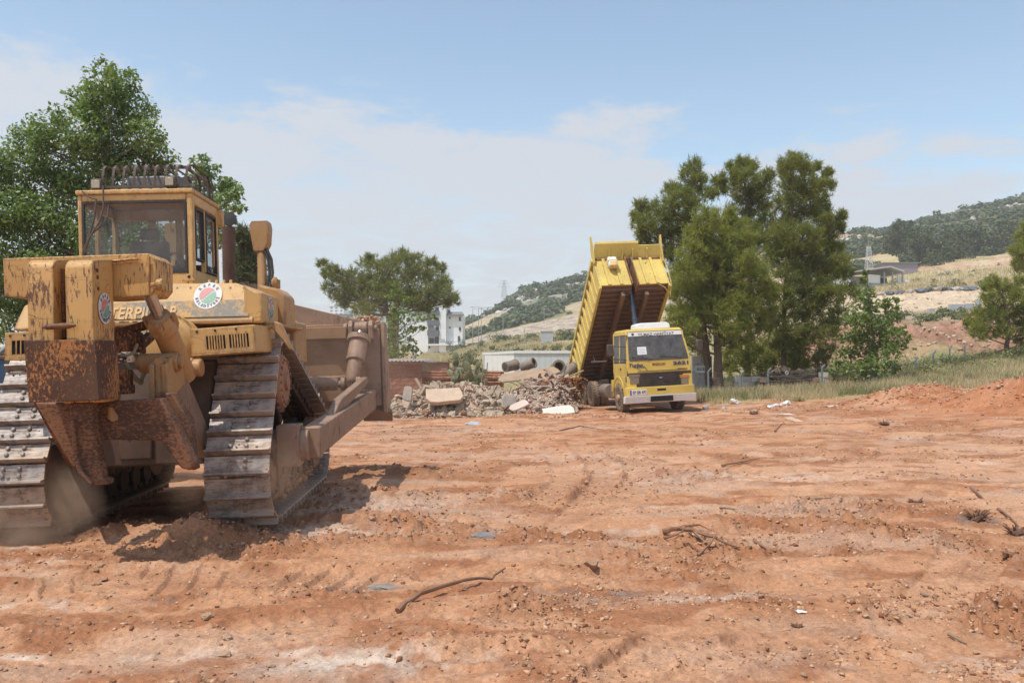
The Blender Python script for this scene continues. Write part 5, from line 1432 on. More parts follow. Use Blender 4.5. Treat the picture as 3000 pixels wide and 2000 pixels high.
# wheels
def wheel(x, y, s, dual=False, steer=0):
    w = .30
    m = MB()
    def tyre(xc):
        prof = [(.30, -.13), (.38, -.155), (.47, -.15), (.505, -.125), (.52, -.08), (.52, .08), (.505, .125), (.47, .15), (.38, .155), (.30, .13)]
        m.lathe(prof, (xc, 0, 0), (1, 0, 0), 36)
        for k in range(30):
            a = 2 * math.pi * k / 30
            for e in (-1, 1):
                ak = a + (.5 * e) * math.pi / 30
                m.box((xc + e * .085, .52 * math.cos(ak), .52 * math.sin(ak)), (.115, .06, .035), Matrix.Rotation(ak - math.pi / 2, 3, 'X'))
    tyre(0)
    if dual: tyre(-s * .34)
    m.xf(Matrix.Translation((x, y, .52)) @ Matrix.Rotation(steer, 4, 'Z'))
    wh = m.build('wheel', M['tyre'], TR)
    m = MB()
    if dual: m.lathe([(.31, .13), (.29, .10), (.27, -.05), (.16, -.06), (.15, .02), (.10, .03), (0, .03)], (0, 0, 0), (s, 0, 0), 28)
    else:
        m.lathe([(.31, .13), (.29, .11), (.26, .04), (.18, .10), (.16, .12), (.12, .13), (.11, .20), (.06, .22), (0, .22)], (0, 0, 0), (s, 0, 0), 28)
        for k in range(10):
            a = 2 * math.pi * k / 10; m.lathe([(.018, .10), (.018, .15), (0, .152)], (0, .215 * math.cos(a), .215 * math.sin(a)), (s, 0, 0), 6)
    m.xf(Matrix.Translation((x, y, .52)) @ Matrix.Rotation(steer, 4, 'Z'))
    m.build('rim', M['rim'], wh)
for s in (-1, 1):
    wheel(xm + s * (hw - .13), 0, s)
    for y in (3.95, 5.25): wheel(xm + s * (hw - .05), y, s, True)
# chassis
m = MB()
for s in (-1, 1): m.bx(xm + s * .42 - .04, xm + s * .42 + .04, FYL + .3, 5.9, .78, 1.04)
m.bx(xm - .46, xm + .46, 1.0, 1.1, .8, 1.0); m.bx(xm - .46, xm + .46, 5.3, 5.4, .8, 1.0)
for y in (0, 3.95, 5.25): m.cyl((xm - 1.0, y, .52), (xm + 1.0, y, .52), .09); m.ball((xm, y, .52), .2)
m.bx(xm - .35, xm + .35, -.9, .9, .55, 1.1)
m.build('chassis', M['case'], TR, .01)
m = MB(); m.cyl((xm - hw + .05, 1.25, .72), (xm - hw + .05, 2.15, .72), .27, None, 18); m.bx(xm - hw + .0, xm - hw + .4, .95, 1.18, .45, 1.0); m.build('fuel_tank', plain('dull_tank', (.22, .19, .17), .6, .4, .2, 6, .6), TR, .02)
m = MB(); m.bx(xm + hw - .5, xm + hw - .05, 1.1, 2.1, .5, 1.0); m.build('tool_box', M['case'], TR, .02)
for s in (-1, 1):
    m = MB(); m.bx(xm + s * hw - .26 + (0 if s > 0 else .22), xm + s * hw + .04 + (0 if s > 0 else .22), 2.30, 2.33, .45, 1.15); m.build('mudflap', M['rubber'], TR)

# --- raised dump body: local frame  u to the front, w up from the floor
AL = R(38.5); BL, BH, BW = 6.50, 1.40, 1.35
uF = Vector((0, -math.cos(AL), math.sin(AL))); uN = Vector((0, math.sin(AL), math.cos(AL)))
TAIL = Vector((xm - .05, 5.95, .62))
def B(x, u, w): return TAIL + Vector((x, 0, 0)) + uF * u + uN * w
def bb(m, x0, x1, u0, u1, w0, w1): return m.hexa([B(x0, u0, w0), B(x1, u0, w0), B(x1, u1, w0), B(x0, u1, w0), B(x0, u0, w1), B(x1, u0, w1), B(x1, u1, w1), B(x0, u1, w1)])
m = MB(); NT_ = .95
bb(m, -BW + .06, BW - .06, 0, BL - NT_, 0, .05); bb(m, -BW + .06, -.13, BL - NT_, BL - .05, 0, .05); bb(m, .13, BW - .06, BL - NT_, BL - .05, 0, .05)
body = m.build('dump_body', M['under'], TR)
for k in range(25):
    u = .18 + k * (BL - .4) / 24
    for x0, x1 in ([(-BW + .07, BW - .07)] if u < BL - NT_ - .06 else [(-BW + .07, -.14), (.14, BW - .07)]):
        m = MB(); bb(m, x0, x1, u, u + .055, -.10, -.001); m.build('cross_member', M['under'], body)
for s in (-1, 1):
    m = MB(); bb(m, s * .46 - .07, s * .46 + .07, .3, BL - .25, -.32, -.101); m.build('body_rail', M['under'], body, .01)
for s in (-1, 1):
    m = MB(); xs = s * BW
    bb(m, min(xs, xs - s * .055), max(xs, xs - s * .055), -.10, BL, -.12, BH)
    sd = m.build('side_wall', M['yel_body'], body, .008)
    m = MB(); bb(m, min(xs + s * .002, xs + s * .07), max(xs + s * .002, xs + s * .07), -.1, BL - .02, BH - .12, BH + .03); m.build('top_rail', M['yel_body'], sd, .01)
    m = MB(); bb(m, min(xs + s * .002, xs + s * .05), max(xs + s * .002, xs + s * .05), -.1, BL - .02, -.14, -.02); m.build('bottom_rail', M['yel_body'], sd, .01)
    for k in range(12):
        u = .25 + k * .51
        m = MB()
        m.prism([B(xs + s * .001, u, .02), B(xs + s * .001, u + .16, .02), B(xs + s * .001, u + .16, BH - .14), B(xs + s * .001, u, BH - .14)], Vector((s * .045, 0, 0)))
        m.build('side_rib', M['yel_body'], sd, .006)
        m = MB(); m.prism([B(xs + s * .003, u + .22, BH - .17), B(xs + s * .003, u + .42, BH - .17), B(xs + s * .003, u + .22, BH - .40)], Vector((s * .006, 0, 0))); m.build('gusset_hole', M['hole_shade'], sd)
# headboard with ribs, centre channel, canopy lip
hb = MB(); CH = .12
bb(hb, -BW + .057, -CH, BL - .05, BL, 0.0, BH); bb(hb, CH, BW - .057, BL - .05, BL, 0.0, BH)
head = hb.build('headboard', M['yel_body'], body, .006)
for x_ in (-.98, -.52, .48, .88):
    m = MB(); bb(m, x_ - .055, x_ + .055, BL + .001, BL + .075, -.02, BH - .06); m.build('rib', M['yel_body'], head, .008)
m = MB()
for s in (-1, 1):
    bb(m, s * CH - .02, s * CH + .02, BL - NT_, BL + .12, -.02, BH + .15)
bb(m, -CH + .02, CH - .02, BL - NT_, BL - NT_ + .04, -.02, BH + .05)
bb(m, -BW + .06, BW - .06, BL + .001, BL + .05, BH - .09, BH - .02)
m.build('cylinder_well', paint('well_paint', (.34, .16, .06), (.05, .03, .02), .7, .2), head, .006)
can = MB()
def lipq(x0, x1, l0, l1): 
    can.hexa([B(x0, BL, BH - .01), B(x1, BL, BH - .01), B(x1, BL, BH + .03), B(x0, BL, BH + .03), B(x0, BL + l0, BH + .30), B(x1, BL + l1, BH + .30), B(x1, BL + l1, BH + .335), B(x0, BL + l0, BH + .335)])
lipq(-BW + .05, .42, .50, .50); lipq(.421, BW - .05, .36, .36)
cano = can.build('canopy', M['yel_body'], body, .006)
m = MB()
for x_ in (-.72, -.2, .2, .78):
    m.prism([B(x_ - .03, BL + .002, BH - .02), B(x_ - .03, BL + .33, BH + .20), B(x_ - .03, BL + .33, BH + .155), B(x_ - .03, BL + .002, BH - .12)], Vector((.06, 0, 0)))
m.prism([B(-BW + .06, BL + .49, BH + .30), B(.42, BL + .49, BH + .30), B(.42, BL + .52, BH + .36), B(-BW + .06, BL + .52, BH + .36)], uN * .03)
m.build('rib', M['yel_body'], cano, .004)
for s in (-1, 1):
    m = MB(); m.prism([B(s * (BW - .02), BL - .05, BH - .3), B(s * (BW - .02), BL + .12, BH - .32), B(s * (BW - .02), BL + .40, BH + .25), B(s * (BW + .01), BL + .56, BH + .66), B(s * (BW + .01), BL + .44, BH + .72), B(s * (BW - .02), BL - .05, BH + .2)], Vector((s * .045, 0, 0))); m.build('canopy_ear', M['yel_body'], cano, .006)
m = MB(); m.tube([B(BW + .05, BL + .1, BH - .2), B(BW + .10, BL + .02, BH - .7), B(BW + .06, BL + .0, .05), B(BW + .0, BL - .3, -.35), B(BW - .2, BL - .1, -.12), B(BW - .5, BL + .03, -.03)], .02, 6); m.build('grab_rail', M['yel_body'], body)
# water can strapped on the headboard
m = MB(); c = B(-.70, BL + .20, BH - .42)
rotb = Matrix((Vector((1, 0, 0)), uF, uN)).transposed()
m.box(c, (.36, .24, .46), rotb); wc = m.build('water_can', M['white'], body, .06)
m = MB(); m.box(B(-.70, BL + .22, BH - .56), (.30, .22, .26), rotb); m.build('can_base', plain('stained_plastic', (.62, .40, .16), .6, 0, .25, 7), wc, .05)
m = MB(); m.box(B(-.70, BL + .20, BH - .40), (.37, .25, .05), rotb); m.build('strap', M['yel_body'], wc)
# telescopic hoist
p0 = T(1863, 965, .80); p1 = B(-.02, BL - .06, BH + .06)
p0 = p0 + (p0 - p1).normalized() * .9; ax = p1 - p0; L = ax.length
m = MB(); m.lathe([(.10, 0), (.10, .32 * L), (.115, .325 * L), (.115, .345 * L), (.09, .35 * L)], p0, ax, 18); hoist = m.build('hoist', M['cyl_blue'], TR)
m = MB(); m.lathe([(.082, .34 * L), (.082, .62 * L), (.092, .625 * L), (.092, .64 * L), (.07, .645 * L)], p0, ax, 18); m.build('stage', M['cyl_blue'], hoist)
m = MB(); m.lathe([(.062, .635 * L), (.062, .985 * L), (.05, L)], p0, ax, 18); m.build('stage', M['cyl_blue'], hoist)
m = MB(); bb(m, -1.1, -.45, 2.35, 2.42, -.34, -.33); m.tube([B(-.95, 2.4, -.1), B(-.95, 2.4, -.34)], .012, 6); m.build('tray', M['white'], body)
m = MB(); bb(m, -BW + .06, BW - .06, -.12, -.06, .0, BH - .1); tg = m.build('tailgate', M['yel_body'], body, .01)
# ================================================================== BUILDINGS
M['bwhite'] = plain('white_render', (.78, .78, .77), .85, 0, .06, .8, 0, .1)
M['bgrey'] = plain('grey_render', (.13, .14, .16), .8, 0, .1, 1, 0, .1)
M['bpale'] = plain('pale_grey_render', (.42, .43, .44), .8, 0, .1, 1, 0, .1)
M['win'] = plain('far_window', (.05, .06, .075), .25, 0, .2, 1, 0, 0)
M['roofm'] = plain('grey_roof', (.20, .20, .205), .8, 0, .1, 1, 0, .1)
M['conc'] = plain('old_concrete', (.40, .36, .31), .9, 0, .25, 3, .2, .4)
M['galv'] = plain('galvanised', (.33, .34, .34), .5, .4, .1, 3, 0, 0)
M['wood'] = plain('grey_wood', (.22, .15, .10), .85, 0, .3, 5, .3, .4)

def upright(Y):                 # helper: pixel box at distance Y -> metres
    return lambda px, py: P(px, py, Y)
def apartment():
    Yb = 200.0; q = upright(Yb)
    base = gat(1265, Yb + 6)
    r = thing('apartment_building', 'white four-storey apartment building with grey balconies behind the umbrella pine', 'building', (q(1265, 1040).x, Yb, base.z - 1))
    o = Vector(r.location)
    def bx(m, x0, y0, x1, y1, d0, d1):
        a, b = q(x0, y1) - o, q(x1, y0) - o
        m.bx(a.x, b.x, d0, d1, a.z, b.z)
    m = MB()
    bx(m, 1203, 920, 1254, 1052, 0, 12); bx(m, 1254, 1010, 1290, 1052, .2, 12); bx(m, 1287, 884, 1308, 1050, -1.0, 11); bx(m, 1308, 922, 1355, 1010, .5, 12)
    bx(m, 1254, 884, 1287, 1010, 1.6, 11); bx(m, 1186, 925, 1203, 1008, 3, 12); bx(m, 1308, 1010, 1348, 1052, .8, 12)
    wall = m.build('wall', M['bwhite'], r, 0, 0)
    m = MB(); bx(m, 1200, 890, 1256, 919, 3.5, 11); m.build('attic', M['bpale'], r, 0, 0)
    m = MB()
    a, b = q(1199, 920) - o, q(1256, 920) - o
    m.prism([(a.x, -.6, a.z), (b.x, -.6, a.z), (b.x, 6, a.z + 1.0), (a.x, 6, a.z + 1.0)][::-1], (0, 0, .25))
    a, b = q(1304, 924) - o, q(1360, 920) - o
    m.prism([(a.x, -.4, a.z), (b.x, -.4, a.z), (b.x - .8, 6, a.z + 1.0), (a.x, 6, a.z + 1.0)][::-1], (0, 0, .25)); bx(m, 1287, 881, 1310, 884, -1.2, 11)
    bx(m, 1195, 886, 1258, 890, 3, 11)
    roof = m.build('roof', M['roofm'], r, 0, 0)
    m = MB(); bx(m, 1310, 905, 1316, 918, 3, 4.0); m.build('chimney', M['bgrey'], roof, 0, 0)
    for y0, y1 in ((880, 890), (911, 926), (939, 954), (968, 983)):
        m = MB(); bx(m, 1253, y0, 1289, y1, -1.3, -.1); m.build('balcony', M['bgrey'], r, 0, 0)
    for x0, y0, x1, y1, d in ((1274, 898, 1286, 910, 1.5), (1274, 928, 1286, 938, 1.5), (1274, 957, 1286, 967, 1.5), (1256, 990, 1270, 1004, 1.5), (1272, 986, 1286, 1004, 1.5), (1315, 929, 1320, 933, .4), (1315, 957, 1320, 961, .4), (1344, 928, 1350, 940, .4), (1344, 958, 1350, 968, .4), (1341, 984, 1347, 1000, .4),
                              (1239, 957, 1243, 961, -.1), (1220, 900, 1236, 914, 3.4), (1188, 930, 1198, 940, 2.9), (1188, 958, 1198, 968, 2.9), (1188, 985, 1198, 998, 2.9), (1256, 1014, 1260, 1020, .1)):
        m = MB(); bx(m, x0, y0, x1, y1, d - .06, d); w = m.build('window', M['win'], wall, 0, 0)
    for x0, y0, x1, y1 in ((1288, 994, 1305, 1005), (1306, 1000, 1340, 1008)):
        m = MB()
        n = int((x1 - x0) / 2.5)
        for k in range(n + 1): bx(m, x0 + k * 2.5, y0, x0 + k * 2.5 + .5, y1, -1.2, -1.15)
        bx(m, x0, y0, x1, y0 + 1, -1.2, -1.14); m.build('railing', M['bgrey'], r, 0, 0)
    m = MB(); bx(m, 1253, 1008, 1345, 1012, -1.5, .5); m.build('terrace', M['bwhite'], r, 0, 0)
apartment()
def block(name, label, px0, px1, py0, py1, Y, depth, mt, floors=4, cols=3, group=None, pent=0):
    r = thing(name, label, 'building', P((px0 + px1) / 2, py1, Y), (0, 0, R(rnd.uniform(-12, 12))), group)
    w = (px1 - px0) / FPX * Y; h = (py1 - py0) / FPX * Y
    m = MB(); m.bx(-w / 2, w / 2, 0, depth, -6, h)
    wl = m.build('wall', mt, r, 0, 0)
    m = MB(); m.bx(-w / 2 - .3, w / 2 + .3, -.3, depth + .3, h, h + .35)
    if pent: m.bx(-w * .2, w * .25, depth * .2, depth * .6, h + .35, h + .35 + pent)
    m.build('roof', M['roofm'], r, 0, 0)
    for i in range(floors):
        for j in range(cols):
            z = h * (i + .35) / floors; x = -w / 2 + w * (j + .28) / cols
            m = MB(); m.bx(x, x + w / cols * .45, -.06, 0.0, z, z + h / floors * .5); m.build('window', M['win'], wl, 0, 0)
    return r
for i, a in enumerate(((962, 1008, 898, 968, 900, 'tall pale apartment tower, farthest left on the skyline above the blade', 8, 3, 3), (1008, 1040, 915, 965, 980, 'hazy white tower block right of the tallest skyline tower', 7, 2, 2),
                       (1068, 1100, 908, 965, 880, 'grey-white tower block just left of the umbrella pine trunk', 8, 2, 2), (1100, 1140, 918, 965, 800, 'pale tower block half hidden by the umbrella pine trunk', 6, 3, 0), (1140, 1190, 893, 965, 640, 'pale flats seen between pine trunk and white apartment building', 6, 3, 2))):
    block('tower_block', a[5], a[0], a[1], a[2], a[3], a[4], 14, M['bwhite'] if i % 2 == 0 else M['bpale'], a[6], a[7], 'tower blocks on the far skyline', a[8])
block('flat_roofed_house', 'low house with a dark flat roof beyond the blade of the bulldozer', 965, 1026, 922, 975, 330, 12, M['bpale'], 2, 4)
block('white_house', 'small white house at the foot of the umbrella pine', 1040, 1110, 945, 985, 260, 10, M['bwhite'], 1, 4)
def gable():   # white hangar with open front on the terrace
    Y0 = 172.0; q = upright(Y0)
    r = thing('hangar', 'open-fronted white hangar with a shallow grey roof on the right-hand terrace', 'building', Vector((q(2560, 845).x, Y0, q(2560, 845).z)))
    o = Vector(r.location)
    def v(px, py, d=0): p = q(px, py) - o; return (p.x, d, p.z)
    m = MB(); m.prism([v(2452, 838), v(2490, 838), v(2494, 800), v(2470, 792), v(2452, 806)][::-1], (0, 14, 0)); m.build('wall', M['bwhite'], r, 0, 0)
    m = MB(); m.prism([v(2630, 838), v(2666, 838), v(2664, 824), v(2630, 806)][::-1], (0, .3, 0)); m.build('wall', M['bwhite'], r, 0, 0)
    m = MB(); m.prism([v(2545, 838, .2), v(2580, 838, .2), v(2580, 806, .2), v(2545, 803, .2)][::-1], (0, .2, 0)); m.build('wall', M['bwhite'], r, 0, 0)
    m = MB(); m.prism([v(2494, 838, 6), v(2630, 838, 6), v(2630, 800, 6), v(2494, 800, 6)][::-1], (0, .3, 0))
    m.build('wall', M['bwhite'], r, 0, 0)
    m = MB(); m.prism([v(2545, 838), v(2666, 838), v(2666, 833), v(2545, 829)][::-1], (0, .1, 0)); m.build('green_panel', plain('green_sheet', (.10, .26, .22)), r, 0, 0)
    m = MB(); m.prism([v(2580, 836, 5), v(2630, 836, 5), v(2630, 806, 5), v(2580, 806, 5)][::-1], (0, .2, 0)); m.build('opening', M['hole_shade'], r, 0, 0)
    m = MB(); m.prism([v(2490, 797, -1.5), v(2600, 781, -1.5), v(2640, 795, -1.5), v(2640, 799, -1.5), v(2600, 785, -1.5), v(2490, 800, -1.5)][::-1], (0, 14, 0)); m.prism([v(2452, 806, -.5), v(2470, 790, -.5), v(2496, 799, -.5), v(2496, 802, -.5), v(2470, 794, -.5), v(2452, 809, -.5)][::-1], (0, 15, 0)); m.build('roof', M['bpale'], r, 0, 0)
    for px in (2611, 2587, 2640):
        m = MB(); m.bx(v(px, 838)[0], v(px, 838)[0] + .25, -.5, -.25, v(px, 840)[2], v(px, 797)[2]); m.build('post', M['galv'], r, 0, 0)
gable()
r = thing('shed', 'low mauve-roofed shed under trees behind the hangar', 'building', P(2640, 782, 205))
m = MB(); m.bx(-4, 4, 0, 5, -2, .9); m.build('wall', plain('mauve_wall', (.26, .22, .24)), r, 0, 0); m = MB(); m.bx(-4.4, 4.4, -.4, 5.4, .9, 1.1); m.build('roof', M['roofm'], r, 0, 0)
# retaining wall with dark underside among the trees on the hill
o = MB(); a, b = P(2840, 762, 240), P(2925, 760, 240); o.bx(a.x, b.x, 240, 241, a.z - 3, a.z + .6)
tag(o.build('retaining_wall', M['bgrey'], None, 0, 0), 'dark long retaining wall under trees on the right hill', 'wall')

# ------------------------------------------------------------------ long white container shed
def container():
    Yc = 62.0
    a, b, c = P(1508, 1028, Yc), P(1700, 1028, Yc), P(1415, 1034, Yc + 8)
    c = Vector((c.x, Yc + 7.0, c.z)); c.x = P(1415, 1034, Yc + 7).x
    g = min(float(gz(a.x, Yc)), float(gz(b.x, Yc))) - .3
    r = thing('container_shed', 'long low white panelled site cabin behind the rubble', 'cabin', (a.x, Yc, g))
    H = a.z - g; W = 6.6
    m = MB(); m.bx(0.02, W, .03, 5, 0, H - .05); m.prism([(0.02, .03, 0), (0.02, .03, H - .05), (c.x - a.x, 6.9, H - .05), (c.x - a.x, 6.9, 0)], (.06, .03, 0)); m.build('core', M['bpale'], r, 0, 0)
    m = MB(); m.bx(-.08, W + .1, -.08, .5, H - .18, H); m.build('fascia', M['white'], r, .01)
    m = MB(); m.prism([(-.08, -.08, H - .18), (-.08, -.08, H), (c.x - a.x - .05, 7, H), (c.x - a.x - .05, 7, H - .18)], (.1, .02, 0)); m.build('fascia', M['white'], r)
    m = MB(); m.prism([(-.08, -.06, H), (W + .1, -.06, H), (W + .1, 7, H + .06), (c.x - a.x, 7, H + .06)], (0, 0, .03)); m.build('roof', M['bpale'], r, 0, 0)
    n = 15
    for k in range(n):
        x0 = .01 + W * k / n; m = MB(); m.bx(x0 + .008, x0 + W / n - .008, 0, .028, .05, H - .19); m.build('wall_panel', M['cpan'], r, .006)
    u = Vector((c.x - a.x, 7.0, 0)); L = u.length; u.normalize(); nn = Vector((-u.y, u.x, 0)) * .03
    for k in range(6):
        p0, p1 = u * (L * k / 6 + .02), u * (L * (k + 1) / 6 - .02)
        m = MB(); m.prism([p0, p1, p1 + Vector((0, 0, H - .19)), p0 + Vector((0, 0, H - .19))], nn); m.build('wall_panel', M['white'], r, .006)
M['cpan'] = plain('cream_panel', (.56, .57, .57), .6, 0, .05, 2, 0, .05)
container()

# ------------------------------------------------------------------ brick shed
def brick_shed():
    Y0 = 40.0
    a, b = P(1100, 1150, Y0), P(1236, 1150, Y0)
    top = P(1236, 1058, Y0).z
    g = float(gz(b.x, Y0)) - .15
    r = thing('brick_shed', 'low hollow-brick shed with corrugated roof beside the blade', 'shed', (a.x, Y0, g))
    W, H = b.x - a.x, top - g
    m = MB(); m.bx(0.01, W - .01, .03, 3.0, 0, H - .01); m.build('mortar_wall', plain('mortar', (.34, .25, .20), .95, 0, .2, 4), r, 0, 0)
    bh, bw = .195, .40
    bm_ = stone_material('hollow_brick', (.25, .115, .075), (.36, .19, .13))
    shared = {}
    def brick(w, y0, name='brick'):
        k = round(w, 2)
        if k not in shared:
            q = MB(); q.bx(0, w, 0, .028, 0, bh - .014); shared[k] = q.mesh('brick', 0); shared[k].materials.append(bm_)
        return link(name, shared[k], None, r)
    row = 0; z = .0
    while z + bh < H + .02:
        x = -.2 * (row % 2)
        while x < W - .02:
            x0, x1 = max(x, 0), min(x + bw - .014, W)
            if x1 - x0 > .05:
                o = brick(x1 - x0, 0); o.location = (x0, .002 + .008 * rnd.random(), z + .007)
            x += bw
        row += 1; z += bh
    m = MB(); N_ = 46
    pts = [(-.15 + (W + .35) * k / N_, H + .035 * math.sin(k * 1.9)) for k in range(N_ + 1)]
    m.prism([(x, -.25, z + .02) for x, z in pts] + [(x, -.25, z - .0) for x, z in pts[::-1]], (0, 3.4, .12)); m.build('roof', plain('corrugated_sheet', (.42, .36, .31), .8, 0, .2, 3, .3), r)
brick_shed()
# small brick hut roofs behind the tile stacks
r = thing('brick_hut', 'little brick hut with a blue tarpaulin roof behind the tile stacks', 'shed', P(1272, 1078, 50)); m = MB(); m.bx(-.9, .75, 0, 2, -1.5, .32); m.build('wall', plain('hut_brick', (.30, .16, .11), .9, 0, .2, 8), r)
m = MB(); m.bx(-1.05, .2, -.15, 2.2, .32, .40); m.build('roof', plain('blue_grey_tarp', (.22, .25, .30)), r); m = MB(); m.bx(.2, 1.0, -.1, 2.2, .325, .36); m.build('roof_sheet', plain('rusty_sheet', (.24, .13, .09)), r)

# ------------------------------------------------------------------ stacks of roof tiles
M['tile'] = stone_material('clay_tile', (.26, .10, .06), (.46, .22, .14))
tq = MB()
pr_ = [(-.11, 0), (-.11, .035), (-.06, .055), (.0, .03), (.06, .055), (.11, .035), (.11, 0), (.06, .035), (0, .012), (-.06, .035)]
tq.prism([(x, -.20, z) for x, z in pr_], (0, .40, 0)); tile_me = tq.mesh('roof_tile', 0); tile_me.materials.append(M['tile'])
def tile_stack(label, px, Y, W, rows, yaw):
    b = gat(px, Y)
    r = thing('tile_stack', label, 'stack of tiles', (b.x, b.y, b.z + .1), (0, 0, yaw), 'stacks of roof tiles')
    n = int(W / .075)
    for lay in range(rows):
        for k in range(n):
            o = link('roof_tile', tile_me, None, r)
            o.location = (-W / 2 + .075 * k + rnd.uniform(-.012, .012), rnd.uniform(-.03, .03), .13 + .255 * lay); o.rotation_euler = (R(90), R(90) + rnd.uniform(-.08, .08), rnd.uniform(-.05, .05))
    for lay in range(2, rows + 1, 2):
        m = MB(); m.bx(-W / 2, W / 2, -.18, .18, lay * .255 - .14 + .0, lay * .255 - .12); m.build('batten', M['wood'], r)
tile_stack('wide stack of red roof tiles standing on edge behind the cactus', 1330, 40.5, 2.9, 5, .06)
tile_stack('narrow taller stack of red roof tiles at the end nearest the white cabin', 1435, 39.5, 1.15, 5, -.25)
for px, py0, py1, lean in ((1408, 1140, 1070, 6), (1418, 1138, 1062, 10)):
    a, b = P(px, py0, 37.6), P(px + lean, py1, 37.6); m = MB(); m.tube([a, a.lerp(b, .5) + Vector((.03, 0, 0)), b], [.035, .03, .02], 6)
    tag(m.build('pole', M['wood']), 'thin leaning stick stuck in the ground ' + ('left' if px == 1408 else 'right') + ' of the pair before the tile stacks', 'pole', 'sticks before the tile stacks')

# ------------------------------------------------------------------ prickly pear
cac = thing('prickly_pear', 'prickly pear cactus growing behind the left rubble heap', 'cactus', gat(1365, 38.3))
M['pad'] = plain('cactus_pad', (.12, .145, .07), .55, 0, .2, 3, .25)
pm = MB(); pm.ball((0, 0, .5), (.36, .075, .52), 12, 8); pad_me = pm.mesh('cactus_pad', 60); pad_me.materials.append(M['pad'])
o0 = Vector(cac.location)
for px, py, s, tilt in ((1363, 1142, .55, .05), (1345, 1138, .5, -.3), (1390, 1140, .5, .25), (1368, 1118, .5, .1), (1352, 1112, .52, -.45), (1384, 1116, .48, .4), (1372, 1092, .5, -.05), (1360, 1090, .42, -.7), (1378, 1068, .5, .08), (1373, 1062, .30, -.5), (1392, 1090, .4, .6), (1398, 1102, .38, .9), (1345, 1062, .42, -.95), (1335, 1052, .34, -.2), (1376, 1050, .36, .0), (1385, 1066, .34, .7),
                        (1340, 1110, .45, -.6), (1332, 1125, .45, -.7), (1325, 1100, .35, -.5), (1402, 1122, .42, .7), (1408, 1095, .32, .5), (1350, 1125, .5, .3), (1375, 1130, .5, -.3), (1396, 1075, .3, .2), (1358, 1075, .36, .3)):
    p = P(px, py, 38.3 + rnd.uniform(-.3, .3)) - o0
    o = link('pad', pad_me, None, cac); o.location = p; s *= 1.05; o.scale = (s * 1.05, s, s); o.rotation_euler = (rnd.uniform(-.35, .35), tilt * 1.5 + rnd.uniform(-.35, .35), rnd.uniform(-1.2, 1.2))

# ------------------------------------------------------------------ rubble heaps
def heap(name, label, prof, y0, dep, n, mats, sizes, planks, seed):
    """prof: (px, py) of the crest; the heap falls from the crest towards us"""
    q = random.Random(seed)
    pxs = [p[0] for p in prof]; pys = [p[1] for p in prof]
    r = thing(name, label, 'rubble', gat(sum(pxs) / len(pxs), y0)); o0 = Vector(r.location)
    def hh(px, v):   # v 0 foot .. 1 crest .. 1.5 behind
        yb = y0 + dep * v
        crest = P(px, float(np.interp(px, pxs, pys)), y0 + dep).z
        g = float(gz((px - 1500) / FPX * yb, yb))
        return g - .12 + (crest - g + .05) * min(1, max(0, v)) ** .75 * (1 if v <= 1 else max(0, 1 - (v - 1) * .9)), yb
    nx, nv = 60, 26
    vs, fs = [], []
    for i in range(nx + 1):
        for j in range(nv + 1):
            px = pxs[0] + (pxs[-1] - pxs[0]) * i / nx; v = 1.9 * j / nv
            z, yb = hh(px, v); e = q.uniform(-.10, .10) * (1 if 0 < j < nv else 0)
            vs.append((((px - 1500) / FPX * yb) - o0.x + e * .5, yb - o0.y, z + e - o0.z))
    for i in range(nx):
        for j in range(nv): fs.append((i * (nv + 1) + j, (i + 1) * (nv + 1) + j, (i + 1) * (nv + 1) + j + 1, i * (nv + 1) + j + 1))
    MB().add(vs, fs).build('core', mats[0], r, 0, 0)
    for k in range(n):
        px = q.uniform(pxs[0] + 4, pxs[-1] - 4); v = q.uniform(-.03, 1.12) ** 1.0
        z, yb = hh(px, v); s = q.choice(sizes) * q.uniform(.7, 1.3)
        pl = q.random() < planks
        if pl:
            L = q.uniform(.35, 1.1); k2 = q.choice(PLANKS); o = link('splinter' if k2[1] else 'tile_piece', k2[0], None, r)
            o.scale = (L, L * q.uniform(.6, 1.2), L); o.rotation_euler = (q.uniform(-.5, .5), q.uniform(-.5, .5), q.uniform(0, 6.3))
        else:
            o = link('chunk', CHUNKS[mats[1]][q.randrange(len(CHUNKS[mats[1]]))], None, r)
            o.scale = (s, s * q.uniform(.6, 1.2), s * q.uniform(.6, 1.0)); o.rotation_euler = (q.uniform(-1.1, 1.1), q.uniform(-1.1, 1.1), q.uniform(0, 6.3))
        o.location = ((px - 1500) / FPX * yb - o0.x, yb - o0.y - .05, z + s * .25 - o0.z)
    for k in range(14):
        px = q.uniform(pxs[0] + 20, pxs[-1] - 20); z, yb = hh(px, q.uniform(.2, 1.0)); a = Vector(((px - 1500) / FPX * yb - o0.x, yb - o0.y, z - o0.z)); d = Vector((q.uniform(-1, 1), q.uniform(-.5, .1), q.uniform(.1, .7))).normalized() * q.uniform(.3, .8)
        m = MB(); m.tube([a, a + d * .5 + Vector((0, 0, .05)), a + d], [.014, .014, .010], 5); m.build('rebar', M['rackm'], r)
    pts = []
    for k in range(2200):
        px = q.uniform(pxs[0] - 6, pxs[-1] + 6); v = q.uniform(-.12, 1.15); z, yb = hh(px, v)
        pts.append(((px - 1500) / FPX * yb - o0.x, yb - o0.y - .03, z + .03 - o0.z, q.uniform(.025, .10)))
    scatter_rocks('crumbs', pts, mats[2], r, 'stuff', 12, 0)
    return r, hh
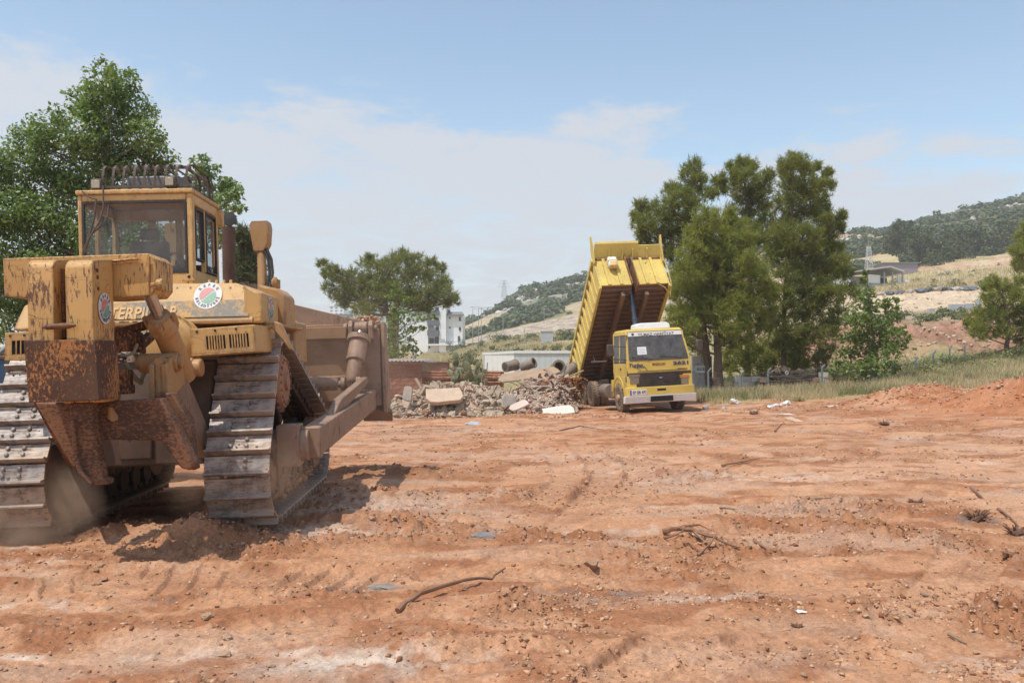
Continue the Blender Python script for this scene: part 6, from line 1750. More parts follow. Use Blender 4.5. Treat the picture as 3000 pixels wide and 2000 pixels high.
def chunk_set(mt, seed, box=.5):
    out = []
    q = np.random.default_rng(seed)
    for i in range(9):
        if i % 2 and box:
            b = MB(); b.bx(-1, 1, -.75, .75, -.35, .35); b.v = [tuple(np.array(v) * (1 + q.uniform(-.25, .25, 3))) for v in b.v]; me = b.mesh('chunk', 0)
        else: me = rock_mesh('chunk', seed + i, 1 if i % 4 else 2, .7, .3)
        me.materials.append(mt); out.append(me)
    return out
def _rubmat(name, c1, c2, c3, share):
    t = NT(name); oi = t.n('ShaderNodeObjectInfo').outputs['Random']; n = t.noise(t.obj, 2.5, 7, .7)
    r2 = t.math('FRACT', t.math('MULTIPLY', oi, 17.31))
    c = t.mix(t.math('ADD', t.math('MULTIPLY', r2, .85), t.math('MULTIPLY', n, .3), True), c1, c2)
    c = t.mix(t.mr(oi, 1 - share, 1 - share + .01), c, c3); c = t.mix(t.mr(n, .52, .66, 0, .6), c, (.50, .40, .31))
    t.bsdf(c, .95, 0, t.bump(n, .9, .25), .1); return t.m
M['rub1'] = _rubmat('broken_concrete', (.50, .36, .25), (.80, .65, .49), (.50, .29, .18), .10)
M['rub2'] = _rubmat('broken_masonry', (.50, .36, .27), (.82, .68, .55), (.52, .27, .17), .16)
M['rubcore'] = plain('rubble_soil', (.44, .31, .22), .95, 0, .3, 5, .2, .5)
M['rubcr1'] = crumb_material('rubble_crumbs', (.33, .23, .16), (.58, .48, .38))
M['rubcr2'] = crumb_material('brick_crumbs', (.34, .22, .16), (.62, .50, .42))
M['splint'] = stone_material('splintered_wood', (.20, .13, .09), (.46, .36, .28))
CHUNKS = {'rub1': chunk_set(M['rub1'], 500), 'rub2': chunk_set(M['rub2'], 600)}
PLANKS = []
for i in range(3):
    b = MB(); b.bx(-.6, .6, -.05, .05, -.02, .02); me = b.mesh('splinter', 0); me.materials.append(M['splint']); PLANKS.append((me, True))
b = MB(); b.bx(-.22, .22, -.12, .12, -.025, .025); me = b.mesh('tile_piece', 0); me.materials.append(M['tile']); PLANKS.append((me, False))
b = MB(); b.bx(-.30, .30, -.22, .22, -.03, .03); me = b.mesh('tile_piece', 0); me.materials.append(M['rub2']); PLANKS.append((me, False))
rub, hA = heap('rubble_heap', 'broad heap of broken concrete and stones between blade and truck', [(1085, 1222), (1120, 1200), (1170, 1165), (1240, 1132), (1300, 1122), (1370, 1120), (1430, 1132), (1490, 1145), (1530, 1180)], 30.2, 2.6, 240, (M['rubcore'], 'rub1', M['rubcr1']), (.05, .07, .09, .11, .14, .18, .24), .14, 3)
rub2, hB = heap('demolition_heap', 'heap of splintered wood, tiles and plaster right behind the truck wheels', [(1470, 1190), (1500, 1145), (1550, 1110), (1590, 1100), (1636, 1094), (1662, 1108), (1688, 1165)], 30.8, 3.0, 250, (M['rubcore'], 'rub2', M['rubcr2']), (.05, .06, .08, .11, .16), .55, 5)
def on_heap(hf, px, v): z, yb = hf(px, v); return Vector(((px - 1500) / FPX * yb, yb, z))
def slab(name, label, cat, px, py, Y, w, h, th, rot, mt, seed=0):
    q = random.Random(seed)
    m = MB(); ol = []
    for (ax_, ay_), (bx_, by_) in (((-1, -1), (1, -1)), ((1, -1), (1, 1)), ((1, 1), (-1, 1)), ((-1, 1), (-1, -1))):
        c0 = q.uniform(.75, 1.05)
        ol.append((ax_ * w / 2 * c0, ay_ * h / 2 * c0, 0))
        for f in (.3, .65): ol.append(((ax_ + (bx_ - ax_) * f) * w / 2 * q.uniform(.88, 1.08), (ay_ + (by_ - ay_) * f) * h / 2 * q.uniform(.88, 1.08), 0))
    m.prism(ol, (0, 0, th))
    o = m.build(name, mt, None, .02, 0); o.location = P(px, py, Y); o.rotation_euler = rot
    return tag(o, label, cat)
slab('concrete_slab', 'biggest flat tan concrete slab lying tilted on the left heap', 'slab', 1302, 1166, 30.7, 1.25, .85, .16, (R(35), R(-4), R(6)), plain('tan_concrete', (.52, .39, .28), .95, 0, .15, 4, .2, .4), 4)
slab('concrete_slab', 'grey upright concrete slab on edge between the two heaps', 'slab', 1488, 1178, 30.7, .55, .55, .14, (R(75), R(8), R(20)), M['conc'], 9)
slab('plaster_slab', 'near-white plaster slab lying flat beside the rear truck wheels', 'slab', 1636, 1208, 30.3, 1.15, .6, .09, (R(28), R(-8), R(4)), plain('white_plaster', (.66, .58, .50), .9, 0, .1, 4, .1, .3), 6)
slab('plaster_slab', 'pale plaster slab propped at the foot of the right heap', 'slab', 1522, 1190, 30.4, .75, .4, .08, (R(30), R(-22), R(14)), plain('pink_plaster', (.58, .47, .39), .9, 0, .1, 4, .1, .3), 7)
slab('roof_sheet', 'wide brown roof sheet collapsed over the back of the right heap', 'sheet', 1545, 1100, 34.5, 2.5, 1.2, .06, (R(18), R(-8), R(0)), plain('brown_sheet', (.34, .24, .16), .9, 0, .2, 3, .2, .3), 8)
slab('grey_boulder', 'grey pointed stone standing at the left end of the rubble', 'stone', 1196, 1155, 31.0, .32, .5, .25, (R(80), R(6), 0), M['conc'], 10)
for i, (px, py, r0, L, az, el, lab) in enumerate(((1494, 1072, .22, .55, 40, 10, 'dark short concrete pipe at the left end of the pipe row'), (1545, 1070, .20, .55, -30, 20, 'tilted concrete pipe second from the left behind the heap'), (1632, 1078, .27, .35, -70, 14, 'concrete pipe facing us with its open end'), (1662, 1092, .22, .9, 30, 35, 'concrete pipe leaning against the dump body'))):
    c = P(px, py, 36.0); az, el = R(az), R(el)
    ax = Vector((math.cos(az) * math.cos(el), math.sin(az) * math.cos(el), math.sin(el)))
    m = MB(); m.lathe([(r0 * .78, -L / 2), (r0, -L / 2), (r0, L / 2), (r0 * 1.12, L / 2), (r0 * 1.12, L / 2 + .08), (r0 * .78, L / 2 + .08), (r0 * .78, -L / 2)], c, ax, 20)
    tag(m.build('concrete_pipe', plain('dark_concrete', (.20, .17, .14), .9, 0, .25, 4, .3, .4)), lab, 'pipe', 'concrete drain pipes')
for px, v, n, lab in ((1620, .75, (1710, 1085), 'long pale plank leaning to the right across the heap'), (1150 + 88, .9, (1218, 1108), 'short broken plank sticking up from the left heap')):
    a = on_heap(hB if px > 1500 else hA, px, v); b = P(n[0], n[1], a.y + .3); m = MB(); m.beam(a, b, .10, .05); tag(m.build('plank', M['splint'], None, .004), lab, 'plank')
soil = on_heap(hB, 1666, .85)
pts = [(soil.x + rng.normal() * .30, soil.y - .1 + rng.normal() * .25, soil.z + .35 - abs(rng.normal()) * .40, rng.uniform(.03, .08)) for _ in range(500)]
scatter_rocks('tipped_soil', pts, crumb_material('wet_red_soil', (.22, .090, .045), (.33, .15, .08)))

# ------------------------------------------------------------------ street lamps, masts, pylon, palms
def pole(name, label, cat, px, py0, py1, Y, r, arm, group=None, lamp=True):
    a, b = P(px, py1, Y), P(px, py0, Y)
    o = thing(name, label, cat, a, group=group)
    h = b.z - a.z
    m = MB(); m.tube([(0, 0, -1), (0, 0, h)], [r, r * .6], 6); 
    for ar in arm: m.tube([(0, 0, h), (ar * .4, 0, h + .1), (ar, 0, h + .1)], r * .5, 5)
    m.build('shaft', M['galv'], o)
    if lamp:
        for ar in arm: m = MB(); m.box((ar * 1.15, 0, h + .08), (abs(ar) * .35, .25, .14)); m.build('lamp_head', M['galv'], o)
for px, y0, y1, Y, arm, lab in ((1385, 905, 1012, 190, [1.8], 'street lamp leftmost of the three tall lamps by the apartment building'), (1402, 902, 1025, 165, [1.6], 'tallest street lamp in the middle of the three by the apartment building'), (1410, 901, 1015, 185, [1.8, -1.8], 'double-armed street lamp rightmost of the three by the apartment building'),
                                (1474, 920, 962, 240, [1.2], 'small street lamp halfway up the road on the left hill'), (1594, 905, 950, 255, [1.2], 'small street lamp at the top of the sloping road'), (2757, 785, 828, 160, [-1.2], 'street lamp with a bent arm on the right terrace'), (2786, 797, 832, 150, [-.8], 'shorter street lamp on the right terrace')):
    pole('street_lamp', lab, 'street lamp', px, y0, y1, Y, .09, arm, 'street lamps')
pole('utility_pole', 'dark wooden pole standing among the left hillside bushes', 'pole', 1537, 962, 998, 140, .10, [], None, False)
def lattice(name, label, px, py0, py1, Y, w0, w1, arms):
    a, b = P(px, py1, Y), P(px, py0, Y); h = b.z - a.z
    o = thing(name, label, 'mast', a)
    m = MB(); n = 9; c4 = ((-1, -1), (1, -1), (1, 1), (-1, 1))
    for sx, sy in c4: m.tube([(sx * w0, sy * w0, -.5), (sx * w1, sy * w1, h)], w0 * .07, 4)
    for k in range(n):
        z0, z1 = h * k / n, h * (k + 1) / n; wa, wb = w0 + (w1 - w0) * k / n, w0 + (w1 - w0) * (k + 1) / n
        for i in range(4):
            p, q = c4[i], c4[(i + 1) % 4]; m.tube([(p[0] * wa, p[1] * wa, z0), (q[0] * wb, q[1] * wb, z1)], w0 * .045, 3); m.tube([(q[0] * wa, q[1] * wa, z0), (p[0] * wb, p[1] * wb, z1)], w0 * .045, 3)
    m.build('frame', M['mast'], o)
    for z, L in arms: m = MB(); m.beam((-L, 0, h * z), (L, 0, h * z), w0 * .16, w0 * .16); m.build('cross_arm', M['mast'], o)
M['mast'] = plain('pale_steel', (.52, .52, .50), .5, .2, .05, 3, 0, 0)
lattice('pylon', 'distant grey power pylon on top of the left hill', 1477, 820, 870, 420, 1.5, .4, ((.62, 3.2), (.78, 2.6), (.92, 1.8)))
lattice('radio_mast', 'white lattice radio mast behind the hangar', 2546, 722, 800, 215, .9, .35, ())
pole('antenna', 'thin antenna on the tip of the white lattice mast', 'antenna', 2545, 700, 724, 215, .08, [], None, False)
pole('antenna', 'thin white antenna pole left of the lattice mast', 'antenna', 2498, 738, 800, 205, .12, [], None, False)
for px, py in ((1712, 796), (1718, 800)):
    a, b = P(px, 832, 395), P(px, py, 395); o = thing('palm_tree', 'slim palm on the hilltop just left of the dump body, ' + ('taller of the two' if px == 1712 else 'shorter of the two'), 'palm', a, group='palms on the hilltop')
    m = MB(); m.tube([(0, 0, -2), (0, 0, b.z - a.z)], .22, 5); m.build('trunk', M['wood'], o)
    m = MB(); h = b.z - a.z
    for k in range(14):
        t_ = 2 * math.pi * k / 14; e = Vector((math.cos(t_), math.sin(t_), 0)); m.prism([Vector((0, 0, h)), Vector((0, 0, h)) + e * 1.0 + Vector((0, 0, .5)), Vector((0, 0, h)) + e * 1.8 + Vector((0, 0, -.5)), Vector((0, 0, h)) + e * .9 + Vector((0, 0, .2))], Vector((-e.y, e.x, 0)) * .2)
    m.build('crown', plain('palm_green', (.06, .09, .04)), o)
o = thing('lookout_hut', 'tiny pale lookout hut on the ridge of the left hill', 'hut', P(1629, 836, 398)); m = MB(); m.bx(-1, 1, 0, 2, -1.5, 1.0); m.build('wall', M['bpale'], o); m = MB(); m.bx(-1.3, 1.3, -.3, 2.3, 1.0, 1.25); m.tube([(0, 1, 1.2), (0, 1, 3.2)], .08, 4); m.build('roof', M['bgrey'], o)
o = thing('kiosk', 'small grey box cabin among bushes on the left slope', 'cabin', P(1603, 994, 130)); m = MB(); m.bx(-.9, .9, 0, 1.8, -.6, 1.2); m.build('wall', M['bpale'], o); m = MB(); m.bx(-1, 1, -.1, 1.9, 1.2, 1.3); m.build('roof', M['bpale'], o)
# grey slab blocks lining the terrace edge on the right
n = 0
EDGE = [(2580, 872), (2610, 870), (2640, 868), (2668, 866), (2700, 862), (2722, 864), (2746, 856), (2764, 859), (2782, 852), (2806, 855), (2832, 850), (2852, 852), (2872, 849)]
desc = ('first from the left', 'second from the left', 'third from the left', 'fourth from the left', 'fifth from the left', 'sixth from the left', 'middle one', 'sixth from the right', 'fifth from the right', 'fourth from the right', 'third from the right', 'second from the right', 'last on the right')
for i, (px, py) in enumerate(EDGE):
    w = (.75, .6, .7, .5, .85, .45, .7, .4, .6, .9, .8, .9, .5)[i]
    q = rock_mesh('stone_block', 900 + i, 1, .6, .25); q.materials.append(M['bgrey'] if i % 3 else M['conc'])
    o = link('stone_block', q); p = gat(px, 101.5); o.location = (p.x, p.y, p.z + .25); o.scale = (w * 1.05, .7, .62); o.rotation_euler = (0, 0, rnd.uniform(-.4, .4))
    tag(o, 'dark stone block on the terrace edge of the tan bank, ' + desc[i], 'stone', 'dark blocks along the terrace edge')
for i, (px, py, w, h, lab) in enumerate(((2806, 918, 1.1, .55, 'pale concrete block lying left on the tan bank foot'), (2845, 912, .7, .6, 'middle pale concrete block at the tan bank foot'), (2873, 905, .35, .95, 'upright pale concrete block at the tan bank foot'), (2733, 922, .5, .3, 'small flat pale concrete piece below the tan bank'))):
    b = gat(px, 76.5); m = MB(); m.bx(-w / 2, w / 2, 0, .5, -.2, h); o = m.build('concrete_block', M['bpale'], None, .02); o.location = b; tag(o, lab, 'block', 'concrete blocks below the tan bank')

# ------------------------------------------------------------------ walls, fence and junk under the pines
def block_wall(label, px0, px1, pytop, Y, nrow, w, seed, mt):
    q = random.Random(seed)
    a, b = gat(px0, Y), gat(px1, Y); top = P(px0, pytop, Y).z
    g = min(a.z, b.z) - .1; H = max(.35, top - g); h = H / nrow
    r = thing('block_wall', label, 'wall', (a.x, Y, g)); W = b.x - a.x
    m = MB(); m.bx(.02, W - .02, .02, .34, 0, H - .03); m.build('core', M['conc'], r)
    for i in range(nrow):
        x = -w / 2 * (i % 2)
        while x < W:
            x0, x1 = max(0, x), min(W, x + w - .02)
            if x1 - x0 > .06 and not (i == nrow - 1 and q.random() < .2):
                m = MB(); d = q.uniform(-.03, .03); m.bx(x0, x1, d, .36, i * h + .006, (i + 1) * h - .006); m.build('block', mt, r, .01)
            x += w
    return r
M['blk1'] = stone_material('grey_block', (.26, .25, .24), (.42, .40, .38))
M['blk2'] = stone_material('pale_block', (.40, .36, .30), (.60, .55, .47))
bw_ = block_wall('grey concrete block wall behind the truck mirror with a small sign', 2030, 2086, 1042, 41.5, 5, .40, 1, M['blk1'])
m = MB(); m.bx(.08, .66, -.045, -.035, 1.05, 1.40)
sg = m.build('sign', plain('sign_grey', (.46, .47, .47)), bw_)
g = fit_text('KCS', .36, .13, bold=.02); g.xf(Matrix.Translation((.37, -.05, 1.24)) @ Matrix.Rotation(R(90), 4, 'X')); g.build('lettering', M['blk'], sg, 0, 0)
block_wall('low pale block wall in the shade left of the junk pile', 2152, 2250, 1102, 40.8, 3, .42, 2, M['blk2'])
block_wall('short stretch of low pale wall right of the junk pile', 2405, 2440, 1090, 40.8, 3, .36, 3, M['blk2'])
block_wall('low pale wall at the foot of the leafy tree', 2525, 2590, 1092, 40.6, 3, .42, 4, M['blk2'])
fen = thing('fence', 'wire fence on bent-topped posts running behind the dry grass', 'fence', gat(2300, 40))
f0 = Vector(fen.location); tops_ = []
for px, Y, py in ((2075, 39.6, 1072), (2170, 39.6, 1082), (2250, 39.7, 1072), (2408, 39.7, 1062), (2552, 40.2, 1062), (2614, 42, 1055), (2682, 44, 1040), (2734, 46, 1020), (2782, 47, 1005), (2826, 48, 998)):
    b = gat(px, Y); t_ = P(px, py + 16, Y); m = MB(); m.tube([b - f0 - Vector((0, 0, .2)), t_ - f0, t_ - f0 + Vector((.14, 0, .16))], .045, 6); m.build('post', plain('blue_grey_post', (.16, .18, .21)), fen); tops_.append((b, t_))
m = MB()
for (b0, t0), (b1, t1) in zip(tops_[:-1], tops_[1:]):
    for f in (.25, .5, .75, 1.0): m.tube([b0.lerp(t0, f) - f0, b0.lerp(t0, f).lerp(b1.lerp(t1, f), .5) - f0 - Vector((0, 0, .03)), b1.lerp(t1, f) - f0], .006, 3)
m.build('wire', M['galv'], fen)
jk = thing('junk_pile', 'dark pile of beams, scrap and branches in the shade of the pines', 'scrap pile', gat(2330, 41.0)); j0 = Vector(jk.location)
q = random.Random(12)
M['junk'] = plain('dark_scrap', (.06, .05, .042), .85, 0, .35, 5, .25)
for k in range(46):
    px = q.uniform(2225, 2400); top = np.interp(px, [2225, 2265, 2320, 2370, 2400], [1120, 1085, 1078, 1088, 1110])
    py = q.uniform(top, 1132); Y = q.uniform(40.2, 41.6)
    a = P(px, py, Y) - j0; L = q.uniform(.4, 1.4); an = q.uniform(-.5, .7)
    m = MB(); d = Vector((math.cos(an), q.uniform(-.4, .4), math.sin(an) * .6)) * L
    if q.random() < .6: m.beam(a - d / 2, a + d / 2, q.uniform(.05, .13), q.uniform(.05, .12))
    else: m.box(a, (q.uniform(.2, .5), .3, q.uniform(.1, .35)), Matrix.Rotation(q.uniform(-.5, .5), 3, 'Y'))
    m.build('scrap', M['junk'] if q.random() < .75 else M['wood'], jk)
m = MB(); c = P(2305, 1092, 39.9) - j0; m.lathe([(.055, -.02), (.085, -.02), (.085, .02), (.055, .02), (.055, -.02)], c, (0.2, -1, 0), 16); m.build('ring', M['bpale'], jk)
# excavator half out of the frame at the left edge
ex = thing('excavator', 'yellow excavator with dark cab, cut by the left edge behind the bulldozer', 'excavator', gat(-25, 15.5)); e0 = Vector(ex.location)
E = lambda px, py, Y=15.5: P(px, py, Y) - e0
xr_e = E(38, 1100).x
for y0 in (.0, 1.35):
    m = MB(); pr = []
    for cx, a0 in ((xr_e - .40, -90), (xr_e - 2.5, 90)):
        for k in range(7): an = R(a0 + 30 * k); pr.append((cx + .36 * math.cos(an), y0, .36 + .36 * math.sin(an)))
    m.prism(pr, (0, .42, 0)); cr = m.build('crawler', M['case'], ex, .01)
    for k in range(6): m = MB(); m.lathe([(.13, 0), (.13, .03), (0, .035)], (xr_e - .45 - .4 * k, y0 - .002, .30), (0, -1, 0), 14); m.build('roller', M['dustysteel'], cr)
m = MB(); m.bx(xr_e - 2.4, xr_e - .3, .35, 1.4, .45, .86); m.build('undercarriage', M['case'], ex, .02)
m = MB(); m.prism([(xr_e - 2.7, -.1, .86), (xr_e - .05, -.1, .86), (xr_e + .03, -.1, 1.0), (xr_e + .03, -.1, 1.12), (xr_e - 2.7, -.1, 1.12)], (0, 1.95, 0)); m.build('deck', M['yel'], ex, .03)
m = MB(); m.prism([(xr_e - 2.75, -.05, 1.12), (xr_e - 1.5, -.05, 1.12), (xr_e - 1.5, -.05, 1.75), (xr_e - 2.5, -.05, 1.7)], (0, 1.85, 0)); m.build('counterweight', M['cat'], ex, .06)
cz = E(30, 1042).z
m = MB(); x0, x1 = xr_e - 1.35, xr_e - .08
for q in ((x0, x0 + .07), (x1 - .07, x1), ((x0 + x1) / 2 - .03, (x0 + x1) / 2 + .03)):
    for y0 in (0, .93): m.bx(q[0], q[1], y0, y0 + .07, 1.12, cz - .07)
m.bx(x0, x1, 0, 1.0, cz - .07, cz); m.bx(x0, x1, .0, .07, 1.12, 1.22); m.bx(x0, x1, .93, 1.0, 1.12, 1.3)
exc = m.build('cab', M['blk'], ex, .015)
tin = plain('blue_tinted_glass', (.02, .05, .10), .1, 0, .2)
for q in ((x0 + .075, (x0 + x1) / 2 - .035), ((x0 + x1) / 2 + .035, x1 - .075)):
    m = MB(); m.bx(q[0], q[1], .03, .04, 1.225, cz - .075); m.build('window', tin, exc)
m = MB(); m.bx(x0 + .2, x0 + .7, .3, .8, 1.12, 1.5); m.build('seat', M['seat'], exc, .04)
b0, b1 = Vector((xr_e - 2.1, 1.45, 1.15)), Vector((xr_e - .12, 1.45, E(30, 955).z))
m = MB(); m.beam(b0, b0.lerp(b1, .55) + Vector((0, 0, .18)), .24, .30); m.beam(b0.lerp(b1, .5) + Vector((0, 0, .17)), b1, .22, .24); bo = m.build('boom', M['cat'], ex, .015)
m = MB(); m.beam(b1 + Vector((-.05, .2, .12)), b1 + Vector((-.9, .9, -1.2)), .18, .20); m.build('dipper', M['cat'], ex, .01)
c = b1 + Vector((-1.0, 1.0, -1.45)); m = MB(); m.prism([c + Vector(v) for v in ((-.3, -.3, .25), (.25, -.3, .25), (.3, -.3, -.1), (.0, -.3, -.35), (-.3, -.3, -.2))], (0, .6, 0)); m.build('bucket', M['dustysteel'], ex, .01)
m = MB(); m.cyl(b0.lerp(b1, .25) + Vector((0, -.18, .1)), b0.lerp(b1, .8) + Vector((0, -.16, .22)), .045); m.cyl(b0.lerp(b1, .75) + Vector((0, -.16, .22)), b1 + Vector((.0, -.1, .24)), .025); m.build('boom_cylinder', M['galv'], bo)
# ================================================================== TREES, BUSHES, GRASS
M['bark'] = plain('bark', (.11, .075, .055), .9, 0, .35, 6, .2, .6)
M['bark2'] = plain('plane_bark', (.20, .17, .13), .9, 0, .3, 5, .1, .5)
M['pine1'] = leafmat('pine_needles', (.145, .172, .042), (.310, .318, .088), (.215, .240, .062), .5)
M['pine2'] = leafmat('light_pine_needles', (.185, .215, .048), (.350, .360, .095), (.265, .295, .070), .5)
M['pine3'] = leafmat('umbrella_pine_needles', (.140, .160, .050), (.285, .290, .095), (.205, .222, .072), .5)
M['leaf1'] = leafmat('plane_leaves', (.085, .150, .032), (.270, .350, .115), (.155, .23, .055), .40, .38)
M['leaf2'] = leafmat('light_leaves', (.10, .165, .035), (.26, .32, .105), (.18, .24, .065), .42)
M['scrub'] = leafmat('scrub_leaves', (.050, .078, .028), (.105, .140, .052), (.075, .105, .038), .2)
M['scrub2'] = leafmat('olive_bush_leaves', (.080, .100, .045), (.165, .180, .085), (.12, .14, .06), .25)
def unit(a): return a / np.maximum(np.linalg.norm(a, axis=-1, keepdims=True), 1e-9)
def leaves(C, N, s, asp=.55):
    """diamond leaves at C facing about N, size s"""
    n = len(C)
    t = unit(np.cross(N, rng.normal(size=(n, 3)))); b = unit(np.cross(N, t))
    s = np.broadcast_to(s, (n,))[:, None]
    V = np.stack([C - t * s, C + b * s * asp, C + t * s, C - b * s * asp], 1).reshape(-1, 3)
    F = np.arange(n * 4).reshape(n, 4)
    return V, F
def needles(C, Dr, L, w, k, spread=.75):
    """tufts: k thin blades fanning out of each C along Dr"""
    n = len(C)
    C = np.repeat(C, k, 0); Dr = np.repeat(Dr, k, 0)
    d = unit(Dr + rng.normal(size=(n * k, 3)) * spread)
    l = (L * rng.uniform(.6, 1.2, n * k))[:, None]
    c = C + Dr * (rng.uniform(-.8, .5, n * k)[:, None] * L)
    t = unit(np.cross(d, rng.normal(size=(n * k, 3)))) * w
    V = np.stack([c - t, c + t, c + d * l], 1).reshape(-1, 3)
    return V, np.arange(n * k * 3).reshape(-1, 3)
def ball_pts(c, r, n, inner=.45, flat=.84):
    d = unit(rng.normal(size=(n, 3)))
    u = inner + (1 - inner) * rng.random(n) ** .6
    return np.array(c) + d * np.array([r, r, r * flat]) * u[:, None], d
def tree(name, label, cat, base, clumps, Y, kind, mat, bark, trunk, r0, group=None, dens=1.0, size=1.0, twigs=7, depth=.6, limb_from=.35):
    """base (px, py), clumps (px, py, r px), trunk: list of px points from the foot up"""
    b = P(base[0], base[1], Y); b.z = min(b.z, float(gz(b.x, Y)) + .0) if Y > 20 else b.z
    r = thing(name, label, cat, b, group=group)
    tp = [Vector((0, 0, -.25))] + [P(x, y, Y) - b for x, y in trunk]
    m = MB()
    n = len(tp)
    rad = [r0 * (1.15 if i == 0 else 1 - .75 * i / (n - 1)) for i in range(n)]
    # smooth the trunk
    pts, rr = [], []
    for i in range(n - 1):
        for k in range(4):
            f = k / 4; pts.append(tp[i].lerp(tp[i + 1], f) + Vector((rnd.uniform(-.3, .3), rnd.uniform(-.3, .3), 0)) * r0 * (.5 if i else .1)); rr.append(rad[i] * (1 - f) + rad[i + 1] * f)
    pts.append(tp[-1]); rr.append(rad[-1])
    m.tube(pts, rr, 9)
    VS, FS, nb = [], [], 0
    top = len(pts) - 1
    for px, py, rp in clumps:
        dy = rnd.uniform(-1, 1) * depth * (Y / FPX) * 110
        c = P(px, py, Y + dy) - b; rad_ = rp / FPX * Y
        # limb from the trunk
        i0 = min(top - 1, max(int(limb_from * top), max((i for i in range(len(pts)) if pts[i].z < c.z - .25 * (c - pts[i]).length), default=0)))
        a = pts[i0]; mid = a.lerp(c, .5) + Vector((0, 0, -.10 * (c - a).length * rnd.random())) + Vector((rnd.uniform(-1, 1), rnd.uniform(-1, 1), rnd.uniform(-.5, .5))) * .06 * (c - a).length
        rl = min(rr[i0] * .5, .018 + rad_ * .035 + .006 * (c - a).length)
        m.tube([a, a.lerp(mid, .5) + Vector((0, 0, .0)), mid, mid.lerp(c, .6), c], [rl, rl * .8, rl * .62, rl * .45, rl * .25], 5, False)
        tw = []
        for k in range(twigs + (4 if kind == 'pine' else 0)):
            d = Vector(rng.normal(size=3)); d.z = d.z * .7 + .25; d.normalize(); e = c + d * rad_ * rnd.uniform(.6, .98); s0 = mid.lerp(c, rnd.uniform(.4, 1.0))
            m.tube([s0, s0.lerp(e, .55) + Vector((0, 0, .06 * rad_)), e], [rl * .28, rl * .18, rl * .07], 3, False); tw.append(e)
        if kind == 'pine':
            nt_ = int(400 * dens * (rad_ / .9) ** 2 / size ** 2)
            # sub-clumps at twig ends give the crown its lobes
            C1, d1 = ball_pts(c, rad_ * .92, nt_ // 4)
            cs = [C1]; ds = [d1]
            for e in tw:
                q, w = ball_pts(e, rad_ * .36, max(6, int(.6 * nt_ / len(tw)) + 1), .2); cs.append(q); ds.append(w)
            q, w = ball_pts(c, rad_ * 1.32, max(8, nt_ // 7), .78, .9); cs.append(q); ds.append(w)      # loose sprays beyond the clump
            C, d = np.concatenate(cs), np.concatenate(ds)
            up = np.array([0, 0, 1.0])
            V, F = needles(C, unit(d * .6 + up * .55 + rng.normal(size=d.shape) * .35), .25 * size, .0145 * size, 11)
        else:
            nl = int(1150 * dens * (rad_ / .9) ** 2 / size ** 2)
            C1, d1 = ball_pts(c, rad_, nl // 2, .3); cs = [C1]; ds = [d1]
            for e in tw:
                q, w = ball_pts(e, rad_ * .40, max(6, nl // (2 * len(tw)) + 1), .0); cs.append(q); ds.append(w)
            C, d = np.concatenate(cs), np.concatenate(ds)
            V, F = leaves(C, unit(d * .5 + np.array([0, -.15, .7]) + rng.normal(size=d.shape) * .75), .085 * size * rng.uniform(.6, 1.2, len(C)))
        VS.append(V); FS.append(F + nb); nb += len(V)
    m.build('trunk', bark, r)
    link('crown', mesh_np('crown', np.concatenate(VS), np.concatenate(FS)), mat, r)
    return r
tree('plane_tree', 'tall broad leafy tree towering behind the bulldozer cab at left', 'tree', (300, 1080), [(300, 235, 62), (350, 250, 60), (262, 300, 70), (400, 320, 68), (330, 340, 90), (240, 390, 85), (430, 400, 62), (340, 430, 100), (130, 375, 62), (70, 410, 62), (160, 450, 85), (460, 455, 55), (280, 500, 110), (400, 500, 85), (40, 500, 90), (130, 560, 110), (240, 620, 110), (350, 600, 100), (450, 540, 60),
     (20, 620, 100), (100, 690, 110), (200, 740, 100), (290, 710, 90), (-70, 520, 110), (-90, 680, 120), (10, 760, 100), (110, 800, 90), (200, 830, 80), (-80, 830, 110), (30, 860, 80), (480, 500, 45), (300, 800, 80), (-20, 940, 80), (80, 920, 60), (390, 640, 80), (420, 720, 80), (500, 600, 60), (390, 800, 70)],
     24.0, 'leaf', M['leaf1'], M['bark2'], [(300, 1000), (296, 850), (300, 700), (305, 520), (318, 340)], .26, None, .95, .76, 9, .9, .15)
tree('leafy_tree', 'smaller leafy tree showing between the cab and the exhaust stack', 'tree', (640, 1080), [(592, 475, 32), (612, 500, 40), (575, 530, 45), (640, 540, 42), (600, 580, 50), (668, 545, 35), (690, 570, 28), (655, 600, 45), (700, 610, 22), (620, 640, 50), (670, 650, 35), (560, 600, 50), (600, 700, 50), (650, 700, 30)],
     33.0, 'leaf', M['leaf1'], M['bark2'], [(640, 980), (632, 820), (622, 660), (606, 520)], .16, None, .8, 1.15, 8, .6, .2)
tree('willow_tree', 'feathery grey-green young tree right of the exhaust stack', 'tree', (715, 1080), [(712, 690, 22), (722, 715, 28), (700, 735, 30), (730, 750, 32), (712, 775, 34), (742, 780, 28), (700, 800, 30), (735, 812, 34), (760, 815, 20), (720, 845, 34)],
     30.0, 'pine', M['scrub2'], M['bark2'], [(715, 980), (718, 860), (714, 740), (710, 680)], .10, None, 1.3, 1.25, 8, .5, .3)
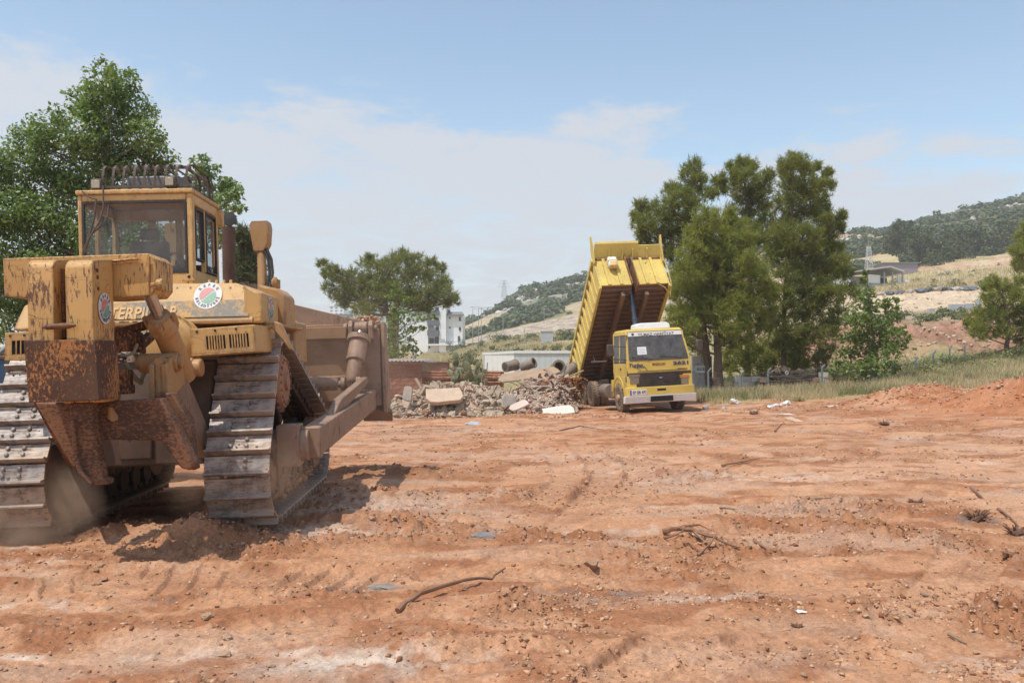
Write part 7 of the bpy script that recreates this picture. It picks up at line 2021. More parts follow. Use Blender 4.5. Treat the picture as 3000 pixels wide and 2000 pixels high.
tree('umbrella_pine', 'wide umbrella pine on a forked trunk before the white apartments', 'pine tree', (1150, 1070), [(1190, 785, 44), (1140, 795, 50), (1085, 800, 48), (1235, 800, 46), (1275, 815, 40), (1045, 835, 50), (1180, 845, 58), (1120, 855, 60), (1240, 855, 48), (1290, 850, 30), (1312, 868, 26), (1332, 880, 15), (1085, 885, 44), (1060, 870, 44), (1010, 822, 34), (985, 812, 28), (962, 800, 20), (943, 772, 13), (976, 790, 16), (962, 842, 20), (985, 862, 24), (1005, 878, 18), (1020, 860, 30),
     (1212, 765, 28), (1180, 752, 24), (1150, 765, 24), (1078, 768, 15), (1084, 755, 10), (1290, 785, 16), (1262, 770, 20), (1110, 905, 30), (1072, 912, 26), (1050, 905, 20), (1160, 880, 40), (1215, 882, 34), (1262, 885, 26), (1310, 890, 14), (1250, 905, 16), (1300, 830, 22), (1010, 892, 12)],
     75.0, 'pine', M['pine3'], M['bark'], [(1150, 1000), (1148, 950), (1135, 915), (1130, 880), (1150, 830)], .42, None, .55, 1.5, 7, .9, .55)
m = MB(); bq = P(1163, 1000, 75.0); m.tube([P(1152, 1010, 75), P(1158, 960, 75), P(1160, 900, 75.5), P(1170, 850, 75.5)], [.38, .34, .30, .18], 8)
o = m.build('trunk', M['bark'], bpy.data.objects['umbrella_pine']); o.matrix_parent_inverse = Matrix.Translation(bpy.data.objects['umbrella_pine'].location).inverted()
tree('young_tree', 'thin young tree with sparse pale leaves behind the brick shed', 'tree', (1165, 1120), [(1165, 838, 18), (1160, 860, 20), (1142, 868, 15), (1180, 870, 14), (1196, 880, 14), (1165, 905, 26), (1150, 930, 22), (1185, 925, 24), (1215, 935, 20), (1245, 932, 18), (1272, 930, 12), (1160, 960, 32), (1140, 985, 34), (1185, 975, 26), (1215, 960, 18), (1236, 965, 12), (1165, 1010, 38), (1130, 1025, 32), (1205, 1010, 22), (1222, 1030, 18), (1180, 1040, 34), (1140, 1050, 30)],
     44.0, 'leaf', M['leaf2'], M['bark2'], [(1166, 1050), (1163, 960), (1165, 840)], .07, None, .32, 1.3, 6, .35, .15)
tree('black_pine', 'tall dark pine at the left of the grove, right behind the tipper body', 'pine tree', (2055, 1132), [(2032, 492, 28), (2022, 520, 30), (2050, 525, 22), (2030, 560, 34), (1990, 560, 26), (1962, 555, 20), (2000, 590, 38), (1950, 605, 34), (1905, 615, 26), (1880, 600, 18), (1868, 640, 22), (1895, 655, 32), (1940, 650, 36), (1870, 675, 22), (1985, 640, 40), (2040, 620, 44), (1915, 695, 38), (1965, 700, 44), (2020, 690, 46), (1890, 720, 22), (2060, 740, 50), (1960, 760, 44), (2040, 800, 50), (2080, 570, 24)],
     46.5, 'pine', M['pine1'], M['bark'], [(2052, 1040), (2046, 900), (2040, 760), (2034, 620), (2032, 500)], .22, 'pines behind the truck', .95, 1.15, 8, .6, .25)
tree('black_pine', 'dark pine with an open top in the middle of the grove', 'pine tree', (2190, 1128), [(2150, 488, 20), (2178, 480, 22), (2200, 490, 22), (2192, 520, 36), (2160, 520, 24), (2140, 545, 28), (2110, 525, 22), (2105, 555, 24), (2215, 560, 34), (2180, 575, 32), (2250, 520, 22), (2245, 550, 28), (2225, 605, 40), (2165, 620, 40), (2240, 660, 42), (2200, 690, 46), (2150, 680, 40), (2260, 710, 30)],
     47.5, 'pine', M['pine1'], M['bark'], [(2190, 1040), (2195, 900), (2200, 760), (2190, 620), (2178, 490)], .19, 'pines behind the truck', .95, 1.15, 8, .6, .3)
tree('black_pine', 'tallest dark pine at the right of the grove with a bare lower trunk', 'pine tree', (2296, 1125), [(2272, 750, 34), (2285, 690, 34), (2282, 860, 36), (2262, 935, 32), (2305, 905, 36), (2312, 965, 30), (2355, 1005, 34), (2375, 905, 34), (2290, 1010, 28), (2400, 1060, 26), (2345, 1060, 28), (2322, 468, 22), (2345, 478, 26), (2305, 490, 28), (2330, 505, 40), (2368, 500, 18), (2395, 488, 10), (2312, 540, 38), (2360, 545, 36), (2395, 540, 24), (2422, 510, 14), (2425, 540, 20), (2400, 580, 34), (2345, 590, 46), (2300, 600, 36), (2408, 615, 26), (2370, 640, 48), (2310, 660, 44), (2422, 640, 16), (2462, 635, 16), (2445, 660, 20), (2462, 668, 12), (2425, 680, 34), (2350, 700, 52), (2300, 720, 36), (2405, 730, 44), (2445, 730, 26), (2340, 770, 46), (2400, 785, 46), (2460, 770, 32), (2310, 800, 40), (2440, 800, 36), (2480, 800, 22), (2380, 845, 50), (2440, 860, 44), (2330, 850, 34), (2485, 860, 30), (2405, 915, 44), (2450, 930, 34), (2380, 970, 36), (2430, 985, 34), (2345, 930, 22), (2420, 1030, 26)],
     44.0, 'pine', M['pine1'], M['bark'], [(2296, 1020), (2298, 900), (2308, 760), (2320, 620), (2325, 490)], .15, 'pines behind the truck', .95, 1.1, 8, .7, .25)
tree('bright_pine', 'bushy yellow-green pine in front of the grove, beside the truck cab', 'pine tree', (2105, 1132), [(2070, 650, 40), (2112, 640, 42), (2145, 670, 44), (2045, 690, 46), (2095, 700, 60), (2165, 715, 42), (2195, 700, 24), (2030, 740, 44), (2080, 770, 66), (2140, 770, 56), (2195, 765, 36), (2015, 800, 46), (2060, 840, 60), (2120, 835, 60), (2180, 820, 46), (2225, 800, 32), (1995, 860, 42), (2035, 900, 54), (2100, 900, 60), (2165, 890, 54), (2215, 860, 40), (2250, 830, 26), (1985, 920, 36), (2010, 960, 44), (2075, 960, 54), (2140, 950, 50), (2200, 930, 44), (2245, 905, 34), (2265, 860, 24), (1990, 1000, 28), (2040, 1010, 30), (2180, 985, 36), (2235, 965, 30), (2130, 1005, 30)],
     41.0, 'pine', M['pine2'], M['bark'], [(2103, 1040), (2098, 940), (2096, 820), (2090, 700)], .24, 'pines behind the truck', 1.0, 1.05, 8, .7, .3)
o = bpy.data.objects['bright_pine']; m = MB(); m.tube([P(2078, 1134, 41.5), P(2072, 1050, 41.5), P(2062, 960, 41.5), P(2050, 880, 41.5)], [.20, .17, .14, .07], 8)
o2 = m.build('trunk', M['bark'], o); o2.matrix_parent_inverse = Matrix.Translation(o.location).inverted()
tree('low_pine', 'low spreading light pine filling the gap under the grove', 'pine tree', (2270, 1120), [(2150, 1040, 36), (2190, 1020, 38), (2230, 1040, 44), (2275, 1010, 46), (2320, 1010, 44), (2290, 1055, 46), (2340, 1050, 34), (2235, 1085, 34), (2180, 1075, 32), (2325, 1085, 30), (2130, 1075, 22)],
     46.0, 'pine', M['pine2'], M['bark'], [(2268, 1090), (2262, 1050)], .08, None, .8, 1.1, 7, .5, .1)
tree('ash_tree', 'bright green leafy tree at the right edge of the pine grove', 'tree', (2572, 1128), [(2536, 800, 10), (2534, 822, 15), (2528, 850, 22), (2548, 862, 16), (2520, 885, 28), (2552, 892, 30), (2588, 885, 22), (2618, 882, 14), (2610, 905, 24), (2505, 930, 38), (2550, 940, 48), (2600, 940, 38), (2640, 970, 20), (2505, 985, 42), (2560, 990, 50), (2610, 985, 40), (2480, 1035, 36), (2530, 1040, 48), (2590, 1035, 44), (2635, 1015, 24), (2660, 990, 12), (2460, 1075, 30), (2505, 1085, 38), (2560, 1085, 42), (2610, 1075, 28), (2440, 1098, 18)],
     41.0, 'leaf', M['leaf2'], M['bark2'], [(2568, 1080), (2558, 980), (2545, 880)], .11, None, .75, 1.25, 8, .6, .2)
tree('young_pine', 'young yellow-green pine standing alone on the right slope', 'pine tree', (2947, 1046), [(2890, 842, 12), (2912, 830, 20), (2935, 838, 24), (2985, 825, 16), (2960, 860, 30), (2895, 872, 20), (2920, 880, 28), (2990, 870, 34), (2890, 905, 24), (2860, 930, 26), (2840, 950, 16), (2880, 950, 28), (2920, 920, 26), (2865, 975, 20), (2905, 975, 26), (2960, 920, 34), (3005, 920, 40), (3040, 890, 40), (2940, 965, 26), (2985, 965, 34), (3030, 970, 36), (3060, 930, 40), (2990, 1000, 20)],
     50.0, 'pine', M['pine2'], M['bark'], [(2950, 1010), (2955, 950), (2940, 880), (2935, 840)], .16, None, .75, 1.1, 7, .5, .2)
tree('edge_pine', 'pine branches reaching in from the right edge above the young pine', 'pine tree', (3090, 1020), [(3010, 672, 20), (2992, 700, 22), (3020, 715, 34), (2975, 735, 20), (3005, 755, 34), (2985, 780, 24), (3030, 790, 36), (3050, 740, 50), (3060, 680, 44), (3080, 800, 50), (3090, 860, 40)],
     62.0, 'pine', M['pine2'], M['bark'], [(3090, 930), (3085, 800), (3070, 690)], .18, None, .85, 1.3, 7, .5, .3)
# trees at the foot of the right hill
HT = ((2640, 700, 55, 815, 228, 'rounded tree first from the left at the foot of the right hill'), (2700, 725, 62, 822, 222, 'dark broad tree behind the hangar corner'), (2762, 745, 48, 824, 226, 'smaller dark tree beside the bent street lamp'), (2800, 722, 58, 812, 232, 'tall dark tree in the middle of the hill-foot row'), (2858, 718, 52, 800, 236, 'dark tree above the long retaining wall'), (2905, 730, 46, 795, 234, 'lighter tree right of the retaining wall'), (2950, 700, 52, 790, 236, 'dark tree last on the right of the hill-foot row'), (2660, 760, 30, 815, 215, 'small round tree in front of the hill-foot row'))
for px, py, rp, foot, Y, lab in HT:
    cl = [(px + rp * a, py + rp * b, rp * c) for a, b, c in ((0, -.55, .5), (-.5, -.2, .5), (.5, -.15, .5), (0, .1, .6), (-.55, .45, .45), (.5, .5, .45), (.1, .6, .5), (-.2, -.8, .3), (.3, -.75, .3))]
    tree('hill_tree', lab, 'tree', (px, foot), cl, Y, 'leaf', M['scrub'], M['bark'], [(px, foot - 20), (px + 2, py)], .28, 'trees along the foot of the right hill', 1.3, 4.6, 4, .5, .3)

def bush_mesh(name, pts, mat, per=70, parent=None, kind='stuff', sz=.22, asp=.6):
    """bushes given as rows x, y, z, radius"""
    VS, FS, nb = [], [], 0
    for x, y, z, r in pts:
        C, d = ball_pts((0, 0, 0), r, per, .45, .75)
        C[:, 2] += r * .42; k = C[:, 2] > -.1 * r; C, d = C[k], d[k]
        V, F = leaves(C + np.array([x, y, z]), unit(d * .8 + np.array([0, 0, .5]) + rng.normal(size=d.shape) * .35), r * sz * rng.uniform(.6, 1.3, len(C)), asp)
        VS.append(V); FS.append(F + nb); nb += len(V)
    return tag(link(name, mesh_np(name, np.concatenate(VS), np.concatenate(FS)), mat, parent), kind=kind)
pts = []
n = 0
while n < 5200:
    px = rng.uniform(1250, 3700); Y = 284 + 116 * rng.random() ** 1.0
    x = (px - 1500) / FPX * Y
    k = fbm(np.array([x * .035]), np.array([Y * .02]), 5, 181)[0]; k2 = fbm(np.array([x * .06]), np.array([Y * .05]), 5, 191)[0]
    n += 1
    if rng.random() < sstep(.47, .56, k) * .92: continue
    if Y > 330 and k2 > .585 and rng.random() < .7: continue
    if 2380 < px < 2520 and Y > 345 and rng.random() < .8: continue
    pts.append((x, Y, float(gz(x, Y)) - .3, rng.uniform(1.2, 3.1)))
for _ in range(900):
    px = rng.uniform(2330, 3500); Y = rng.uniform(236, 286); x = (px - 1500) / FPX * Y
    if fbm(np.array([x * .05]), np.array([Y * .05]), 4, 231)[0] > .40: pts.append((x, Y, float(gz(x, Y)) - .3, rng.uniform(1.3, 3.2)))
bush_mesh('hillside_scrub', pts[::2], M['scrub'], 54, None, 'stuff', .34)
M['scrub3'] = leafmat('grey_green_scrub', (.075, .095, .045), (.150, .165, .085), (.11, .13, .06), .2)
bush_mesh('hillside_bushes', pts[1::2], M['scrub3'], 54, None, 'stuff', .34)
rk = []
while len(rk) < 420:
    px = rng.uniform(1340, 3500); Y = rng.uniform(300, 402); x = (px - 1500) / FPX * Y
    if fbm(np.array([x * .06]), np.array([Y * .05]), 5, 191)[0] > .56: rk.append((x, Y, float(gz(x, Y)) + .2, rng.uniform(.5, 2.0)))
scatter_rocks('rock_outcrops', rk, crumb_material('limestone', (.36, .33, .29), (.56, .53, .48)))
pts = []
for _ in range(420):
    px = rng.uniform(1280, 1700); Y = rng.uniform(75, 225); x = (px - 1500) / FPX * Y
    if fbm(np.array([x * .2]), np.array([Y * .1]), 4, 161)[0] > .53: pts.append((x, Y, float(gz(x, Y)) - .1, rng.uniform(.3, .9)))
for _ in range(900):
    px = rng.uniform(2350, 3300); Y = rng.choice([rng.uniform(42, 51), rng.uniform(42, 51), rng.uniform(60, 76), rng.uniform(106, 200)]); x = (px - 1500) / FPX * Y
    if rng.random() < .62: pts.append((x, Y, float(gz(x, Y)) - .1, rng.uniform(.18, .62) * (1 if Y < 80 else 1.6)))
M['weedbush'] = leafmat('pale_weed_leaves', (.15, .175, .07), (.31, .325, .16), (.36, .32, .17), .3)
for _ in range(150):
    px = rng.uniform(2060, 3080); Y = rng.uniform(33.5, 41); x = (px - 1500) / FPX * Y
    if fbm(np.array([x * .5]), np.array([Y * .5]), 3, 241)[0] > .48: pts.append((x, Y, float(gz(x, Y)) - .05, rng.uniform(.10, .34)))
half = [p for p in pts if p[1] < 52]; rest_ = [p for p in pts if p[1] >= 52]
half = [p for p in half if fbm(np.array([p[0] * .35]), np.array([p[1] * .35]), 3, 243)[0] > .42]
bush_mesh('slope_weeds', half, M['weedbush'], 76, None, 'stuff', .17, .35)
bush_mesh('slope_undergrowth', rest_, M['scrub2'], 60, None, 'stuff', .26)
def bush(name, label, px, py, rp, Y, mat, per=420, sz=.13, group=None, asp=.55):
    p = P(px, py + rp * .6, Y); p.z = float(gz(p.x, Y)) - .05
    r = rp / FPX * Y; o = thing(name, label, 'bush', p, group=group)
    hh = max(.2, P(px, py - rp, Y).z - p.z)
    subs = [(rng.normal() * r * .45, rng.normal() * r * .35, hh * rng.uniform(.0, .45), r * rng.uniform(.45, .7)) for _ in range(6)]
    c = bush_mesh('foliage', subs, mat, per // 6, o, None, sz, asp)
    m = MB()
    for k in range(6): m.tube([(0, 0, -.1), (rng.normal() * r * .3, rng.normal() * r * .3, hh * .6)], [.03, .01], 4, False)
    m.build('stem', M['bark'], o)
for a in ((1412, 984, 17, 150, 'M', 'round dark bush alone on the left slope above the cabin'), (1452, 985, 20, 170, 'S', 'bush left of the wooden pole on the left slope'), (1478, 980, 22, 175, 'M', 'wide dark bush left of the small box cabin'), (1560, 982, 18, 160, 'M', 'bush between wooden pole and box cabin'), (1655, 985, 26, 150, 'M', 'dark bush nearest the dump body on the left slope'), (1640, 1008, 26, 95, 'S', 'pale olive bush above the right end of the white cabin'), (1590, 1012, 14, 98, 'S', 'small olive bush above the middle of the white cabin'), (1510, 1022, 22, 90, 'S', 'low olive bush above the cabin corner'), (1440, 1024, 16, 92, 'M', 'dark bush left of the white cabin roof'), (1345, 995, 22, 185, 'M', 'dark bush at the right side of the apartment building'),
          (1218, 1025, 12, 120, 'S', 'grey-green bush below the apartment building')):
    bush('bush', a[5], a[0], a[1], a[2], a[3], M['scrub'] if a[4] == 'M' else M['scrub2'], 420, .17, 'bushes on the left slope')
for a in ((1260, 1092, 30, 39.2, 'yellow-green shrub beside the brick shed', 'leaf2'), (1290, 1085, 22, 39.4, 'second yellow-green shrub next to the tile stack', 'leaf2'), (2715, 1085, 34, 44.5, 'grey-green bush in the middle of the right slope', 'scrub'), (2760, 1060, 30, 46.5, 'pale bush by the fence on the right slope', 'scrub2'), (2800, 1070, 36, 45.5, 'dark round bush right of the fence posts', 'scrub'), (2850, 1060, 30, 47, 'olive bush left of the young pine', 'scrub2'), (2880, 1030, 26, 49, 'bush under the young pine branches', 'scrub'), (2985, 1030, 36, 48, 'dark bush at the right edge under the young pine', 'scrub'), (2660, 1075, 30, 45, 'light bush right of the leafy tree', 'scrub2'), (2400, 1060, 26, 43.5, 'blue-green bush in the gap right of the pines', 'scrub2'),
          (2205, 1140, 20, 37.5, 'small green shrub in the dry grass before the junk pile', 'leaf2'), (2070, 1140, 14, 37.5, 'small green shrub beside the truck bumper', 'leaf2'), (2345, 1186, 16, 32.5, 'bright green low weed at the edge of the dirt', 'leaf2'), (2960, 1120, 26, 38, 'low green shrub at the right edge', 'scrub2'), (2700, 1130, 24, 38, 'low olive shrub behind the soil mounds', 'scrub2'), (2830, 1120, 26, 39, 'low dry shrub behind the highest soil mound', 'scrub2')):
    bush('shrub', a[4], a[0], a[1], a[2], a[3], M[a[5]], 480, .12)

pts = []
for _ in range(1500):
    px = rng.uniform(2250, 3200); Y = rng.choice([rng.uniform(77, 101), rng.uniform(51, 60)]); x = (px - 1500) / FPX * Y
    pts.append((x, Y, float(gz(x, Y)), rng.uniform(.06, .30) ** 1.2))
scatter_rocks('slope_stones', pts, crumb_material('slope_stone', (.34, .22, .14), (.60, .48, .35)), None, 'stuff', 12, 0)
# dry grass
def grass(name, n, pxr, Yr, h, w, mat, cond=None, lean=.35):
    px = rng.uniform(*pxr, n); Y = rng.uniform(*Yr, n); x = (px - 1500) / FPX * Y
    k = np.ones(n, bool) if cond is None else cond(x, Y, px)
    x, Y = x[k], Y[k]; n = len(x)
    z = gz(x, Y) - .02
    a = rng.uniform(0, 6.28, n); l = h * rng.uniform(.4, 1.15, n)
    t = np.stack([np.cos(a), np.sin(a), np.zeros(n)], 1) * w
    c = np.stack([x, Y, z], 1)
    tip = c + np.stack([rng.normal(size=n) * lean * l, rng.normal(size=n) * lean * l, l], 1)
    V = np.stack([c - t, c + t, tip], 1).reshape(-1, 3)
    return tag(link(name, mesh_np(name, V, np.arange(n * 3).reshape(-1, 3)), mat), kind='stuff')
M['straw'] = leafmat('dry_straw', (.40, .32, .17), (.66, .56, .34), None, .25, .7, (1.0, .97, .85))
M['weed'] = leafmat('green_weeds', (.15, .165, .065), (.32, .31, .15), None, .3, .6, (1.1, 1.05, .8))
edge = lambda x, Y, px: (fbm(x * .6, Y * .6, 3, 201) > .38) & (Y > 32.0 + 1.6 * fbm(x * .5, Y * .0, 3, 203) + 2.2 * (px > 2450) + 1.5 * (px < 2080))
grass('dry_grass', 46000, (2040, 3080), (32, 46), .42, .011, M['straw'], edge)
grass('weeds', 34000, (2040, 3080), (33, 50), .38, .014, M['weed'], lambda x, Y, px: (fbm(x * .5, Y * .4, 3, 207) > .50) & (Y > 34))
grass('straw_patch', 2500, (1395, 1720), (34, 44), .35, .012, M['straw'], lambda x, Y, px: fbm(x * .8, Y * .8, 3, 209) > .45)
grass('slope_grass', 26000, (1230, 1720), (64, 210), .75, .05, M['straw'], lambda x, Y, px: fbm(x * .07, Y * .07, 4, 151) > .42)
grass('terrace_grass', 22000, (2400, 3200), (104, 225), .8, .06, M['straw'], lambda x, Y, px: fbm(x * .07, Y * .07, 4, 151) > .42)
# ================================================================== SMALL THINGS ON THE DIRT
def gpt(px, py, up=0.0):
    x, y = gxy(px, py); return Vector((x, y, float(gz(x, y)) + up))
M['root'] = plain('dry_root', (.20, .095, .05), .9, 0, .35, 9, .4, .5)
M['twig'] = plain('grey_twig', (.24, .17, .12), .9, 0, .3, 9, .3, .4)
def stick(name, label, pts, r, mat, cat='branch', group=None, side=()):
    p = [gpt(x, y, u) for x, y, u in pts]
    o = MB(); n = len(p)
    q, rr = [], []
    for i in range(n - 1):
        for k in range(3): q.append(p[i].lerp(p[i + 1], k / 3) + Vector((rnd.uniform(-1, 1), rnd.uniform(-1, 1), rnd.uniform(-.5, .5))) * r * .5); rr.append(r * (1 - .7 * (i + k / 3) / (n - 1)) * rnd.uniform(.85, 1.15))
    q.append(p[-1]); rr.append(r * .3); o.tube(q, rr, 7)
    for s in side:
        w = [gpt(x, y, u) for x, y, u in s]; o.tube(w, [r * .5] + [r * .3] * (len(w) - 2) + [r * .15], 5)
    return tag(o.build(name, mat), label, cat, group)
stick('branch', 'long dark bare branch lying across the foreground dirt', [(1165, 1796, .025), (1230, 1777, .05), (1300, 1760, .065), (1380, 1748, .06), (1440, 1733, .07), (1480, 1718, .10)], .021, M['root'], side=([(1230, 1775, .05), (1212, 1783, .03), (1195, 1792, .01)],))
stick('root_tangle', 'reddish tangle of forked roots right of the long branch', [(1942, 1560, .04), (1985, 1560, .08), (2030, 1580, .07), (2090, 1600, .05), (2165, 1610, .02)], .030, M['root'], side=([(2000, 1566, .07), (2050, 1560, .09), (2085, 1568, .05)], [(2030, 1580, .07), (2080, 1612, .05), (2110, 1608, .02)], [(2045, 1626, .02), (2080, 1612, .08), (2100, 1600, .10)], [(1980, 1595, .01), (2020, 1605, .03), (2050, 1622, .02)], [(1945, 1580, .02), (1990, 1578, .03), (2010, 1570, .05)], [(2064, 1572, .04), (2060, 1568, .09)], [(2100, 1610, .03), (2120, 1620, .01)]))
for pts, r, lab in (([(2210, 1590, .02), (2240, 1603, .04), (2258, 1613, .02)], .018, 'short straight stick just right of the root tangle'), ([(2115, 1386, .01), (2142, 1372, .05)], .012, 'small upright dark stick in the middle distance'), ([(2115, 1358, .02), (2160, 1356, .04), (2225, 1349, .02)], .022, 'pair of dark twigs lying far behind the root tangle'), ([(2365, 1470, .02), (2420, 1465, .03), (2480, 1464, .02)], .014, 'thin pale twig lying across the right middle ground'),
                    ([(2845, 1442, .05), (2868, 1455, .04), (2893, 1473, .01)], .022, 'thick split stick near the right edge'), ([(2700, 1730, .01), (2745, 1750, .03)], .014, 'short pale stick in the right foreground'), ([(2780, 1860, .02), (2832, 1876, .01)], .012, 'thin stick at the lower right'), ([(2108, 1494, .01), (2160, 1510, .03)], .013, 'grey stick left of the twig in the right middle ground'), ([(2645, 1582, .0), (2650, 1581, .05), (2644, 1580, .09), (2628, 1580, .115)], .018, 'stubby upright root stump with a crooked top'),
                    ([(2270, 1272, .02), (2285, 1270, .12), (2296, 1270, .22)], .03, 'dead forked stump sticking up left of the mounds'), ([(2446, 1172, .0), (2440, 1171, .25), (2430, 1170, .50)], .05, 'bare stub left of the two at the dirt edge'), ([(2482, 1168, .0), (2486, 1167, .25), (2490, 1167, .52)], .04, 'bare stub right of the two at the dirt edge'), ([(2925, 1500, .03), (2950, 1512, .05), (2985, 1540, .03)], .02, 'broken stick beside the dark clumps at the right edge'), ([(1640, 1260, .02), (1700, 1250, .06), (1780, 1262, .02)], .02, 'dry root lying on the dirt before the truck')):
    stick('stick', lab, pts, r, M['twig'] if r < .015 else M['root'], 'stick', 'loose sticks on the dirt')
def clump(label, px, py, s, mat, n=60):
    p = gpt(px, py); o = thing('root_clump', label, 'clump', p)
    m = MB(); q = random.Random(px)
    for k in range(n // 2):
        a = q.uniform(0, 6.28); d = Vector((math.cos(a), math.sin(a) * .6, q.uniform(.1, .8))) * s * q.uniform(.5, 1.1); m.tube([Vector((0, 0, .01)), d * .5 + Vector((0, 0, .02 * s)), d], [.012, .009, .003], 4, False)
    m.build('root', M['root'], o)
    me = rock_mesh('soil_ball', px, 2, .6, .4); me.materials.append(mat); b = link('soil_ball', me, None, o); b.scale = (s * .7, s * .55, s * .55); b.location = (0, 0, s * .12)
for px, py, s, lab in ((2860, 1524, .16, 'dark uprooted clump, larger one near the right edge'), (2780, 1565, .07, 'small round dark clump left of the larger one'), (2975, 1560, .13, 'dark clump cut by the right edge'), (2955, 1635, .07, 'small dark clod alone at the right'), (2680, 1478, .10, 'brown root clump below the pale twig'), (2335, 1833, .05, 'small dark clod alone in the right foreground'), (2210, 1216, .22, 'brown root clump left of the white bags'), (2590, 1248, .2, 'dark root clump below the soil mounds')):
    clump(lab, px, py, s, plain('dark_clod', (.13, .075, .05), .95, 0, .3, 8))
def bag(label, px, py, s, col, seed):
    q = np.random.default_rng(seed); p = gpt(px, py)
    me = rock_mesh('plastic_bag', seed, 2, .7, .55); me.materials.append(plain('bag_plastic', col, .4, 0, .08, 9, .1))
    o = link('plastic_bag', me); o.location = p + Vector((0, 0, s * .4)); o.scale = (s, s * .7, s); tag(o, label, 'bag', 'rubbish bags at the grass edge')
for a in ((2152, 1186, .20, (.70, .68, .66), 3, 'upright white rubbish bag nearest the truck at the grass edge'), (2120, 1196, .12, (.42, .42, .43), 4, 'small grey rubbish bag left of the white one'), (2272, 1200, .17, (.66, .64, .63), 5, 'crumpled white bag in the middle of the grass edge'), (2300, 1203, .17, (.68, .62, .58), 6, 'pinkish white bag right beside the crumpled one'), (2255, 1206, .10, (.60, .62, .64), 7, 'little bluish white bag in front of the crumpled one'), (2068, 1200, .14, (.30, .31, .33), 8, 'dark grey bag right of the truck bumper')):
    bag(a[5], a[0], a[1], a[2], a[3], a[4])
def scrapm(name, label, cat, px, py, w, h, th, col, rz=0, rx=.15):
    q = random.Random(px)
    if cat == 'board':
        m = MB(); m.bx(-w / 2, w / 2, -h / 2, h / 2, 0, th); me = m.mesh(name, 0)
    else:
        me = rock_mesh(name, px, 2, 1.0, .75)
        for v in me.vertices: v.co = Vector((v.co.x * w * .5, v.co.y * h * .55, v.co.z * th * .9))
    me.materials.append(plain(name + '_surface', col, .8, 0, .25, 14, .35))
    o = link(name, me); o.location = gpt(px, py, .01); o.rotation_euler = (rx, q.uniform(-.1, .1), rz); tag(o, label, cat)
scrapm('plastic_sheet', 'crumpled grey-blue plastic scrap right of the bulldozer shadow', 'litter', 1420, 1573, .24, .12, .05, (.17, .18, .19))
scrapm('blue_bag', 'flattened pale blue bag on the dirt before the rubble', 'litter', 1388, 1241, .5, .4, .10, (.38, .42, .48))
scrapm('pipe_scrap', 'short bluish scrap of pipe before the blade', 'litter', 1112, 1238, .4, .10, .07, (.28, .33, .38))
scrapm('ash_scrap', 'burnt grey scrap beside the ash patch left of the branch', 'litter', 1010, 1732, .16, .10, .03, (.20, .185, .17))
scrapm('ash_scrap', 'long burnt grey scrap nearest the branch', 'litter', 1120, 1730, .24, .09, .03, (.22, .20, .18), .1)
scrapm('board', 'small pale board lying flat in the right distance', 'board', 2326, 1240, .25, .6, .03, (.56, .38, .26), .3)
scrapm('paper_scrap', 'tiny white paper scrap low in the right foreground', 'litter', 2348, 1803, .08, .05, .01, (.70, .70, .70))
scrapm('plaster_piece', 'white plaster piece on the dirt below the white bags', 'litter', 2300, 1218, .6, .25, .04, (.68, .64, .60))
scrapm('plaster_piece', 'pale plaster piece under the right soil mounds', 'litter', 2438, 1203, .4, .2, .04, (.66, .60, .54))
# soil carried on the blade
pts = []
for _ in range(900):
    x = rng.uniform(.6, xE - .05); p = DM @ Vector((x, BY + .12 + rng.uniform(-.12, .25), zB1 + .01 + .13 * max(0, 1 - abs(x - (xE - .25)) / .8) * rng.random()))
    pts.append((p.x, p.y, p.z, rng.uniform(.010, .035)))
scatter_rocks('soil_on_blade', pts, crumb_material('blade_soil', (.36, .17, .09), (.56, .32, .20)))

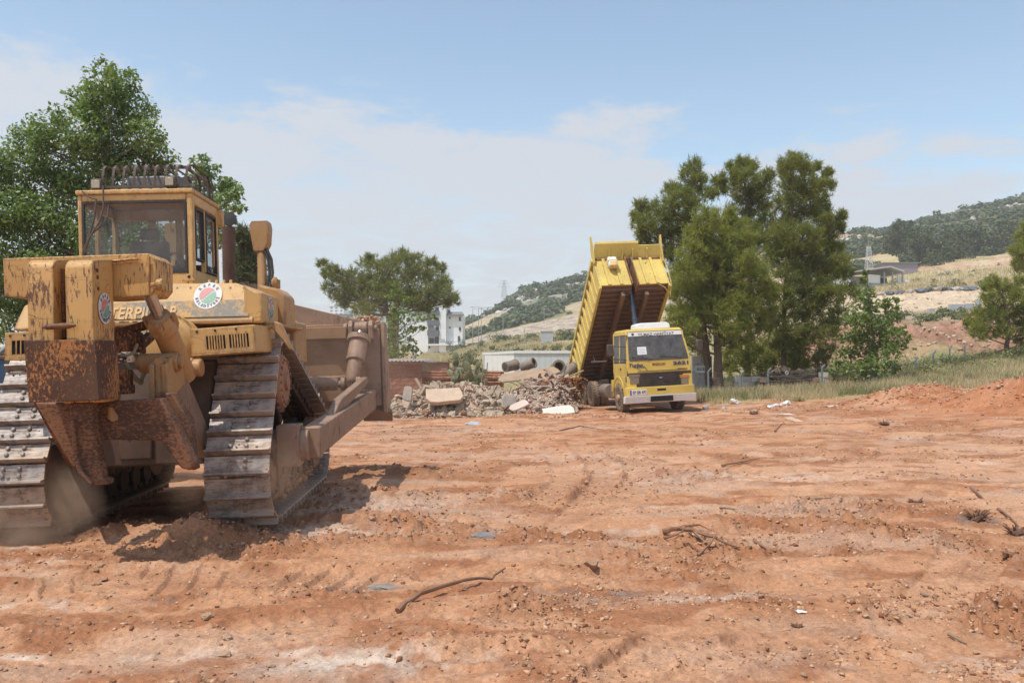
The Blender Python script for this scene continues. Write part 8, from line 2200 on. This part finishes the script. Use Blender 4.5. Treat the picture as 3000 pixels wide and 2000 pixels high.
# ================================================================== DUST AND AIR
def volume_obj(name, lo, hi, mat, kind='stuff'):
    m = MB(); m.bx(lo[0], hi[0], lo[1], hi[1], lo[2], hi[2]); o = m.build(name, mat, None, 0, 0); return tag(o, kind=kind)
t = NT('air')
v = t.n('ShaderNodeVolumePrincipled'); v.inputs['Color'].default_value = (.93, .96, 1.0, 1); v.inputs['Density'].default_value = HAZE; v.inputs['Anisotropy'].default_value = .25
t.t.links.new(v.outputs[0], t.out.inputs['Volume'])
if HAZE > 0: volume_obj('haze', (-1500, -40, -14), (1500, 900, 130), t.m)
def dust(name, c, r, dens, col):
    m = MB(); m.ball(c, r, 20, 12)
    t = NT(name + '_volume')
    geo = t.n('ShaderNodeNewGeometry').outputs['Position']
    mp = t.n('ShaderNodeMapping'); mp.vector_type = 'POINT'; t.set(mp.inputs[0], geo)
    mp.inputs['Location'].default_value = (-c[0] / r[0], -c[1] / r[1], -c[2] / r[2]); mp.inputs['Scale'].default_value = (1 / r[0], 1 / r[1], 1 / r[2])
    ln = t.n('ShaderNodeVectorMath', operation='LENGTH'); t.t.links.new(mp.outputs[0], ln.inputs[0])
    n = t.noise(geo, 2.2, 4, .6, .6)
    f = t.math('MULTIPLY', t.mr(ln.outputs['Value'], .25, 1.0, 1.0, 0.0), t.mr(n, .32, .68), True)
    v = t.n('ShaderNodeVolumePrincipled'); v.inputs['Color'].default_value = (*col, 1); v.inputs['Anisotropy'].default_value = -.1
    t.set(v.inputs['Density'], t.math('MULTIPLY', f, dens)); t.t.links.new(v.outputs[0], t.out.inputs['Volume'])
    tag(m.build(name, t.m, None, 0, 60), kind='stuff')
if DUSTD > 0:
    dust('dust_cloud', tuple(gpt(60, 1575, .26)), (.85, .5, .60), 13.0 * DUSTD, (.98, .74, .54))
    dust('dust_cloud', tuple(gpt(700, 1570, .4)), (.8, .5, .6), 1.3 * DUSTD, (.95, .66, .45))
    p = DM @ Vector((1.3, 4.0, 1.4)); dust('dust_cloud', tuple(p), (1.9, 1.6, 1.3), .16 * DUSTD, (.85, .68, .55))
